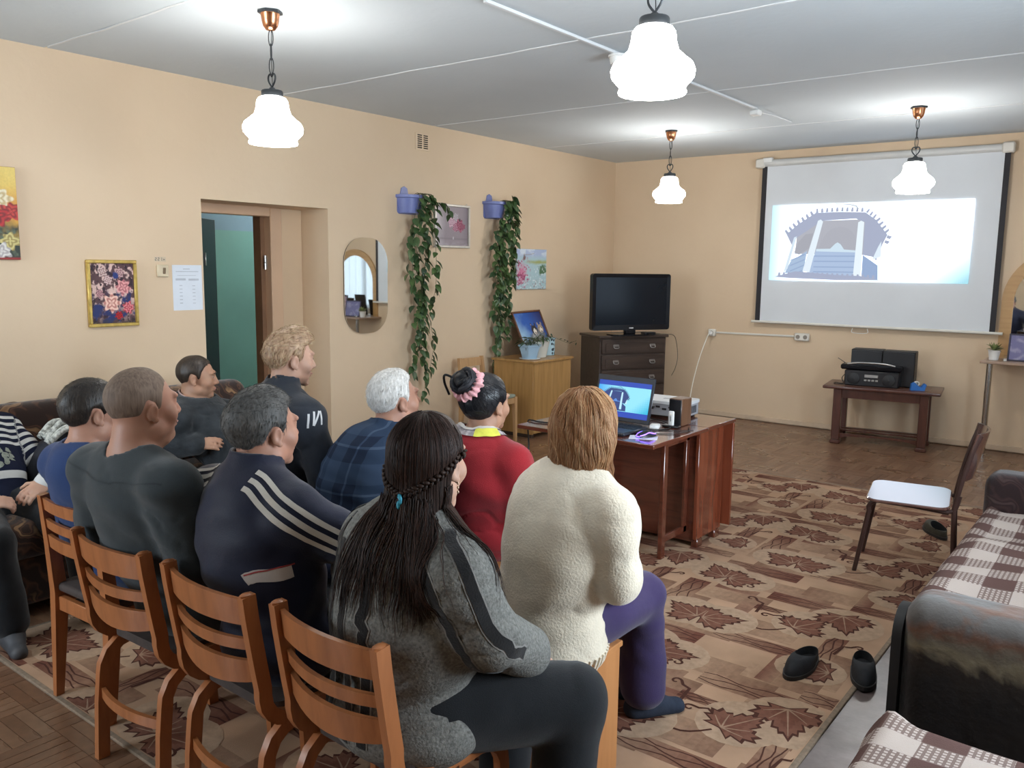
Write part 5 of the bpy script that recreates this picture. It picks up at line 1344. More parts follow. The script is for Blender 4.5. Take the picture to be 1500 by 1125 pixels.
# local +y is the front of the seat
for s in (-1, 1):
    x = s*0.185
    f_ = [(x, 0.27, 0.0), (x, 0.215, 0.36)]+[(x, 0.17+0.05*math.cos(R_(a)), 0.372+0.05*math.sin(R_(a))) for a in (10, 40, 70, 90)]+[(x, 0.0, 0.418), (x, -0.17, 0.405)]
    MB().tube(f_, 0.0125, 10).obj('front_leg', m_tubepaint, mc)
    b_ = [(x, -0.215, 0.0), (x, -0.195, 0.36), (x, -0.20, 0.48), (x, -0.245, 0.70), (x, -0.285, 0.83)]
    MB().tube(smooth_path(b_, 5), 0.0125, 10).obj('rear_leg', m_tubepaint, mc)
    MB().tube(smooth_path([(x, -0.15, 0.405), (x, -0.195, 0.425), (x, -0.215, 0.50)], 5), 0.011, 8).obj('side_brace', m_tubepaint, mc)
MB().tube([(-0.185, -0.195, 0.40), (0.185, -0.195, 0.40)], 0.010, 8).obj('cross_bar', m_tubepaint, mc)
sp = rrect(0.40, 0.41, 0.06, 6); n = len(sp); vs = []
for k, zz in ((0.90, 0.428), (1.0, 0.434), (1.0, 0.442), (0.97, 0.447)): vs += [(x*k, y*k+0.03, zz) for x, y in sp]
fs = [(k*n+i, k*n+(i+1) % n, (k+1)*n+(i+1) % n, (k+1)*n+i) for k in range(3) for i in range(n)]+[tuple(range(n))[::-1], tuple(3*n+i for i in range(n))]
MB().add(vs, fs).obj('seat', m_brownply, mc, 12).rotation_euler = (0, R_(-3.2), 0)
bk = curved_slat(0.39, 0.05, 0.58, 0.835, 0, 0, -0.216, 0.012, tilt=-0.23); bk.obj('backrest', m_brownply, mc, 40)

# ------------------------------------------------------------------ couches
def velour(name, dark, mid, light, scale=5.0, bright=0.62):
    m, nt, b = _nt(name)
    v = coords(nt, (1, 1, 1))
    n = N(nt, 'ShaderNodeTexNoise'); n.inputs['Scale'].default_value = 3.0; n.inputs['Detail'].default_value = 3
    L(nt, v, n.inputs['Vector'])
    mx = N(nt, 'ShaderNodeMix', data_type='VECTOR'); mx.inputs['Factor'].default_value = 0.22
    L(nt, v, mx.inputs['A']); L(nt, n.outputs['Color'], mx.inputs['B'])
    w = N(nt, 'ShaderNodeTexVoronoi', feature='SMOOTH_F1'); w.inputs['Scale'].default_value = scale
    L(nt, mx.outputs['Result'], w.inputs['Vector'])
    wv = N(nt, 'ShaderNodeTexWave', bands_direction='DIAGONAL'); wv.inputs['Scale'].default_value = scale*1.1; wv.inputs['Distortion'].default_value = 9; wv.inputs['Detail'].default_value = 2; wv.inputs['Detail Scale'].default_value = 1.4
    L(nt, v, wv.inputs['Vector'])
    ad = N(nt, 'ShaderNodeMath', operation='MULTIPLY'); L(nt, w.outputs['Distance'], ad.inputs[0]); L(nt, wv.outputs['Fac'], ad.inputs[1])
    L(nt, ramp(nt, ad.outputs[0], [(0.12, dark), (0.24, mid), (0.36, dark), (0.46, light), (bright, mid)]), b.inputs['Base Color'])
    b.inputs['Roughness'].default_value = 0.85; b.inputs['Sheen Weight'].default_value = 0.3; b.inputs['Specular IOR Level'].default_value = 0.2
    n2 = N(nt, 'ShaderNodeTexNoise'); n2.inputs['Scale'].default_value = 220; L(nt, v, n2.inputs['Vector']); bump(nt, b, n2.outputs['Fac'], 0.3, 0.004)
    return m
m_velour = velour('brown_leaf_velour', (0.022, 0.010, 0.007), (0.085, 0.036, 0.018), (0.24, 0.135, 0.065))
def cushion(mb, c, size, r, puff=0.02, n=10, rot=None):
    """soft block: superellipsoid-ish rounded box"""
    hx, hy, hz = size[0]/2, size[1]/2, size[2]/2
    vs = []; fs = []; off = 0; c = Vector(c)
    def P(x, y, z):
        q = Vector((x, y, z)); inner = Vector((max(-hx+r, min(hx-r, x)), max(-hy+r, min(hy-r, y)), max(-hz+r, min(hz-r, z))))
        d = q-inner
        if d.length > 1e-9: q = inner+d.normalized()*r
        k = (1-(q.x/hx)**2)*(1-(q.y/hy)**2)
        q.z += puff*max(0, k)*(1 if z > 0 else -0.3)
        return q
    idx = {}
    def vid(x, y, z):
        key = (round(x, 5), round(y, 5), round(z, 5))
        if key not in idx: idx[key] = len(vs); vs.append(P(x, y, z))
        return idx[key]
    def lin(h, nn):
        e = [-h, -h+r*0.3, -h+r*0.65, -h+r]; m = [-h+r+(2*h-2*r)*i/nn for i in range(1, nn)]
        return e+m+[h-r, h-r*0.65, h-r*0.3, h]
    X, Y, Z = lin(hx, n), lin(hy, n), lin(hz, 2)
    for (A, B, f) in ((X, Y, lambda a, b, s: (a, b, s*hz)), (X, Z, lambda a, b, s: (a, s*hy, b)), (Y, Z, lambda a, b, s: (s*hx, a, b))):
        for s in (-1, 1):
            for i in range(len(A)-1):
                for j in range(len(B)-1):
                    q = [vid(*f(A[i], B[j], s)), vid(*f(A[i+1], B[j], s)), vid(*f(A[i+1], B[j+1], s)), vid(*f(A[i], B[j+1], s))]
                    flip = (s > 0) != (A is X and B is Z)
                    fs.append(tuple(q) if flip else tuple(q[::-1]))
    if rot is not None: vs = [rot @ v for v in vs]
    mb.add([v+c for v in vs], fs); return mb
S = thing('couch', 'long brown leaf patterned velour couch along the peach wall', 'couch', (-4.42, 1.70, 0))
cushion(MB(), (-0.04, 0, 0.19), (0.84, 3.1, 0.26), 0.04, 0.0).obj('base', m_velour, S, 60)
for k in range(3): cushion(MB(), (0.05, -1.03+1.03*k, 0.375), (0.74, 1.0, 0.17), 0.06, 0.02).obj('seat_cushion', m_velour, S, 60)
rotb = Matrix.Rotation(R_(-9), 3, 'Y')
for k in range(3): cushion(MB(), (-0.345, -1.03+1.03*k, 0.655), (0.26, 1.02, 0.50), 0.09, 0.0, rot=rotb).obj('back_cushion', m_velour, S, 60)
cushion(MB(), (-0.02, 1.50, 0.36), (0.84, 0.14, 0.46), 0.06, 0.0).obj('armrest', m_velour, S, 60)
for sx in (-1, 1):
    for sy in (-1, 1): MB().lathe([(0.025, 0), (0.03, 0.07)], 12, (sx*0.33-0.04, sy*1.4, 0)).obj('foot', m_darkwood, S)
bc = cushion(MB(), (0, 0, 0.19), (0.14, 0.44, 0.38), 0.06, 0.0, rot=Matrix.Rotation(R_(-14), 3, 'Y') @ Matrix.Rotation(R_(10), 3, 'X'))
tag(bc.obj('cushion', plain('brown_plush', (0.11, 0.055, 0.028), 0.9, 0.2, 14, 0.3, 200), smooth=60, loc=(-4.80, 1.74, 0.50)), 'plain brown plush cushion leaning on the couch back behind the striped sitter', 'cushion')

def checked(name='brown_check_weave'):
    m, nt, b = _nt(name)
    a = N(nt, 'ShaderNodeAttribute', attribute_name='Weave')
    sp = N(nt, 'ShaderNodeSeparateXYZ'); L(nt, a.outputs['Vector'], sp.inputs[0])
    def mth(op, x, y=None):
        q = N(nt, 'ShaderNodeMath', operation=op)
        for i, s in enumerate((x, y)):
            if s is None: continue
            if isinstance(s, (int, float)): q.inputs[i].default_value = s
            else: L(nt, s, q.inputs[i])
        return q.outputs[0]
    def band(o, per, duty): return mth('LESS_THAN', mth('FRACT', mth('DIVIDE', o, per)), duty)
    X, Y = sp.outputs[0], sp.outputs[1]
    bxx, byy = band(X, 0.21, 0.5), band(Y, 0.21, 0.5)
    s = mth('ADD', bxx, byy)
    fine = mth('GREATER_THAN', mth('ADD', band(X, 0.017, 0.55), band(Y, 0.017, 0.6)), 1.5)
    full = mth('GREATER_THAN', s, 1.5)
    one = mth('MULTIPLY', mth('SUBTRACT', mth('GREATER_THAN', s, 0.5), full), mth('SUBTRACT', 1.0, fine))
    fac = mth('ADD', full, mth('MULTIPLY', one, 0.75))
    v = coords(nt); n = N(nt, 'ShaderNodeTexNoise'); n.inputs['Scale'].default_value = 260; L(nt, v, n.inputs['Vector'])
    mixn = N(nt, 'ShaderNodeMix', data_type='RGBA'); mixn.inputs['A'].default_value = c4((0.46, 0.385, 0.34)); mixn.inputs['B'].default_value = c4((0.105, 0.058, 0.050))
    L(nt, fac, mixn.inputs['Factor']); L(nt, mixn.outputs['Result'], b.inputs['Base Color'])
    b.inputs['Roughness'].default_value = 0.92; b.inputs['Specular IOR Level'].default_value = 0.15
    bump(nt, b, n.outputs['Fac'], 0.5, 0.004)
    return m
m_check = checked()
def blanket(name, label, x0, x1, y0, y1, z, hang, amp, seed, left_wave=0.01):
    """check cloth spread over a seat, hanging over its left (front) edge"""
    nx, ny = 44, 60; vs = []; uv = []; W = x1-x0
    r = random.Random(seed); ph = [r.uniform(0, 6) for _ in range(6)]
    rad = 0.05; tot = hang+W
    for j in range(ny+1):
        y = y0+(y1-y0)*j/ny
        for i in range(nx+1):
            s = tot*i/nx                     # arc length from the lower hem
            hem = 0.018*math.sin(y*9+ph[0])+0.012*math.sin(y*23+ph[1])
            if s < hang-rad: px, pz = x0-0.012-0.02*(1-s/hang)-left_wave*math.sin(y*11+ph[2]), z-(hang-s)+(hem if i == 0 else 0)
            elif s < hang+rad*0.57:
                a = (s-(hang-rad))/(rad*1.57)*PI/2; px, pz = x0-0.012+rad*(1-math.cos(a)), z-rad+rad*math.sin(a)
            else: px, pz = x0-0.012+rad+(s-hang-rad*0.57), z
            k = min(1, max(0, (s-hang)/0.08))
            pz += k*(amp*math.sin(y*5.2+ph[3]+px*2)*0.5+amp*0.5*math.sin(y*12+ph[4]-px*4)*(0.4+0.6*math.sin(px*6+ph[5])**2))
            e = min(j, ny-j)/3.0
            if e < 1: pz -= 0.035*(1-e)**2*(k)
            vs.append((px, y, pz)); uv.append((s+0.05, y+0.004*math.sin(s*20), 0))
    fs = [(j*(nx+1)+i, j*(nx+1)+i+1, (j+1)*(nx+1)+i+1, (j+1)*(nx+1)+i) for j in range(ny) for i in range(nx)]
    n0 = len(vs); vs2 = [(x, y, q-0.006) for x, y, q in vs]
    me = bpy.data.meshes.new(name); me.from_pydata(vs+vs2, [], fs+[tuple(n0+q for q in f[::-1]) for f in fs]); me.materials.append(m_check)
    at = me.attributes.new('Weave', 'FLOAT_VECTOR', 'POINT'); at.data.foreach_set('vector', np.array(uv+uv, np.float32).ravel())
    me.polygons.foreach_set('use_smooth', [True]*len(me.polygons)); me.update()
    o = bpy.data.objects.new(name, me); COL.objects.link(o); tag(o, label, 'blanket'); return o
m_velour2 = velour('black_brown_velour', (0.010, 0.007, 0.006), (0.026, 0.015, 0.011), (0.10, 0.065, 0.045), 4.0, 0.7)
def worn_velour():
    m, nt, b = _nt('worn_arm_velour')
    v = coords(nt); n = N(nt, 'ShaderNodeTexNoise'); n.inputs['Scale'].default_value = 7; n.inputs['Detail'].default_value = 5; n.inputs['Distortion'].default_value = 1.0
    L(nt, v, n.inputs['Vector'])
    sp = N(nt, 'ShaderNodeSeparateXYZ'); L(nt, v, sp.inputs[0])
    mr = N(nt, 'ShaderNodeMapRange'); mr.inputs['From Min'].default_value = 0.34; mr.inputs['From Max'].default_value = 0.56; L(nt, sp.outputs[2], mr.inputs['Value'])
    ad = N(nt, 'ShaderNodeMath', operation='MULTIPLY_ADD'); ad.inputs[1].default_value = 0.85; L(nt, n.outputs['Fac'], ad.inputs[0]); L(nt, mr.outputs['Result'], ad.inputs[2])
    md = N(nt, 'ShaderNodeMath', operation='MULTIPLY'); md.inputs[1].default_value = 0.58; L(nt, ad.outputs[0], md.inputs[0])
    L(nt, ramp(nt, md.outputs[0], [(0.20, (0.010, 0.007, 0.006)), (0.44, (0.022, 0.015, 0.011)), (0.54, (0.17, 0.14, 0.09)), (0.66, (0.115, 0.095, 0.07)), (0.74, (0.13, 0.065, 0.042)), (0.84, (0.105, 0.096, 0.09))]), b.inputs['Base Color'])
    b.inputs['Roughness'].default_value = 0.9; b.inputs['Sheen Weight'].default_value = 0.25; b.inputs['Specular IOR Level'].default_value = 0.1
    n2 = N(nt, 'ShaderNodeTexNoise'); n2.inputs['Scale'].default_value = 9; n2.inputs['Detail'].default_value = 6; L(nt, v, n2.inputs['Vector']); bump(nt, b, n2.outputs['Fac'], 0.6, 0.02)
    return m
m_worn = worn_velour()
S2 = thing('couch', 'dark velour couch with a worn arm and checked cover, beyond the nearest seat', 'couch', (0.0, 4.0, 0))
cushion(MB(), (-0.17, 0.0, 0.17), (0.86, 2.0, 0.22), 0.04, 0).obj('base', m_velour2, S2, 60)
for k in (-1, 1): cushion(MB(), (-0.17, k*0.46, 0.345), (0.88, 0.94, 0.15), 0.06, 0.012).obj('seat_cushion', m_velour2, S2, 60)
cushion(MB(), (0.32, 0, 0.50), (0.26, 2.2, 0.72), 0.10, 0).obj('backrest', m_velour2, S2, 60)
cushion(MB(), (-0.14, -1.045, 0.335), (0.90, 0.23, 0.53), 0.075, 0.0).obj('near_armrest', m_worn, S2, 60)['label'] = 'near armrest rubbed grey and tan on top'
MB().prism(rrect(0.20, 0.46, 0.09, 6), (-0.588, -1.045, 0.315), (0, -1, 0), (0, 0, 1), 0.03).obj('armrest_front', m_rubber, S2, 40)
cushion(MB(), (-0.19, 1.045, 0.34), (0.98, 0.24, 0.54), 0.075, 0.0).obj('far_armrest', velour('plum_velour', (0.022, 0.010, 0.010), (0.045, 0.02, 0.018), (0.08, 0.045, 0.04), 4), S2, 60)
for sx in (-1, 1):
    for sy in (-1, 1): MB().lathe([(0.022, 0), (0.028, 0.065)], 12, (sx*0.36-0.1, sy*0.95, 0)).obj('foot', m_rubber, S2)
blanket('checked_blanket', 'brown and cream checked cover on the farther couch between its two arms', -0.645, 0.16, 3.09, 4.90, 0.455, 0.20, 0.034, 4)
S1 = thing('couch', 'nearest dark couch under a checked cover at the bottom right corner', 'couch', (-0.02, 1.68, 0))
cushion(MB(), (-0.06, 0, 0.17), (0.80, 1.40, 0.22), 0.04, 0).obj('base', m_velour2, S1, 60)
cushion(MB(), (-0.06, 0, 0.33), (0.84, 1.42, 0.14), 0.055, 0.012).obj('seat_cushion', m_velour2, S1, 60)
cushion(MB(), (0.40, 0, 0.50), (0.24, 1.42, 0.72), 0.10, 0).obj('backrest', m_velour2, S1, 60)
for sx in (-1, 1):
    for sy in (-1, 1): MB().lathe([(0.022, 0), (0.028, 0.065)], 12, (sx*0.34-0.06, sy*0.6, 0)).obj('foot', m_rubber, S1)
blanket('checked_blanket', 'brown and cream checked cover on the nearest couch, bottom right corner', -0.525, 0.22, 0.98, 2.43, 0.43, 0.26, 0.014, 9)
# ------------------------------------------------------------------ figures: implicit bodies turned into one continuous surface
def V3(p): return np.array(p, float)
class Prim:
    """rounded cone ('c'), ellipsoid ('e'); frame = 4x4 (prim space -> body space) or None"""
    def __init__(s, kind, *a, tag='', frame=None):
        s.k = kind; s.tag = tag; s.a = list(a); s.M = frame
        if frame is not None:
            s.R = frame[:3, :3]; s.t = frame[:3, 3]
        if kind == 'c':
            s.a[0] = V3(a[0]); s.a[1] = V3(a[1])
            if frame is not None: s.a[0] = s.R@s.a[0]+s.t; s.a[1] = s.R@s.a[1]+s.t
        else:
            c = V3(a[0]); rot = np.eye(3) if len(a) < 3 or a[2] is None else np.array(a[2])
            if frame is not None: c = s.R@c+s.t; rot = s.R@rot
            s.a = [c, V3(a[1]), rot]
    def bbox(s, grow):
        if s.k == 'c':
            a, b, ra, rb = s.a; r = max(ra, rb)+grow
            return np.minimum(a, b)-r, np.maximum(a, b)+r
        c, r, rot = s.a; e = np.sqrt(((rot*(r+grow)[None, :])**2).sum(1))
        return c-e, c+e
    def ev(s, X, Y, Z, off=0.0):
        if s.k == 'c':
            a, b, ra, rb = s.a; d = b-a; l2 = max(1e-9, d@d)
            px, py, pz = X-a[0], Y-a[1], Z-a[2]
            t = np.clip((px*d[0]+py*d[1]+pz*d[2])/l2, 0, 1)
            return np.sqrt((px-t*d[0])**2+(py-t*d[1])**2+(pz-t*d[2])**2)-(ra+(rb-ra)*t)-off
        c, r, rot = s.a; r = r+off
        px, py, pz = X-c[0], Y-c[1], Z-c[2]
        u = px*rot[0, 0]+py*rot[1, 0]+pz*rot[2, 0]; v = px*rot[0, 1]+py*rot[1, 1]+pz*rot[2, 1]; w = px*rot[0, 2]+py*rot[1, 2]+pz*rot[2, 2]
        k0 = np.sqrt((u/r[0])**2+(v/r[1])**2+(w/r[2])**2); k1 = np.sqrt((u/r[0]**2)**2+(v/r[1]**2)**2+(w/r[2]**2)**2)
        return k0*(k0-1)/np.maximum(k1, 1e-6)
def axis(lo, hi, coarse, fine=()):
    p = [lo]
    while p[-1] < hi:
        st = coarse
        for a, b, f in fine:
            if a-coarse <= p[-1] <= b: st = min(st, f)
        p.append(p[-1]+st)
    return np.array(p)
class Field:
    def __init__(s, xs, ys, zs):
        s.x, s.y, s.z = xs, ys, zs; s.d = np.full((len(xs), len(ys), len(zs)), 0.2, np.float32)
    def blk(s, lo, hi):
        i = [slice(max(0, np.searchsorted(a, l)-1), min(len(a), np.searchsorted(a, h)+1)) for a, l, h in zip((s.x, s.y, s.z), lo, hi)]
        return i, s.x[i[0]][:, None, None], s.y[i[1]][None, :, None], s.z[i[2]][None, None, :]
    def add(s, p, k=0.02, off=0.0):
        lo, hi = p.bbox(off+k+0.03); i, X, Y, Z = s.blk(lo, hi); i = tuple(i)
        if min(s.d[i].shape) == 0: return
        b = p.ev(X, Y, Z, off); a = s.d[i]
        h = np.maximum(k-np.abs(a-b), 0)/k
        s.d[i] = np.minimum(a, b)-h*h*k*0.25
    def sub(s, p, k=0.01, off=0.0):
        lo, hi = p.bbox(off+k+0.03); i, X, Y, Z = s.blk(lo, hi); i = tuple(i)
        b = -p.ev(X, Y, Z, off); a = s.d[i]
        h = np.maximum(k-np.abs(a-b), 0)/k
        s.d[i] = np.maximum(a, b)+h*h*k*0.25
    def cut(s, fun, k=0.0):
        """keep where fun(X,Y,Z) < 0"""
        b = fun(s.x[:, None, None], s.y[None, :, None], s.z[None, None, :])
        s.d = np.maximum(s.d, np.broadcast_to(b, s.d.shape)).astype(np.float32)
    def bend(s, fun, band=0.05):
        m = np.abs(s.d) < band; I = np.nonzero(m)
        s.d[I] += fun(s.x[I[0]], s.y[I[1]], s.z[I[2]])
    def mesh(s):
        d = s.d; neg = d < 0
        c = [neg[i:d.shape[0]-1+i, j:d.shape[1]-1+j, k:d.shape[2]-1+k] for i in (0, 1) for j in (0, 1) for k in (0, 1)]
        cnt = sum(q.astype(np.int8) for q in c); act = (cnt > 0) & (cnt < 8)
        I, J, K = np.nonzero(act); n = len(I)
        vid = np.full(act.shape, -1, np.int32); vid[I, J, K] = np.arange(n)
        val = np.stack([d[I+i, J+j, K+k] for i in (0, 1) for j in (0, 1) for k in (0, 1)], 1)
        pos = np.stack([np.stack([s.x[I+i], s.y[J+j], s.z[K+k]], 1) for i in (0, 1) for j in (0, 1) for k in (0, 1)], 1)
        acc = np.zeros((n, 3)); m = np.zeros(n)
        for a in range(8):
            for bit in (1, 2, 4):
                b = a | bit
                if b == a: continue
                cr = (val[:, a] < 0) != (val[:, b] < 0)
                t = val[:, a]/np.where(cr, val[:, a]-val[:, b], 1)
                p = pos[:, a]+(pos[:, b]-pos[:, a])*t[:, None]
                acc += np.where(cr[:, None], p, 0); m += cr
        v = acc/np.maximum(m, 1)[:, None]
        Q = []
        nx, ny, nz = d.shape
        for ax in range(3):
            s0 = [slice(None)]*3; s1 = [slice(None)]*3; s0[ax] = slice(0, -1); s1[ax] = slice(1, None)
            a, b = neg[tuple(s0)], neg[tuple(s1)]
            e = a != b
            for o in range(3):
                if o != ax:
                    sl = [slice(None)]*3; sl[o] = 0; e[tuple(sl)] = False; sl[o] = -1; e[tuple(sl)] = False
            i, j, k = np.nonzero(e); inside = a[i, j, k]
            u, w = (ax+1) % 3, (ax+2) % 3
            def cell(du, dw):
                q = [i.copy(), j.copy(), k.copy()]; q[u] = q[u]-du; q[w] = q[w]-dw; return vid[q[0], q[1], q[2]]
            q = np.stack([cell(1, 1), cell(0, 1), cell(0, 0), cell(1, 0)], 1)
            q[~inside] = q[~inside][:, ::-1]
            Q.append(q)
        q = np.concatenate(Q); q = q[(q >= 0).all(1)]
        return v, q
def relax(v, q, n=1, f=0.5):
    e = np.concatenate([q[:, [0, 1]], q[:, [1, 2]], q[:, [2, 3]], q[:, [3, 0]]])
    cnt = np.bincount(e[:, 0], minlength=len(v))+np.bincount(e[:, 1], minlength=len(v))
    for _ in range(n):
        a = np.stack([np.bincount(e[:, 0], v[e[:, 1], c], len(v))+np.bincount(e[:, 1], v[e[:, 0], c], len(v)) for c in range(3)], 1)/np.maximum(cnt, 1)[:, None]
        v = v*(1-f)+a*f
    return v
def mesh_from(name, v, q, mats):
    me = bpy.data.meshes.new(name)
    me.vertices.add(len(v)); me.vertices.foreach_set('co', np.asarray(v, np.float32).ravel())
    me.loops.add(len(q)*4); me.loops.foreach_set('vertex_index', np.asarray(q, np.int32).ravel())
    me.polygons.add(len(q)); me.polygons.foreach_set('loop_start', np.arange(0, len(q)*4, 4, dtype=np.int32)); me.polygons.foreach_set('loop_total', np.full(len(q), 4, np.int32))
    me.polygons.foreach_set('use_smooth', np.ones(len(q), bool))
    for m in (mats if isinstance(mats, (list, tuple)) else [mats]): me.materials.append(m)
    me.update(calc_edges=True); me.validate()
    return me
def link(name, me, parent=None):
    o = bpy.data.objects.new(name, me); COL.objects.link(o)
    if parent is not None: o.parent = parent
    return o
def bvh_of(v, q): return BVHTree.FromPolygons([tuple(p) for p in v], [tuple(int(i) for i in f) for f in q])
def attr(me, name, vals):
    a = me.attributes.new(name, 'FLOAT', 'POINT'); a.data.foreach_set('value', np.asarray(vals, np.float32))
def folds(seed, amp, zones=()):
    r = np.random.default_rng(seed)
    K = [(r.normal(size=3)*np.array([9, 9, 16]), r.uniform(0, 6)) for _ in range(5)]
    K2 = [(r.normal(size=3)*np.array([22, 22, 34]), r.uniform(0, 6)) for _ in range(4)]
    def f(x, y, z):
        w = 0.35*np.sin(x*13+z*7+seed)+0.3*np.sin(y*11-z*9)
        a = sum(np.sin(k[0]*x+k[1]*y+k[2]*z+p+3*w) for k, p in K)/5; b = sum(np.sin(k[0]*x+k[1]*y+k[2]*z+p+2*w) for k, p in K2)/4
        s = 1.0
        for c, rad, g in zones: s = s+g*np.exp(-((x-c[0])**2+(y-c[1])**2+(z-c[2])**2)/rad**2)
        return amp*s*(0.9*a+0.5*b+0.9*np.maximum(0, 0.16-np.abs(b))/0.16*np.clip(a+0.25, 0, 0.6))
    return f

# skin and cloth -------------------------------------------------
def skin_mat(name, col, red=0.25, stubble=0.0):
    m, nt, b = _nt(name)
    v = coords(nt)
    n = N(nt, 'ShaderNodeTexNoise'); n.inputs['Scale'].default_value = 11; n.inputs['Detail'].default_value = 4; L(nt, v, n.inputs['Vector'])
    lo = mixc(col, (col[0]*0.92, col[1]*0.62, col[2]*0.55), red)
    L(nt, ramp(nt, n.outputs['Fac'], [(0.3, lo), (0.65, col)]), b.inputs['Base Color'])
    b.inputs['Roughness'].default_value = 0.5; b.inputs['Subsurface Weight'].default_value = 0.10; b.inputs['Subsurface Radius'].default_value = (0.012, 0.004, 0.002)
    b.inputs['Specular IOR Level'].default_value = 0.35
    n2 = N(nt, 'ShaderNodeTexNoise'); n2.inputs['Scale'].default_value = 260; L(nt, v, n2.inputs['Vector']); bump(nt, b, n2.outputs['Fac'], 0.12, 0.002)
    return m
def cloth(name, col, var=0.14, weave=320, bmp=0.35, rough=0.88, sheen=0.2, scale=7, blot=None):
    m = plain(name, col, rough, var, scale, bmp, weave, spec=0.15)
    m.node_tree.nodes['Principled BSDF'].inputs['Sheen Weight'].default_value = sheen
    return m
def banded(name, c0, c1, attrname, edges, bmp=0.3):
    """cloth whose bands follow a per-point coordinate running along the limb"""
    m, nt, b = _nt(name)
    a = N(nt, 'ShaderNodeAttribute', attribute_name=attrname)
    r = N(nt, 'ShaderNodeValToRGB'); r.color_ramp.interpolation = 'CONSTANT'
    e = r.color_ramp.elements
    for _ in range(len(edges)-2): e.new(0.5)
    for i, (p, k) in enumerate(edges): e[i].position = p; e[i].color = c4(c1 if k else c0)
    L(nt, a.outputs['Fac'], r.inputs['Fac']); L(nt, r.outputs['Color'], b.inputs['Base Color'])
    b.inputs['Roughness'].default_value = 0.9; b.inputs['Specular IOR Level'].default_value = 0.1
    v = coords(nt); n2 = N(nt, 'ShaderNodeTexNoise'); n2.inputs['Scale'].default_value = 300; L(nt, v, n2.inputs['Vector']); bump(nt, b, n2.outputs['Fac'], bmp, 0.003)
    return m
def hair_mat(name, dark, light, rough=0.45, stretch=(60, 60, 7), spec=0.4):
    m, nt, b = _nt(name)
    v = coords(nt, stretch); n = N(nt, 'ShaderNodeTexNoise'); n.inputs['Scale'].default_value = 2.2; n.inputs['Detail'].default_value = 5; n.inputs['Distortion'].default_value = 0.4
    L(nt, v, n.inputs['Vector'])
    L(nt, ramp(nt, n.outputs['Fac'], [(0.3, dark), (0.7, light)]), b.inputs['Base Color'])
    b.inputs['Roughness'].default_value = rough; b.inputs['Specular IOR Level'].default_value = spec
    bump(nt, b, n.outputs['Fac'], 0.5, 0.004)
    return m

# head ------------------------------------------------------------
def head_prims(F, fat=0.0, female=False, nose=1.0):
    P = []; e = lambda c, r, rot=None, t='head': P.append((Prim('e', c, r, rot, tag=t, frame=F), t))
    c = lambda a, b, ra, rb, t='head': P.append((Prim('c', a, b, ra, rb, tag=t, frame=F), t))
    j = 0.92 if female else 1.0
    e((0, -0.014, 0.036), (0.077, 0.097, 0.089), t='cranium')
    e((0, 0.036, -0.012), (0.063, 0.062, 0.086))
    e((0, 0.030, -0.066), (0.054*j+fat*0.5, 0.058, 0.045+fat*0.3))
    e((0, 0.074, -0.098), (0.022*j+fat*0.2, 0.018, 0.018))
    for s in (-1, 1):
        e((s*0.050*j, 0.004, -0.066), (0.019+fat, 0.028+fat, 0.026+fat))
        e((s*0.041, 0.062, -0.026), (0.024+fat*0.4, 0.024, 0.026+fat*0.4))
        e((s*0.028, 0.086, 0.031), (0.026, 0.011, 0.010))
    if fat > 0.004: e((0, 0.03, -0.105), (0.05, 0.045, 0.03))
    return P
def face_detail(Fd, F, nose=1.0, female=False):
    k = 0.006
    for s in (-1, 1): Fd.sub(Prim('e', (s*0.032, 0.103, 0.010), (0.017, 0.015, 0.011), frame=F), 0.012)
    for s in (-1, 1): Fd.add(Prim('e', (s*0.031, 0.079, 0.009), (0.0135, 0.0135, 0.010), frame=F), 0.004)
    for s in (-1, 1): Fd.add(Prim('e', (s*0.031, 0.0815, 0.0165), (0.0150, 0.0125, 0.0062), frame=F), 0.003); Fd.add(Prim('e', (s*0.031, 0.081, 0.0015), (0.0140, 0.0118, 0.0050), frame=F), 0.003)
    Fd.add(Prim('c', (0, 0.088, 0.022), (0, 0.108*1.0+0.008*(nose-1), -0.024), 0.0085, 0.0125*nose, frame=F), 0.012)
    for s in (-1, 1): Fd.add(Prim('e', (s*0.012, 0.098, -0.029), (0.0095, 0.010, 0.008), frame=F), 0.008)
    Fd.add(Prim('e', (0, 0.090, -0.055), (0.022, 0.012, 0.0062), frame=F), 0.006)
    Fd.add(Prim('e', (0, 0.089, -0.067), (0.020, 0.012, 0.0072), frame=F), 0.006)
    Fd.sub(Prim('e', (0, 0.104, -0.0608), (0.022, 0.010, 0.0016), frame=F), 0.004)
    for s in (-1, 1):
        rot = Matrix.Rotation(R_(s*-20), 3, 'Z') @ Matrix.Rotation(R_(-8), 3, 'X')
        rt = np.array(rot)
        Fd.add(Prim('e', (s*0.080, -0.008, -0.004), (0.0080, 0.0175, 0.0285), rt, frame=F), 0.006)
        Fd.sub(Prim('e', (s*0.0895, -0.004, -0.001), (0.0062, 0.011, 0.019), rt, frame=F), 0.004)
        Fd.add(Prim('e', (s*0.0825, 0.000, -0.029), (0.006, 0.009, 0.010), frame=F), 0.004)
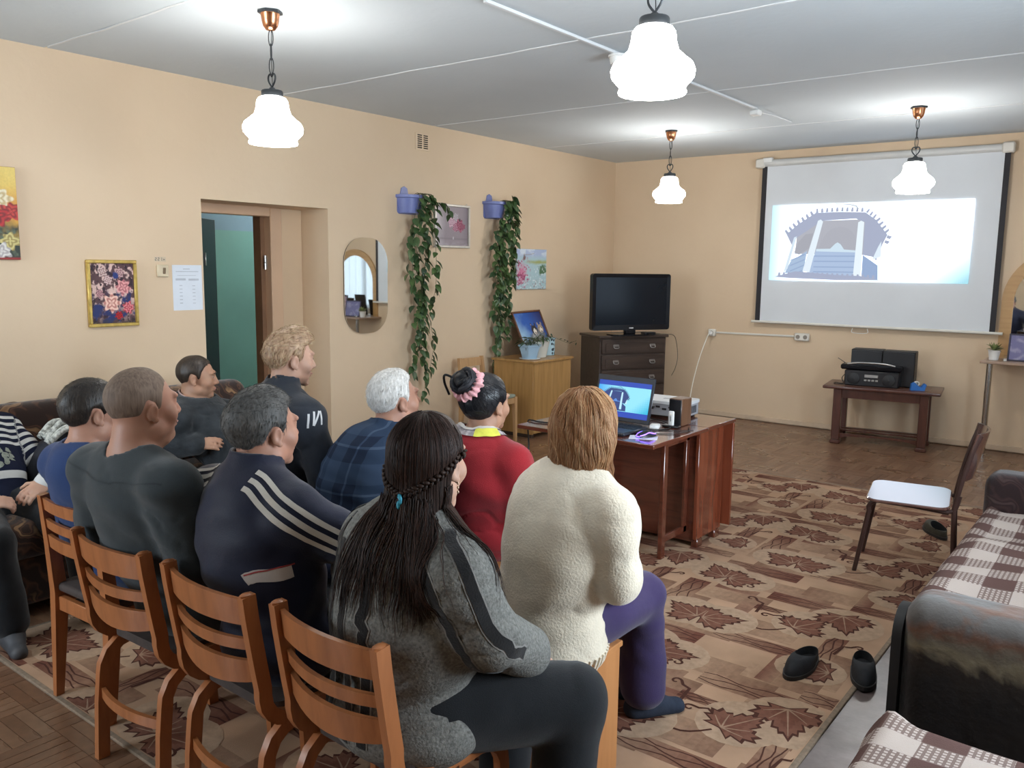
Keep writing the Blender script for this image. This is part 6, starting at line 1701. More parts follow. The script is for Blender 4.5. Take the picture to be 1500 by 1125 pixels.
def hand_prims(w, d, palm_n, side, curl=0.6, size=1.0):
    """w wrist, d direction of the hand, palm_n the way the palm faces, side=+1 thumb on d x palm_n side"""
    d = V3(d)/np.linalg.norm(d); pn = V3(palm_n); pn = pn-d*(pn@d); pn /= np.linalg.norm(pn); sx = np.cross(d, pn)*side
    rot = np.stack([sx, d, pn], 1); w = V3(w); P = []
    P.append(Prim('e', w+d*0.045*size, (0.040*size, 0.052*size, 0.016*size), rot))
    for i, (o, l) in enumerate(((0.028, 0.074), (0.010, 0.082), (-0.010, 0.077), (-0.028, 0.062))):
        p = w+d*0.080*size+sx*o*size; ang = 0.0; r = 0.0088*size
        for k, f in enumerate((0.45, 0.32, 0.23)):
            ang += curl*(0.55, 0.8, 0.5)[k]
            q = p+(d*math.cos(ang)+pn*math.sin(ang)+sx*o*0.8)*l*f*size
            P.append(Prim('c', p, q, r, r*0.93)); p = q; r *= 0.93
    p = w+d*0.022*size+sx*0.030*size
    q = p+(d*0.55+sx*0.65+pn*0.35)*0.042*size; P.append(Prim('c', p, q, 0.0125*size, 0.0105*size))
    r2 = q+(d*0.85+sx*0.15+pn*0.45)*0.030*size; P.append(Prim('c', q, r2, 0.0105*size, 0.0085*size))
    return P
def frame_of(c, yaw, pitch, roll=0):
    M_ = Matrix.Translation(c) @ Matrix.Rotation(yaw, 4, 'Z') @ Matrix.Rotation(-pitch, 4, 'X') @ Matrix.Rotation(roll, 4, 'Y')
    return np.array(M_)
def to_local(F, X, Y, Z):
    R = F[:3, :3]; t = F[:3, 3]; px, py, pz = X-t[0], Y-t[1], Z-t[2]
    return (px*R[0, 0]+py*R[1, 0]+pz*R[2, 0], px*R[0, 1]+py*R[1, 1]+pz*R[2, 1], px*R[0, 2]+py*R[1, 2]+pz*R[2, 2])

def figure(label, xy, yaw, head, skin, top, bottom, o=None, shoes=None):
    """seated figure. xy hips on the floor plan, yaw facing (0 = towards the screen), head = (x, y, ztop) in the room.
    top/bottom: (material, part name, options). o: overrides"""
    O = dict(seat=0.45, bw=1.0, belly=0.0, sw=0.175, fat=0.0, female=False, hyaw=0.0, hpitch=0.0, hroll=0.0, legw=1.0, armw=1.0, hs=1.0,
             knees=None, feet=None, elbows=None, wrists=None, hands=False, chest_back=0.0, seed=1, neckw=1.0, nose=1.0, sho_drop=0.0, curl=0.6, palm=None)
    O.update(o or {})
    c, s = math.cos(-yaw), math.sin(-yaw)
    tl = lambda p: V3(((p[0]-xy[0])*c-(p[1]-xy[1])*s, (p[0]-xy[0])*s+(p[1]-xy[1])*c, p[2]))
    hz = O['seat']+0.085
    H = tl((head[0], head[1], head[2]-0.125*O['hs']))
    P0 = V3((0, 0, hz))
    hd = V3((0, 0.025, 0))
    Nk = H+V3((0, -0.030-0.02*math.sin(O['hpitch']), -0.135)); 
    up = Nk-P0
    spine = lambda f, b=0.0: P0+up*f+V3((0, -0.045*math.sin(PI*f)-b, 0))
    lum, che = spine(0.34), spine(0.68, O['chest_back'])
    SH = {s_: Nk+V3((s_*O['sw'], -0.016, -0.082-O['sho_drop'])) for s_ in (-1, 1)}
    lean = up[1]
    EL = {s_: (tl(O['elbows'][s_]) if O['elbows'] and s_ in O['elbows'] else SH[s_]+V3((s_*0.065, 0.05, -0.27))) for s_ in (-1, 1)}
    WR = {s_: (tl(O['wrists'][s_]) if O['wrists'] and s_ in O['wrists'] else V3((s_*0.10, 0.30, hz+0.115))) for s_ in (-1, 1)}
    HP = {s_: P0+V3((s_*0.092, 0.02, -0.01)) for s_ in (-1, 1)}
    KN = {s_: (tl(O['knees'][s_]) if O['knees'] and s_ in O['knees'] else V3((s_*0.13, 0.44, O['seat']+0.055))) for s_ in (-1, 1)}
    FT = {s_: (tl(O['feet'][s_]) if O['feet'] and s_ in O['feet'] else V3((s_*0.14, 0.40, 0.085))) for s_ in (-1, 1)}
    bw, lw, aw = O['bw'], O['legw'], O['armw']
    ax = up/np.linalg.norm(up)
    tr = np.array(Matrix.Rotation(-math.atan2(ax[1], ax[2]), 3, 'X'))
    B = {}
    B['torso'] = [Prim('e', P0+V3((0, -0.01, 0.0)), (0.168*bw+O['belly']*.4, 0.128*bw+O['belly']*.3, 0.115)), Prim('e', lum+V3((0, 0.01+O['belly']*0.5, 0)), (0.145*bw+O['belly']*.6, 0.108*bw+O['belly'], 0.165), tr),
                  Prim('e', che, (0.160*bw, 0.112*bw, 0.185), tr), Prim('e', (lum+che)/2, (0.148*bw+O['belly']*.4, 0.108*bw+O['belly']*.5, 0.16), tr)]
    if O['female']: B['torso'] += [Prim('e', che+V3((s_*0.075, 0.085*bw, -0.03)), (0.07, 0.062, 0.07)) for s_ in (-1, 1)]
    B['yoke'] = [Prim('c', SH[-1], SH[1], 0.055*aw**.5, 0.055*aw**.5)]+[Prim('c', Nk+V3((s_*0.025, -0.014, 0.0)), SH[s_]+V3((0, 0, 0.0)), 0.050, 0.046*aw**.5) for s_ in (-1, 1)]
    B['neck'] = [Prim('c', Nk+V3((0, -0.012, -0.03)), H+V3((0, -0.022, -0.045)), 0.062*O['neckw'], 0.056*O['neckw'])]
    B['arm'] = []; B['fore'] = []; B['hand'] = []; B['thigh'] = []; B['shin'] = []; B['foot'] = []
    for s_ in (-1, 1):
        B['arm'].append(Prim('c', SH[s_], EL[s_], 0.056*aw, 0.044*aw)); B['fore'].append(Prim('c', EL[s_], WR[s_], 0.043*aw, 0.028))
        dv = WR[s_]-EL[s_]
        if O['hands']: B['hand'] += hand_prims(WR[s_], O['hdir'][s_] if O.get('hdir') else dv, O['palm'][s_] if O['palm'] else (0, 0, -1), s_, O['curl'], 0.95 if O['female'] else 1.0)
        else: B['hand'] += hand_prims(WR[s_], dv, (0, 0.2, -1), s_, 0.5)
        B['thigh'].append(Prim('c', HP[s_], KN[s_], 0.092*lw, 0.062*lw)); B['shin'].append(Prim('c', KN[s_], FT[s_], 0.058*lw, 0.038))
        fd = KN[s_]-HP[s_]; fd[2] = 0; fd /= np.linalg.norm(fd)
        fo = O.get('toes', {}).get(s_); fd = V3(fo) if fo else fd
        B['foot'] += [Prim('c', FT[s_]+V3((0, 0, -0.045))-fd*0.03, FT[s_]+fd*0.135+V3((0, 0, -0.058)), 0.036, 0.027), Prim('e', FT[s_]+fd*0.03+V3((0, 0, -0.03)), (0.035, 0.06, 0.035), np.array(Matrix.Rotation(math.atan2(-fd[0], fd[1]), 3, 'Z')))]
    HF = frame_of(H, O['hyaw'], O['hpitch'], O['hroll'])
    if O['hs'] != 1.0: HF = HF.copy(); HF[:3, :3] *= 1.0
    hp = head_prims(HF, O['fat'], O['female'])
    # body -----------------------------------------------------
    allp = [p for k in B for p in B[k]]
    lo = np.min([p.bbox(0.03)[0] for p in allp]+[H-0.16], 0); hi = np.max([p.bbox(0.03)[1] for p in allp]+[H+0.15], 0)
    hx = [(H[0]-0.115, H[0]+0.115, 0.0038)]; hy = [(H[1]-0.135, H[1]+0.14, 0.0038)]; hzf = [(H[2]-0.15, H[2]+0.14, 0.0038)]
    if O['hands']:
        ws = np.array([WR[-1], WR[1]])
        for k, lst in enumerate((hx, hy, hzf)): lst.append((ws[:, k].min()-0.11, ws[:, k].max()+0.11, 0.0052))
    Fd = Field(axis(lo[0], hi[0], 0.013, hx), axis(lo[1], hi[1], 0.013, hy), axis(lo[2], hi[2], 0.013, hzf))
    for k in ('torso', 'yoke', 'arm', 'fore', 'thigh', 'shin', 'foot'):
        for p in B[k]: Fd.add(p, 0.03)
    for p, t in hp: Fd.add(p, 0.016)
    for p in B['neck']: Fd.add(p, 0.022)
    for p in B['hand']: Fd.add(p, 0.007)
    face_detail(Fd, HF, O['nose'], O['female'])
    v, q = Fd.mesh(); v = relax(v, q, 1, 0.35)
    body = link('person', mesh_from('person', v, q, skin)); body.location = (xy[0], xy[1], 0); body.rotation_euler = (0, 0, yaw)
    tag(body, label, 'person')
    # eyes, brows, lips
    hl = lambda p: tuple(HF[:3, :3]@V3(p)+HF[:3, 3])
    for s_ in (-1, 1):
        eb = MB(); eb.ell(hl((s_*0.031, 0.0835, 0.010)), (0.0105, 0.0105, 0.0085), 12, 8, None, (0.40, 0.36, 0.33)); eb.ell(hl((s_*0.031, 0.0895, 0.009)), (0.0068, 0.0050, 0.0062), 8, 6, None, (0.03, 0.025, 0.02))
        eb.obj('eye', m_eye, body, 60)
        MB().tube([hl((s_*0.014, 0.0975, 0.027)), hl((s_*0.030, 0.0975, 0.032)), hl((s_*0.048, 0.084, 0.027))], [0.0028, 0.0036, 0.0016], 6).obj('eyebrow', O.get('brow', m_brow), body, 60)
    MB().tube([hl((-0.021, 0.0935, -0.0612)), hl((-0.008, 0.1015, -0.0595)), hl((0.008, 0.1015, -0.0595)), hl((0.021, 0.0935, -0.0612))], [0.001, 0.0034, 0.0034, 0.001], 6).obj('lips', O.get('lip', m_lip), body, 60)
    G = dict(O=O, B=B, H=H, HF=HF, Nk=Nk, SH=SH, EL=EL, WR=WR, KN=KN, FT=FT, P0=P0, lum=lum, che=che, body=body, tl=tl, hl=hl, yaw=yaw)
    # upper garment ----------------------------------------------
    tm, tname, T = top; off = T.get('off', 0.014); G['top'] = None
    gp = [(p, off+T.get('body_off', 0)) for p in B['torso']]+[(p, off) for p in B['yoke']]
    sl = T.get('sleeve', 1.0)
    for s_ in (-1, 1):
        i = 0 if s_ == -1 else 1
        if sl <= 0.5:
            e_ = SH[s_]+(EL[s_]-SH[s_])*(sl*2); gp.append((Prim('c', SH[s_], e_, 0.058*aw, 0.054*aw), off+0.006))
        else:
            gp.append((B['arm'][i], off)); f = (sl-0.5)*2; w_ = EL[s_]+(WR[s_]-EL[s_])*f; gp.append((Prim('c', EL[s_], w_, 0.043*aw, 0.030*aw+T.get('cuff', 0.004)), off))
    if T.get('hem'): gp.append((Prim('e', P0+V3((0, -0.015, T['hem'])), (0.185*bw+O['belly']*.5, 0.150*bw+O['belly']*.4, 0.11)), off*0.6))
    lo = np.min([p.bbox(of+0.03)[0] for p, of in gp], 0); hi = np.max([p.bbox(of+0.05)[1] for p, of in gp], 0); res = T.get('res', 0.0085)
    if T.get('collar'): hi[2] = max(hi[2], Nk[2]+0.12)
    Fd = Field(axis(lo[0], hi[0], res), axis(lo[1], hi[1], res), axis(lo[2], hi[2], res))
    for p, of in gp: Fd.add(p, T.get('k', 0.035), of)
    zb = T.get('bottom', O['seat']+0.015)
    Fd.cut(lambda X, Y, Z: zb-Z+0*X+0*Y+0.012*np.sin(X*21+1)*np.sin(Y*17))
    if T.get('collar'):
        ch = T['collar']; nb = B['neck'][0]; a, b = nb.a[0], nb.a[1]; n_ = (b-a)/np.linalg.norm(b-a)
        CT = 0.055+ch; cn = Prim('c', a-n_*0.02, a+n_*(CT+0.03), 0.066*O['neckw']+0.013, 0.060*O['neckw']+0.013)
        Fd.add(cn, 0.02)
        tilt = V3((0, 0.22, 1.0)); tilt /= np.linalg.norm(tilt); top_p = a+n_*CT
        lim = lambda X, Y, Z: (X-top_p[0])*0+(Y-top_p[1])*tilt[1]+(Z-top_p[2])*tilt[2]
        Xr, Yr, Zr = Fd.x[:, None, None], Fd.y[None, :, None], Fd.z[None, None, :]
        near = ((Xr-top_p[0])**2+(Yr-top_p[1])**2 < 0.12**2)
        Fd.d = np.where(near, np.maximum(Fd.d, lim(Xr, Yr, Zr)), Fd.d).astype(np.float32)
        inn = Prim('c', a+n_*0.035, b+n_*0.03, 0.060*O['neckw']+0.004, 0.058*O['neckw']+0.007); Fd.sub(inn, 0.006)
    else:
        # open neckline round the neck
        nb = B['neck'][0]; Fd.sub(Prim('c', nb.a[0]+V3((0, 0.012, T.get('neck_dz', 0.012))), nb.a[1], 0.058*O['neckw']+T.get('neck_w', 0.012), 0.07*O['neckw']), 0.012)
    z_ = [(EL[1], 0.08, 0.5), (EL[-1], 0.08, 0.5), (lum+V3((0.12, -0.05, 0)), 0.14, 0.9), (lum+V3((-0.12, -0.05, 0)), 0.14, 0.9), (SH[1]+V3((0, -0.05, -0.09)), 0.08, 1.0)]
    Fd.bend(folds(O['seed'], T.get('fold', 0.006), z_))
    v, q = Fd.mesh(); v = relax(v, q, 1, 0.4)
    me = mesh_from(tname, v, q, tm); G['top_obj'] = link(tname, me, body); G['tv'], G['tq'] = v, q; G['tb'] = bvh_of(v, q)
    if T.get('along'):
        # running coordinate: torso from the hem up, sleeves from the shoulder down
        best = np.full(len(v), 9.0); al = np.zeros(len(v))
        segs = [(P0-V3((0, 0, 0.1)), Nk, 0.16*bw+O['belly']*.4, 0.0, 1.0)]
        for s_ in (-1, 1): segs += [(SH[s_], EL[s_], 0.058, 1.0, 1.45), (EL[s_], WR[s_], 0.045, 1.45, 2.0)]
        for a, b, r, t0, t1 in segs:
            d_ = b-a; t = np.clip(((v-a)@d_)/(d_@d_), 0, 1); dist = np.linalg.norm(v-a-t[:, None]*d_, axis=1)-r
            m_ = dist < best; best[m_] = dist[m_]; al[m_] = (t0+(t1-t0)*t)[m_]
        attr(me, 'along', al*0.5)
    # trousers ----------------------------------------------------
    bm_, bname, Bo = bottom; off = Bo.get('off', 0.012)
    gp = [(B['torso'][0], off*0.8)]+[(p, off) for p in B['thigh']]+[(Prim('c', p.a[0], p.a[0]+(p.a[1]-p.a[0])*Bo.get('len', 0.93), p.a[2], p.a[3]+Bo.get('flare', 0.016)), off) for p in B['shin']]
    lo = np.min([p.bbox(of+0.03)[0] for p, of in gp], 0); hi = np.max([p.bbox(of+0.05)[1] for p, of in gp], 0); res = Bo.get('res', 0.0105)
    Fd = Field(axis(lo[0], hi[0], res), axis(lo[1], hi[1], res), axis(lo[2], hi[2], res))
    for p, of in gp: Fd.add(p, 0.03, of)
    Fd.cut(lambda X, Y, Z: Z-(O['seat']+0.20)+0*X+0*Y)
    Fd.bend(folds(O['seed']+50, Bo.get('fold', 0.006), [(KN[1], 0.1, 1.0), (KN[-1], 0.1, 1.0)]))
    v, q = Fd.mesh(); v = relax(v, q, 1, 0.4)
    G['bot_obj'] = link(bname, mesh_from(bname, v, q, bm_), body); G['bv'], G['bq'] = v, q
    # socks or shoes ---------------------------------------------
    if shoes is not None:
        for i, s_ in enumerate((-1, 1)):
            pr = B['foot'][2*i:2*i+2]+[Prim('c', FT[s_]+V3((0, 0, 0.03)), FT[s_]+V3((0, 0, -0.03)), 0.040, 0.042)]
            lo = np.min([p.bbox(0.03)[0] for p in pr], 0); hi = np.max([p.bbox(0.03)[1] for p in pr], 0)
            Fd = Field(*[axis(lo[k], hi[k], 0.0075) for k in range(3)])
            for p in pr: Fd.add(p, 0.02, 0.007)
            Fd.cut(lambda X, Y, Z: 0.012-Z+0*X+0*Y)
            v, q = Fd.mesh(); link('sock' if shoes[1] == 'sock' else 'shoe', mesh_from('sock', relax(v, q, 1), q, shoes[0]), body)
    return G
m_eye = vcol('eye_surface', 0.15, 0.0)
m_brow = plain('eyebrow_hair', (0.06, 0.04, 0.03), 0.7)
m_lip = plain('lip_skin', (0.36, 0.15, 0.12), 0.45)

# hair ------------------------------------------------------------
def zline(y, pts): return np.interp(y, [p[0] for p in pts], [p[1] for p in pts])
MENS = [(-0.14, -0.058), (-0.075, -0.058), (-0.045, -0.030), (-0.022, 0.022), (0.004, 0.024), (0.014, -0.002), (0.026, -0.002), (0.036, 0.040), (0.052, 0.070), (0.085, 0.078), (0.12, 0.085)]
def hair_cap(G, name, mat, line=MENS, thick=0.006, top=0.0, front=0.0, rough_amp=0.002, seed=1, extra=(), res=0.0042, cuts=(), bulk=(0, 0, 0), widow=0.0, mix=0.012, taper=1.0):
    HF = G['HF']; H = G['H']
    ps = [Prim('e', (0, -0.014, 0.036), (0.077+thick+bulk[0], 0.097+thick+bulk[1], 0.089+thick+bulk[2]), frame=HF)]
    if top: ps.append(Prim('e', (0, 0.005+front, 0.075+top*0.5), (0.066, 0.080, 0.055+top), frame=HF))
    ps += [Prim(p[0], *p[1:], frame=HF) for p in extra]
    lo = np.min([p.bbox(0.03)[0] for p in ps], 0); hi = np.max([p.bbox(0.03)[1] for p in ps], 0)
    Fd = Field(*[axis(lo[k], hi[k], res) for k in range(3)])
    for p in ps: Fd.add(p, mix)
    r = np.random.default_rng(seed); K = [(r.normal(size=3)*70, r.uniform(0, 6)) for _ in range(6)]; K3 = [(r.normal(size=3)*25, r.uniform(0, 6)) for _ in range(4)]
    Fd.bend(lambda x, y, z: rough_amp*(sum(np.sin(k[0]*x+k[1]*y+k[2]*z+p) for k, p in K)/3+sum(np.sin(k[0]*x+k[1]*y+k[2]*z+p) for k, p in K3)/2))
    X, Y, Z = np.meshgrid(Fd.x, Fd.y, Fd.z, indexing='ij'); lx, ly, lz = to_local(HF, X, Y, Z)
    if line is not None:
        jag = 0.004*np.sin(lx*140+ly*90)+0.003*np.sin(lx*310-ly*200)
        zl = zline(ly, line)+jag+widow*np.clip((np.abs(lx)-0.02)*20, 0, 1)*np.clip((ly-0.03)*30, 0, 1)
        tp = np.clip((zl+0.030-lz)/0.030, 0, 1); Fd.d = np.maximum(Fd.d+(thick+bulk[1]+0.002)*tp*tp*taper, (zl-lz)*0.8).astype(np.float32)
    for f in cuts: Fd.d = np.maximum(Fd.d, f(lx, ly, lz)).astype(np.float32)
    v, q = Fd.mesh(); v = relax(v, q, 1, 0.3)
    o = link(name, mesh_from(name, v, q, mat), G['body'])
    G['hv'], G['hq'] = v, q; G['hb'] = bvh_of(v, q); return o
def comb(G, name, mat, bvh, starts, dirfun, steps, step, lift, rad, tints, seed=1, stop=None, jitter=0.15, free=None, sides=4):
    """strands laid over a surface; tints: list of colours"""
    r = random.Random(seed); mb = MB()
    for p in starts:
        p = Vector(p); path = []; lf = lift*r.uniform(0.3, 1.2); jx = Vector((r.uniform(-1, 1), r.uniform(-1, 1), r.uniform(-1, 1)))*jitter
        n_st = max(3, int(steps*r.uniform(0.75, 1.1)))
        for k in range(n_st):
            loc, nor, _, dist = bvh.find_nearest(p)
            if loc is None: break
            d = Vector(dirfun(p, k/n_st))+jx*(0.4+0.6*math.sin(k*0.9+jx.x*20))
            isfree = free(p, k/n_st) if free else False
            if isfree: p = p+d.normalized()*step
            else:
                p = loc+nor*lf; d = d-nor*d.dot(nor)
                if d.length < 1e-5: break
                path.append(p.copy()); p = p+d.normalized()*step; continue
            path.append(p.copy())
            if stop and stop(p): break
        if len(path) > 2:
            n = len(path); w = rad*r.uniform(0.6, 1.3)
            mb.tube(path, [w*(1-0.75*(i/(n-1))**2) for i in range(n)], sides, cap=False, col=r.choice(tints))
    return mb.obj(name, mat, G['body'], 180)
def bristles(G, name, mat, n, length, rad, tints, dirfun, seed=1, where=None, jit=0.13):
    """short tapering hairs standing out of the hair surface"""
    r = np.random.default_rng(seed); v, q = G['hv'], G['hq']; mb = MB()
    a, b, c = v[q[:, 0]], v[q[:, 1]], v[q[:, 2]]; nor = np.cross(b-a, c-a); nor /= np.maximum(np.linalg.norm(nor, axis=1), 1e-9)[:, None]
    ids = r.integers(0, len(q), n*2); k = 0
    for i in ids:
        p = Vector(a[i]+(c[i]-a[i])*r.random()); l = to_local(G['HF'], p.x, p.y, p.z)
        if where and not where(*l): continue
        nn = Vector(nor[i]); d = Vector(G['HF'][:3, :3]@V3(dirfun(*l))); d = (d-nn*d.dot(nn)); d = (d.normalized() if d.length > 1e-6 else d)
        L_ = length*r.uniform(0.6, 1.3); j = Vector(r.normal(size=3))*jit
        m = p+(d*0.55+nn*0.30+j*0.5)*L_*0.5; e = p+(d*1.0+nn*0.18+j)*L_
        mb.tube([p-nn*0.002, m, e], [rad, rad*0.8, rad*0.15], 3, cap=False, col=tints[int(r.integers(len(tints)))])
        k += 1
        if k >= n: break
    return mb.obj(name, mat, G['body'], 180)
def ribbon(G, name, mat, pts, width, bvh=None, lift=0.003, step=0.012, parent=None, shift=0.0):
    bvh = bvh or G['tb']; P = smooth_path(pts, 10); out = [P[0]]
    for p in P[1:]:
        if (p-out[-1]).length >= step: out.append(p)
    S_ = []
    for p in out:
        loc, nor, _, _ = bvh.find_nearest(p); S_.append((loc, nor))
    for _ in range(2):
        nn = [S_[0][1]]+[(S_[i-1][1]+S_[i][1]*2+S_[i+1][1]).normalized() for i in range(1, len(S_)-1)]+[S_[-1][1]]
        S_ = [(s_[0], n_) for s_, n_ in zip(S_, nn)]
    vs = []; nseg = 3
    for i, (l, n_) in enumerate(S_):
        t = (S_[min(i+1, len(S_)-1)][0]-S_[max(i-1, 0)][0]).normalized(); w = n_.cross(t).normalized()
        for j in range(nseg):
            f = j/(nseg-1)-0.5; q = l+w*(width*f+shift); ll, n2, _, _ = bvh.find_nearest(q); vs.append(ll+n2*lift)
    m = len(S_); fs = [(i*nseg+j, i*nseg+j+1, (i+1)*nseg+j+1, (i+1)*nseg+j) for i in range(m-1) for j in range(nseg-1)]
    return MB().add(vs, fs).obj(name, mat, parent or G['body'], 180)
# ------------------------------------------------------------------ the people
sk_light = skin_mat('skin_fair', (0.50, 0.30, 0.215)); sk_ruddy = skin_mat('skin_ruddy', (0.42, 0.225, 0.155), 0.35); sk_mid = skin_mat('skin_warm', (0.40, 0.225, 0.145), 0.3); sk_pale = skin_mat('skin_pale', (0.54, 0.33, 0.24), 0.2)
m_hairtint = vcol('hair_strands', 0.48, 0.15, 200, spec=0.18)
dark_tr = cloth('black_trousers', (0.010, 0.011, 0.013)); navy_tr = cloth('navy_trousers', (0.014, 0.018, 0.032)); green_tr = cloth('dark_green_trousers', (0.016, 0.022, 0.020)); 
shoe_m = plain('grey_shoe', (0.05, 0.05, 0.055), 0.6, 0.2)
UP = lambda x, y, z: (x*3, (y+0.03)*3, -0.6)         # comb outwards from the crown, then down
BACKW = lambda x, y, z: (x*1.5, -0.8, -0.35)

# man in blue sweater
G = figure('man in a plain blue sweater with dark hair, farthest left of the seated row', (-3.06, 1.57), R_(-2), (-3.075, 1.465, 1.225), sk_ruddy,
           (cloth('blue_knit', (0.014, 0.036, 0.115), 0.10), 'sweater', dict(off=0.016, bottom=0.44, fold=0.008)), (navy_tr, 'trousers', {}),
           dict(bw=1.06, sw=0.185, hyaw=R_(-8), hpitch=R_(-4), seed=3, fat=0.004, neckw=1.08), (shoe_m, 'shoe'))
hair_cap(G, 'hair', hair_mat('dark_hair_close', (0.010, 0.008, 0.007), (0.035, 0.026, 0.020)), thick=0.008, rough_amp=0.0016, seed=4)
bristles(G, 'short_hair', m_hairtint, 900, 0.010, 0.0007, [(0.014, 0.011, 0.009), (0.030, 0.022, 0.017), (0.06, 0.045, 0.035)], lambda x, y, z: (x*2, (y+.03)*2, -0.5), 5)

# man in grey T-shirt
G = figure('heavy man in a grey T-shirt with close cropped brown hair', (-2.52, 1.515), R_(2), (-2.50, 1.345, 1.325), sk_ruddy,
           (cloth('grey_jersey', (0.038, 0.046, 0.050), 0.10), 't_shirt', dict(off=0.013, sleeve=0.42, bottom=0.42, fold=0.009, neck_w=0.010)), (green_tr, 'trousers', {}),
           dict(bw=1.20, belly=0.03, sw=0.205, armw=1.2, hyaw=R_(-6), hpitch=R_(-3), seed=7, fat=0.010, neckw=1.22, legw=1.15), (shoe_m, 'shoe'))
hair_cap(G, 'hair', hair_mat('cropped_brown', (0.115, 0.076, 0.054), (0.21, 0.145, 0.105), 0.7), thick=0.004, rough_amp=0.0007, seed=5)
# yoke seam of the T-shirt
sh_, nk_ = G['SH'], G['Nk']
ribbon(G, 'shoulder_seam', cloth('grey_jersey_seam', (0.026, 0.032, 0.036)), [sh_[-1]+V3((-0.05, -0.06, 0.03)), nk_+V3((-0.06, -0.14, -0.06)), nk_+V3((0.06, -0.14, -0.06)), sh_[1]+V3((0.05, -0.06, 0.03))], 0.005, lift=0.0015)

# man on the couch by the door
G = figure('man in a dark quilted jacket lounging on the couch, face turned sideways', (-4.12, 2.84), R_(-52), (-4.345, 2.665, 1.125), sk_mid,
           (cloth('charcoal_quilt', (0.026, 0.030, 0.034), 0.35, 60, 0.6, 0.8, 0.15, 16), 'jacket', dict(off=0.030, bottom=0.38, fold=0.010, collar=0.020)), (dark_tr, 'trousers', dict(off=0.022)),
           dict(seat=0.40, bw=1.12, belly=0.02, sw=0.19, armw=1.1, hyaw=R_(12), hpitch=R_(2), hands=True, seed=11, neckw=1.1,
                elbows={1: (-4.42, 2.36, 0.62), -1: (-4.10, 3.14, 0.68)}, wrists={1: (-4.16, 2.52, 0.66), -1: (-3.90, 2.90, 0.66)}, palm={1: (-0.6, 0, -0.4), -1: (0.4, 0, -1)},
                knees={1: (-3.72, 2.84, 0.50), -1: (-3.78, 3.18, 0.50)}, feet={1: (-3.62, 2.92, 0.085), -1: (-3.70, 3.25, 0.085)}), (plain('black_leather', (0.012, 0.012, 0.013), 0.4), 'shoe'))
hair_cap(G, 'hair', hair_mat('dark_brown_crop', (0.016, 0.011, 0.008), (0.050, 0.034, 0.024)), thick=0.005, rough_amp=0.001, seed=8)
nk_ = G['Nk']
MB().tube([tuple(nk_+V3((0.085*math.cos(a), 0.005+0.075*math.sin(a), 0.030-0.035*math.sin(a)))) for a in np.linspace(0, 2*PI, 25)[:-1]], 0.0045, 6, closed=True).obj('collar_piping', plain('pale_red_piping', (0.42, 0.30, 0.28), 0.7), G['body'])
wr, el = G['WR'][1], G['EL'][1]; d_ = (el-wr)/np.linalg.norm(el-wr)
MB().tube([tuple(wr+d_*t) for t in (0.0, 0.018)], 0.047, 16).obj('sleeve_cuff', plain('white_knit_cuff', (0.55, 0.50, 0.46), 0.9), G['body'])
MB().tube([tuple(wr+d_*t) for t in (0.018, 0.032)], 0.048, 16).obj('sleeve_cuff', plain('maroon_knit_cuff', (0.10, 0.015, 0.02), 0.9), G['body'])
bb = bvh_of(G['bv'], G['bq']); kn, p0 = G['KN'], G['P0']
ribbon(G, 'trouser_piping', plain('white_piping', (0.55, 0.53, 0.50), 0.8), [p0+V3((0.14, 0.06, 0.05)), (kn[1]+p0)/2+V3((0.10, 0, 0.05)), kn[1]+V3((0.07, 0, 0.02))], 0.010, bb)

# sitter in the striped shirt, at the left edge
stripes = [(0.0, 0), (0.17, 1), (0.20, 0)]
for k in range(5): stripes += [(0.33+k*0.034, 1), (0.346+k*0.034, 0)]
for k in range(6): stripes += [(0.515+k*0.026, 1), (0.528+k*0.026, 0)]
stripes += [(0.88, 1), (0.905, 0), (0.925, 1), (0.95, 0), (0.965, 1)]
G = figure('sitter in a navy and white striped shirt cut by the left edge, hands clasped', (-4.36, 1.57), R_(-84), (-4.60, 1.585, 1.14), sk_light,
           (banded('navy_white_stripe', (0.013, 0.016, 0.034), (0.58, 0.58, 0.56), 'along', stripes), 'striped_shirt', dict(off=0.016, bottom=0.38, along=True, fold=0.007, sleeve=0.97)), (dark_tr, 'trousers', dict(off=0.02)),
           dict(seat=0.38, bw=1.08, belly=0.035, sw=0.175, hands=True, seed=15, hyaw=R_(30), curl=0.75,
                elbows={-1: (-4.35, 1.86, 0.585), 1: (-4.36, 1.28, 0.60)}, wrists={-1: (-4.13, 1.72, 0.60), 1: (-4.10, 1.44, 0.575)}, palm={-1: (0.9, 0.1, -0.5), 1: (-0.9, 0.1, -0.4)},
                hdir={-1: (1, 0.35, -0.15), 1: (-1, 0.35, -0.1)}, knees={-1: (-3.84, 1.74, 0.45), 1: (-3.84, 1.38, 0.45)}, feet={-1: (-3.78, 1.74, 0.085), 1: (-3.78, 1.40, 0.085)}), (shoe_m, 'shoe'))
hair_cap(G, 'hair', hair_mat('mid_brown_hair', (0.03, 0.02, 0.014), (0.08, 0.055, 0.038)), thick=0.010, seed=12)
wr, el = G['WR'][-1], G['EL'][-1]; d_ = (el-wr)/np.linalg.norm(el-wr)
wt = MB().tube([tuple(wr+d_*t) for t in (-0.006, 0.014)], 0.036, 18); wt.obj('watch_strap', m_rubber, G['body'])
wn_ = V3((0.1, 0.35, 1)); wn_ = wn_-d_*(wn_@d_); wn_ /= np.linalg.norm(wn_); pw = wr+d_*0.004+wn_*0.034
MB().tube([tuple(pw), tuple(pw+wn_*0.010)], 0.020, 18).obj('watch_face', m_tv, G['body'])
ck = G['che']
pr_ = MB(); r_ = random.Random(4)
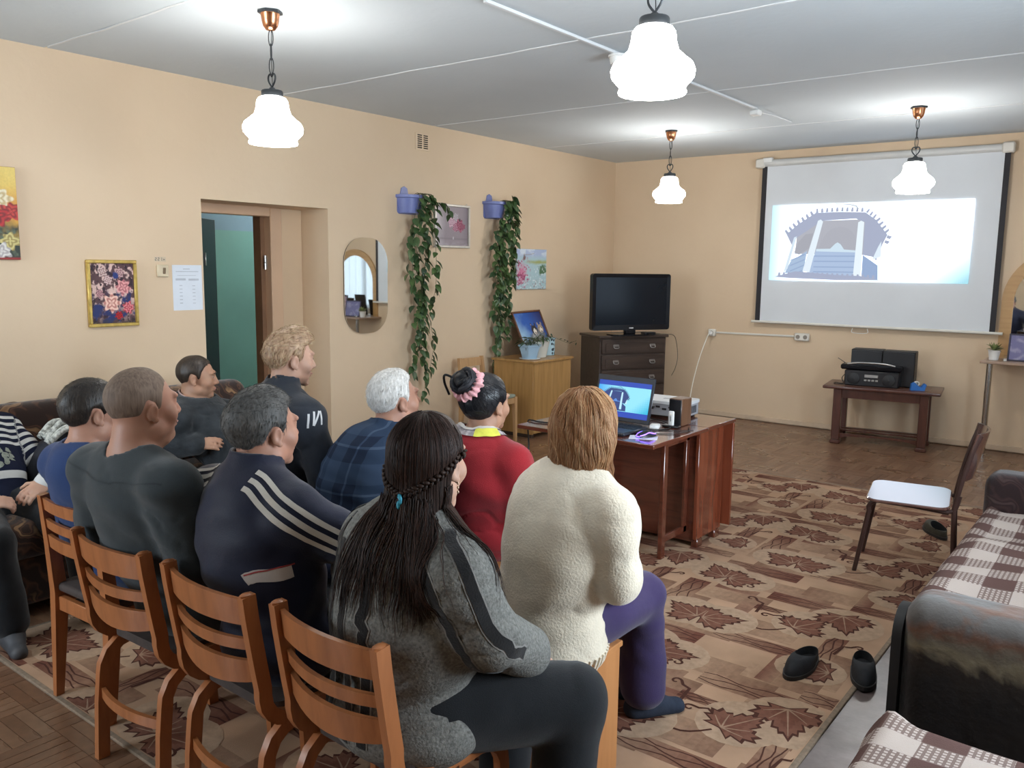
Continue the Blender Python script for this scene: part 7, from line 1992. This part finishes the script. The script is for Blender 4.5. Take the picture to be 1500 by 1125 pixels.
for k in range(26):
    x, z = r_.uniform(-.08, .09), r_.uniform(-.07, .05)
    loc, nor, _, _ = G['tb'].ray_cast(Vector((ck[0]+x, ck[1]+0.6, ck[2]+z)), Vector((0, -1, 0)))
    if loc is None: continue
    a = r_.uniform(0, 6); ux = nor.orthogonal().normalized(); uy = nor.cross(ux)
    pr_.add([loc+nor*0.002+(ux*math.cos(a+q)+uy*math.sin(a+q))*r_.uniform(.008, .02) for q in np.linspace(0, 2*PI, 8)[:-1]], [tuple(range(7))])
pr_.obj('chest_print', plain('grey_green_print', (0.22, 0.24, 0.20), 0.8, 0.3, 60), G['body'], None)['kind'] = 'stuff'

# tall blond man in the middle row
G = figure('tall blond man in a dark slate jacket sitting upright near the doorway', (-3.01, 2.28), R_(-6), (-2.985, 2.275, 1.365), sk_pale,
           (cloth('slate_softshell', (0.026, 0.031, 0.042), 0.12, 200, 0.2, 0.6), 'jacket', dict(off=0.022, bottom=0.42, collar=0.045, fold=0.009)), (dark_tr, 'trousers', {}),
           dict(bw=1.05, sw=0.185, hyaw=R_(-10), hpitch=R_(4), seed=19, nose=1.05, brow=plain('fair_brow', (0.35, 0.22, 0.12), 0.7)), (shoe_m, 'shoe'))
hair_cap(G, 'hair', hair_mat('sandy_blond', (0.26, 0.145, 0.085), (0.50, 0.34, 0.21), 0.5, (40, 40, 12)), thick=0.006, top=0.013, front=0.014, rough_amp=0.0016, seed=14)
bristles(G, 'tousled_hair', m_hairtint, 1500, 0.019, 0.0010, [(0.52, 0.38, 0.22), (0.36, 0.22, 0.12), (0.66, 0.52, 0.34), (0.24, 0.14, 0.075)], lambda x, y, z: (x*2+0.3, (y-.02)*1.5+(0.9 if z > .07 else -.3), -0.9 if z < .06 else 0.15), 15, jit=0.07)
sl_ = G['SH'][1]; el = G['EL'][1]; ax = (el-sl_)/np.linalg.norm(el-sl_)
for a, b in (((0.10, -0.045, 0.035), (0.105, -0.055, -0.055)), ((0.10, -0.012, 0.045), (0.11, -0.022, -0.04)), ((0.10, 0.022, 0.045), (0.11, -0.020, -0.04)), ((0.10, 0.03, 0.045), (0.11, 0.03, -0.04))):
    ribbon(G, 'sleeve_mark', plain('white_print', (0.65, 0.65, 0.65), 0.7), [sl_+V3((a[0]-0.01, a[1]*0.8, a[2]*0.72)), sl_+V3((b[0]-0.01, b[1]*0.8, b[2]*0.72))], 0.009, lift=0.002)

# man in navy track jacket
navy = cloth('navy_tracksuit', (0.009, 0.011, 0.028), 0.12, 260, 0.2, 0.55)
G = figure('grey haired man in a navy track jacket with three pale shoulder stripes', (-2.02, 1.50), R_(1), (-2.10, 1.50, 1.28), sk_ruddy,
           (navy, 'track_jacket', dict(off=0.022, bottom=0.40, collar=0.050, fold=0.009, res=0.008)), (dark_tr, 'trousers', {}),
           dict(bw=1.12, belly=0.012, sw=0.19, armw=1.12, hyaw=R_(-4), hpitch=R_(-2), seed=23, neckw=1.06, fat=0.004, elbows={1: (-1.725, 1.66, 0.80)}, wrists={1: (-1.86, 1.86, 0.66)}), (shoe_m, 'shoe'))
hair_cap(G, 'hair', hair_mat('pepper_grey', (0.035, 0.033, 0.031), (0.11, 0.105, 0.098), 0.6, (50, 50, 14)), thick=0.011, top=0.005, rough_amp=0.0018, seed=16)
bristles(G, 'tousled_hair', m_hairtint, 1500, 0.014, 0.0008, [(0.06, 0.057, 0.053), (0.085, 0.08, 0.074), (0.12, 0.112, 0.105)], lambda x, y, z: (x*2.2+.2, (y-.02)*1.6+(0.5 if z > .07 else -.2), -0.7 if z < .07 else 0.1), 17)
m_stripe = cloth('pale_stripe', (0.52, 0.48, 0.42), 0.05)
nk_, sh_, el_, wr_ = G['Nk'], G['SH'], G['EL'], G['WR']
for s_ in (1, -1):
    for k in range(3):
        ribbon(G, 'shoulder_stripe', m_stripe, [nk_+V3((s_*0.085, -0.075, 0.0)), nk_*0.45+sh_[s_]*0.55+V3((s_*0.02, -0.075, 0.05)), sh_[s_]+V3((s_*0.045, -0.07, 0.035)), sh_[s_]*0.5+el_[s_]*0.5+V3((s_*0.08, -0.07, 0.0)), el_[s_]+V3((s_*0.055, -0.075, 0.03))], 0.0165, lift=0.0025, shift=0.031*(k-1))
m_wband = cloth('pale_hem_panel', (0.46, 0.41, 0.37), 0.1)
p0 = G['P0']; zz = 0.80
ribbon(G, 'hem_panel', m_wband, [V3((0.09, -0.23, zz-0.022)), V3((0.13, -0.21, zz-0.004)), V3((0.165, -0.16, zz+0.002)), V3((0.19, -0.10, zz+0.002))], 0.036, lift=0.002)
ribbon(G, 'hem_piping', plain('red_piping', (0.30, 0.03, 0.03), 0.7), [V3((0.09, -0.23, zz-0.003)), V3((0.13, -0.21, zz+0.016)), V3((0.165, -0.16, zz+0.021)), V3((0.19, -0.10, zz+0.021))], 0.004, lift=0.003)
e_ = el_[1]; f_ = (wr_[1]-e_)
ribbon(G, 'sleeve_panel', m_wband, [e_+V3((-0.06, -0.05, 0.055)), e_+V3((0.0, -0.08, 0.05)), e_+V3((0.06, -0.04, 0.05)), e_+V3((0.08, 0.02, 0.05))], 0.040, lift=0.0025)

# white haired man in plaid
def plaid():
    m, nt, b = _nt('navy_plaid')
    v = coords(nt); sp = N(nt, 'ShaderNodeSeparateXYZ'); L(nt, v, sp.inputs[0])
    def band(o, per, ph, w):
        a = N(nt, 'ShaderNodeMath', operation='MULTIPLY_ADD'); a.inputs[1].default_value = 1/per; a.inputs[2].default_value = ph; L(nt, o, a.inputs[0])
        f = N(nt, 'ShaderNodeMath', operation='FRACT'); L(nt, a.outputs[0], f.inputs[0])
        l = N(nt, 'ShaderNodeMath', operation='LESS_THAN'); l.inputs[1].default_value = w; L(nt, f.outputs[0], l.inputs[0]); return l.outputs[0]
    def comb_(a, b_): q = N(nt, 'ShaderNodeMath', operation='ADD'); L(nt, a, q.inputs[0]); L(nt, b_, q.inputs[1]); return q.outputs[0]
    wide = comb_(band(sp.outputs[0], 0.16, 0.1, 0.45), band(sp.outputs[2], 0.17, 0.2, 0.45)); thin = comb_(band(sp.outputs[0], 0.16, 0.38, 0.05), band(sp.outputs[2], 0.17, 0.45, 0.05))
    t = N(nt, 'ShaderNodeMath', operation='MULTIPLY_ADD'); t.inputs[1].default_value = 0.22; L(nt, wide, t.inputs[0])
    t2 = N(nt, 'ShaderNodeMath', operation='MULTIPLY'); t2.inputs[1].default_value = 0.34; L(nt, thin, t2.inputs[0]); L(nt, t2.outputs[0], t.inputs[2])
    L(nt, ramp(nt, t.outputs[0], [(0.0, (0.015, 0.022, 0.042)), (0.22, (0.026, 0.042, 0.075)), (0.44, (0.035, 0.055, 0.095)), (0.75, (0.085, 0.115, 0.165))]), b.inputs['Base Color'])
    b.inputs['Roughness'].default_value = 0.9; b.inputs['Specular IOR Level'].default_value = 0.1; return m
G = figure('white haired old man in a navy plaid shirt leaning forward', (-2.53, 2.16), R_(-4), (-2.47, 2.40, 1.225), sk_ruddy,
           (plaid(), 'plaid_shirt', dict(off=0.020, bottom=0.42, collar=0.035, fold=0.009)), (dark_tr, 'trousers', {}),
           dict(bw=1.05, sw=0.18, hyaw=R_(-8), hpitch=R_(-8), seed=29, nose=1.1, brow=plain('white_brow', (0.5, 0.48, 0.45), 0.7), chest_back=0.02), (shoe_m, 'shoe'))
hair_cap(G, 'hair', hair_mat('white_hair', (0.42, 0.40, 0.37), (0.72, 0.70, 0.67), 0.5, (50, 50, 14)), thick=0.006, top=0.003, rough_amp=0.0012, seed=18, line=[(a, b+(0.012 if a > 0.03 else 0)) for a, b in MENS])
bristles(G, 'thin_hair', m_hairtint, 1100, 0.014, 0.0008, [(0.62, 0.60, 0.57), (0.75, 0.73, 0.70), (0.45, 0.42, 0.38)], lambda x, y, z: (x*2, -0.4, -0.8 if z < .08 else -0.2), 19)

# woman in red with a bun
G = figure('woman in a red top with black hair in a bun', (-2.20, 2.66), R_(2), (-2.20, 2.665, 1.205), sk_mid,
           (cloth('red_fleece', (0.28, 0.016, 0.022), 0.12), 'red_top', dict(off=0.018, bottom=0.42, fold=0.009, neck_w=0.022)), (dark_tr, 'trousers', {}),
           dict(bw=1.05, sw=0.175, female=True, hyaw=R_(-6), hpitch=R_(-3), seed=31), (shoe_m, 'shoe'))
blk = hair_mat('black_hair', (0.006, 0.006, 0.007), (0.020, 0.020, 0.024), 0.33)
WOM = [(-0.14, -0.075), (-0.06, -0.072), (-0.04, -0.045), (-0.020, 0.016), (0.004, 0.024), (0.016, 0.000), (0.028, 0.000), (0.040, 0.045), (0.056, 0.072), (0.12, 0.085)]
hair_cap(G, 'hair', blk, line=WOM, thick=0.014, rough_amp=0.0012, seed=20, bulk=(0.004, 0.004, 0.0), extra=[('c', (0, -0.07, 0.07), (0, -0.10, 0.095), 0.05, 0.035)])
hb = G['hl']
HT = [(0.010, 0.010, 0.012), (0.018, 0.018, 0.022), (0.035, 0.034, 0.040)]
r_ = random.Random(8)
sts = [hb((math.sin(a)*0.088*math.cos(b), -0.014+math.cos(a)*0.100*math.cos(b), 0.03+0.09*math.sin(b))) for a in [2*PI*r_.random() for _ in range(230)] for b in [r_.uniform(-0.7, 0.6)]]
bunc = V3(hb((0, -0.112, 0.108)))
comb(G, 'combed_hair', m_hairtint, G['hb'], sts, lambda p, t: tuple(bunc-V3(p)), 16, 0.010, 0.0014, 0.0009, HT, 9, stop=lambda p: np.linalg.norm(V3(p)-bunc) < 0.045)
bun = MB(); r_ = random.Random(4)
axb = V3((0, -0.80, 0.60)); u_ = V3((1, 0, 0)); w_ = np.cross(axb, u_); rotH = G['HF'][:3, :3]
for k in range(26):
    t0 = r_.uniform(0, 6.28); rr = r_.uniform(0.022, 0.047); dz = r_.uniform(-0.016, 0.026)*(1.2-rr*16)
    pts = [bunc+rotH@(axb*(dz+0.02+0.012*math.sin(q*2+t0))+(u_*math.cos(q)+w_*math.sin(q))*rr*(1+0.10*math.sin(q*3+t0))) for q in np.linspace(t0, t0+5.4, 18)]
    bun.tube([tuple(p) for p in pts], [0.011*math.sin(PI*(0.08+0.84*i/17)) for i in range(18)], 7, col=r_.choice(HT))
bun.ell(bunc+rotH@(axb*0.02), (0.042, 0.042, 0.040), 14, 8, None, HT[0])
q_ = [bunc+rotH@p for p in (V3((-0.03, -0.03, 0.02)), V3((-0.07, -0.05, 0.035)), V3((-0.085, -0.04, 0.0)), V3((-0.07, -0.03, -0.05)))]
bun.tube(smooth_path(q_, 6), 0.005, 6, col=HT[0])
bun.obj('hair_bun', m_hairtint, G['body'], 60)
sc = MB(); nU, nV = 64, 10; vs = []
cb = bunc+rotH@(axb*-0.012)
for i in range(nU):
    a = 2*PI*i/nU; R0 = 0.052+0.004*math.sin(a*9)
    for j in range(nV):
        b = 2*PI*j/nV; rr = 0.019*(1+0.28*math.sin(a*17+math.sin(b)*1.2)+0.12*math.sin(a*31))
        vs.append(tuple(cb+rotH@((u_*math.cos(a)+w_*math.sin(a))*(R0+rr*math.cos(b))+axb*(rr*math.sin(b)))))
fs = [(i*nV+j, ((i+1) % nU)*nV+j, ((i+1) % nU)*nV+(j+1) % nV, i*nV+(j+1) % nV) for i in range(nU) for j in range(nV)]
sc.add(vs, fs).obj('scrunchie', cloth('pink_velvet', (0.70, 0.36, 0.38), 0.15, 150), G['body'], 70)
# patterned collar scarf at the nape
nk_ = G['Nk']
def ring_path(r0, r1, a0, a1, z): return [nk_+V3((r0*math.cos(R_(q)), -0.01+r1*math.sin(R_(q)), z-0.016*math.sin(R_(q)))) for q in np.linspace(a0, a1, 9)]
m_scarf = plain('printed_collar_cloth', (0.30, 0.27, 0.28), 0.85, 0.75, 45)
ribbon(G, 'printed_collar', m_scarf, ring_path(0.105, 0.095, 175, 385, 0.045), 0.055, lift=0.006)
ribbon(G, 'printed_collar', plain('yellow_collar_print', (0.62, 0.60, 0.08), 0.8, 0.15, 30), ring_path(0.112, 0.10, 292, 350, 0.035), 0.042, lift=0.008)
ribbon(G, 'printed_collar', plain('white_collar_trim', (0.60, 0.57, 0.53), 0.8), ring_path(0.095, 0.085, 175, 385, 0.062), 0.012, lift=0.009)

# woman in the cream sweater
cream = cloth('cream_mohair', (0.77, 0.675, 0.53), 0.07, 140, 0.7, 0.95, 0.5, 20)
G = figure('woman in a fluffy cream sweater with a reddish blond bob, on the box stool', (-1.50, 2.15), R_(-14), (-1.405, 2.20, 1.265), sk_light,
           (cream, 'cream_sweater', dict(off=0.026, k=0.026, bottom=0.395, fold=0.007, res=0.0075, hem=-0.07, neck_w=0.02)), (cloth('purple_trousers', (0.040, 0.026, 0.085), 0.12), 'purple_trousers', dict(off=0.02, flare=0.028, len=0.90)),
           dict(bw=1.08, belly=0.02, sw=0.166, armw=1.0, female=True, hyaw=R_(10), hpitch=R_(-2), seed=37, sho_drop=0.005,
                elbows={1: (-1.240, 2.14, 0.715), -1: (-1.70, 2.30, 0.76)}, wrists={1: (-1.37, 2.36, 0.60), -1: (-1.50, 2.48, 0.62)},
                knees={1: (-1.385, 2.56, 0.50), -1: (-1.57, 2.62, 0.50)}, feet={1: (-1.40, 2.62, 0.085), -1: (-1.52, 2.72, 0.085)}, toes={1: (0.40, 0.92, 0)}), (plain('navy_sock', (0.014, 0.022, 0.042), 0.85, 0.15, 60, 0.2, 300), 'sock'))
bob = hair_mat('auburn_blond', (0.22, 0.095, 0.040), (0.36, 0.180, 0.080), 0.42, (60, 60, 6))
hair_cap(G, 'hair', bob, line=[(-0.3, -0.30), (0.030, -0.30), (0.044, -0.02), (0.056, 0.062), (0.075, 0.078), (0.12, 0.085)], thick=0.020, rough_amp=0.003, seed=22, res=0.0045,
         extra=[('e', (0, -0.030, -0.045), (0.104, 0.098, 0.125), None), ('e', (0, -0.035, -0.115), (0.098, 0.085, 0.055), None)], cuts=[lambda x, y, z: (-0.150+0.010*np.sin(x*60)+0.008*np.sin(y*90))-z], mix=0.03)
r_ = random.Random(12); sts = []
for _ in range(1500):
    a = r_.uniform(0, 2*PI); b = r_.uniform(0.0, 1.5); sts.append(G['hl']((math.sin(a)*0.10*math.cos(b), -0.03+math.cos(a)*0.11*math.cos(b), 0.03+0.11*math.sin(b))))
HFR = G['HF'][:3, :3]; HC = G['H']
def dn(p, t):
    l = to_local(G['HF'], p[0], p[1], p[2]); return tuple(HFR@V3((l[0]*4, (l[1]+0.02)*4, -0.75)))
BT = [(0.33, 0.155, 0.068), (0.27, 0.120, 0.050), (0.40, 0.210, 0.100), (0.23, 0.098, 0.040), (0.50, 0.31, 0.165)]
comb(G, 'bob_strands', m_hairtint, G['hb'], sts, dn, 20, 0.012, 0.003, 0.0013, BT, 13, stop=lambda p: (V3(p)-HC)[2] < -0.165, jitter=0.22, free=lambda p, t: (V3(p)-HC)[2] < -0.135)
# ribbed hem of the sweater
rb = MB(); bv = G['tb']; p0 = G['P0']
for k in range(64):
    a = 2*PI*k/64; d_ = Vector((math.cos(a), math.sin(a), 0)); pts = []
    for z_ in (0.405, 0.43, 0.46):
        loc, nor, _, _ = bv.ray_cast(Vector((p0[0], p0[1], z_))+d_*0.6, -d_)
        if loc is not None: pts.append(loc+d_*0.002)
    if len(pts) == 3: rb.tube(pts, 0.0062, 5)
rb.obj('ribbed_hem', cream, G['body'], 60)

# long haired woman in the striped cardigan
greyw = plain('grey_melange', (0.175, 0.172, 0.158), 0.95, 0.35, 130, 0.7, 170, spec=0.1)
G = figure('large woman in a grey cardigan with black stripes, long dark brown hair', (-1.505, 1.52), R_(-13), (-1.43, 1.51, 1.28), sk_light,
           (greyw, 'grey_cardigan', dict(off=0.024, bottom=0.405, fold=0.008, res=0.007, hem=-0.05, neck_w=0.02, body_off=0.004)), (cloth('black_jeans', (0.010, 0.011, 0.013), 0.12, 400), 'black_trousers', dict(off=0.022)),
           dict(bw=1.13, belly=0.045, sw=0.182, armw=1.30, female=True, hyaw=R_(22), hpitch=R_(-2), seed=41, legw=1.28, fat=0.006, neckw=1.05, sho_drop=0.02,
                elbows={1: (-1.225, 1.50, 0.76), -1: (-1.79, 1.60, 0.78)}, wrists={1: (-1.26, 1.70, 0.64), -1: (-1.58, 1.86, 0.62)},
                knees={1: (-1.185, 1.80, 0.485), -1: (-1.48, 1.92, 0.49)}, feet={1: (-1.16, 1.72, 0.085), -1: (-1.45, 1.85, 0.085)}), (shoe_m, 'shoe'))
m_bs = cloth('black_stripe_knit', (0.010, 0.009, 0.009), 0.1, 200, 0.4); m_ws = cloth('pale_stripe_edge', (0.21, 0.20, 0.185), 0.2, 200, 0.4)
SHh, ELh, WRh, Nkh, P0h, CHh = G['SH'], G['EL'], G['WR'], G['Nk'], G['P0'], G['che']
def cstripe(pts, w=0.028):
    ribbon(G, 'knit_stripe', m_bs, pts, w, lift=0.0028, step=0.014); 
    ribbon(G, 'stripe_edge', m_ws, pts, w*1.32, lift=0.0018, step=0.014)
for x0, x1, x2 in ((-0.17, -0.20, -0.20), (-0.07, -0.095, -0.10), (0.045, 0.035, 0.03), (0.15, 0.155, 0.15)):
    cstripe([V3((x0*0.9, -0.30, 1.02)), V3((x0, -0.32, 0.92)), V3((x1, -0.34, 0.76)), V3((x2, -0.34, 0.60)), V3((x2, -0.34, 0.44))])
for s_ in (1, -1):
    mid = SHh[s_]*0.5+ELh[s_]*0.5
    cstripe([Nkh+V3((s_*0.10, -0.06, -0.03)), SHh[s_]+V3((s_*0.02, -0.10, 0.02)), mid+V3((s_*0.03, -0.12, 0)), ELh[s_]+V3((s_*0.02, -0.10, -0.01)), ELh[s_]*0.55+WRh[s_]*0.45+V3((s_*0.05, -0.05, -0.06))])
    cstripe([Nkh+V3((s_*0.12, -0.01, -0.02)), SHh[s_]+V3((s_*0.07, -0.03, 0.05)), mid+V3((s_*0.12, -0.03, 0)), ELh[s_]+V3((s_*0.10, 0.0, 0.0)), ELh[s_]*0.5+WRh[s_]*0.5+V3((s_*0.10, 0, 0.01))])
brn = hair_mat('long_brown_hair', (0.012, 0.007, 0.005), (0.045, 0.025, 0.018), 0.4, (60, 60, 5))
LONG = [(-0.6, -0.6), (-0.030, -0.6), (-0.016, 0.022), (0.004, 0.030), (0.016, 0.008), (0.030, 0.004), (0.042, 0.040), (0.060, 0.068), (0.12, 0.082)]
hair_cap(G, 'hair', brn, line=LONG, thick=0.013, rough_amp=0.0016, seed=24, res=0.0048, mix=0.03,
         extra=[('e', (0, -0.055, -0.045), (0.082, 0.065, 0.10), None), ('e', (0.0, -0.100, -0.150), (0.095, 0.050, 0.10), None), ('e', (-0.01, -0.148, -0.235), (0.085, 0.034, 0.10), None)])
r_ = random.Random(21); sts = []
for _ in range(950):
    a = r_.uniform(-2.0, 2.0); b = r_.uniform(-0.1, 1.5); sts.append(G['hl']((math.sin(a)*0.09*math.cos(b), -0.014-math.cos(a)*0.11*math.cos(b), 0.03+0.10*math.sin(b))))
def dnl(p, t):
    l = to_local(G['HF'], p[0], p[1], p[2]); return tuple(G['HF'][:3, :3]@V3((l[0]*1.6, (l[1])*1.2-0.05, -0.9)))
LT = [(0.022, 0.012, 0.009), (0.032, 0.017, 0.012), (0.042, 0.021, 0.015), (0.016, 0.009, 0.007), (0.055, 0.026, 0.019)]
comb(G, 'crown_strands', m_hairtint, G['hb'], sts, dnl, 30, 0.012, 0.0018, 0.0010, LT, 22, jitter=0.10, stop=lambda p: (V3(p)-G['H'])[2] < -0.26)
# loose lengths lying over the back and both shoulders, following the cardigan
both_v = np.concatenate([G['tv'], G['hv']]); both_q = np.concatenate([G['tq'], G['hq']+len(G['tv'])]); BB = bvh_of(both_v, both_q)
sts = [G['hl']((r_.uniform(-0.075, 0.085), -0.10-0.02*r_.random(), r_.uniform(-0.12, -0.05))) for _ in range(760)]
sts += [G['hl']((r_.uniform(0.06, 0.085), r_.uniform(-0.06, -0.025), r_.uniform(-0.09, -0.03))) for _ in range(230)]
def fall(p, t):
    l = to_local(G['HF'], p[0], p[1], p[2]); return tuple(V3((l[0]*1.5+0.13*math.sin(p[2]*24+l[0]*50), -0.06, -1.0)))
comb(G, 'long_strands', m_hairtint, BB, sts, fall, 22, 0.0135, 0.007, 0.0015, LT, 23, jitter=0.30, stop=lambda p: (V3(p)-G['H'])[2] < -0.36)
# thin plait round the back of the head and its turquoise tie
for s_ in (-1, 1):
    pa = [G['hl'](p) for p in ((s_*0.080, 0.030, 0.035), (s_*0.088, -0.020, 0.020), (s_*0.076, -0.075, -0.005), (s_*0.040, -0.115, -0.030), (0.0, -0.130, -0.048))]
    pl = MB(); P_ = smooth_path(pa, 8); n = len(P_)
    for i in range(n-1):
        loc, nor, _, _ = G['hb'].find_nearest(P_[i]); t_ = (P_[i+1]-P_[i]).normalized(); side = nor.cross(t_)
        k = 1 if i % 2 else -1
        c_ = loc+nor*0.004+side*(k*0.0045)
        rot = Matrix((t_*0.8+side*(-k*0.6), side, nor)).transposed(); 
        pl.ell(c_, (0.010, 0.0055, 0.006), 8, 5, Matrix(((t_.x, side.x, nor.x), (t_.y, side.y, nor.y), (t_.z, side.z, nor.z))) @ Matrix.Rotation(k*0.6, 3, 'Z'), LT[0 if k > 0 else 1])
    pl.obj('plait', m_hairtint, G['body'], 60)
ht = V3(G['hl']((0.0, -0.132, -0.052)))
loc, nor, _, _ = G['hb'].find_nearest(Vector(ht)); tie = MB()
for a, r1 in ((0.0, 0.010), (0.006, 0.012)):
    tie.tube([tuple(Vector(loc)+nor*(0.004+0.004*math.cos(q))+Vector((0.011*math.cos(q), 0, 0.009*math.sin(q)-a))) for q in np.linspace(0, 2*PI, 15)[:-1]], 0.0042, 6, closed=True)
tie.ell(Vector(loc)+nor*0.010+Vector((0.004, 0, -0.016)), (0.006, 0.005, 0.011), 8, 6); tie.obj('hair_tie', plain('turquoise_elastic', (0.03, 0.30, 0.42), 0.5), G['body'], 60)
er = MB()
for k, z_ in enumerate((-0.036, -0.047, -0.058)): er.ell(G['hl'](((0.0865), -0.004, z_)), (0.003, 0.003, 0.0042), 8, 6)
er.obj('earring', plain('pearl_gold', (0.65, 0.45, 0.32), 0.25, metal=0.3), G['body'], 60)

# lumps standing in for the dark sleeve and knit cuff of a hidden sitter
jk = MB(); cushion(jk, (0, 0, 0.0), (0.32, 0.40, 0.30), 0.10, 0.03, rot=Matrix.Rotation(R_(20), 3, 'X'))
J_ = tag(jk.obj('hidden_sleeve', cloth('ink_blue_sleeve', (0.012, 0.014, 0.024)), smooth=80, loc=(-4.42, 1.98, 0.60)), 'dark blue lump standing in for the sleeve of a sitter hidden behind the man in the blue sweater', 'jacket')
sf = MB(); r_ = random.Random(2)
for k in range(7): sf.tube(smooth_path([(-0.05+0.02*k, -0.10, 0.02*math.sin(k)), (-0.06+0.022*k, -0.03, 0.055+0.02*math.sin(k*2)), (-0.04+0.018*k, 0.05, 0.05), (-0.02+0.01*k, 0.11, 0.0)], 4), 0.016, 7)
tag(sf.obj('hidden_cuff', plain('white_grey_knit', (0.42, 0.42, 0.38), 0.95, 0.6, 60, 0.5, 150), smooth=60, loc=(-4.40, 1.94, 0.765)), 'white and grey knit lump standing in for the cuff of the hidden sitter', 'scarf')
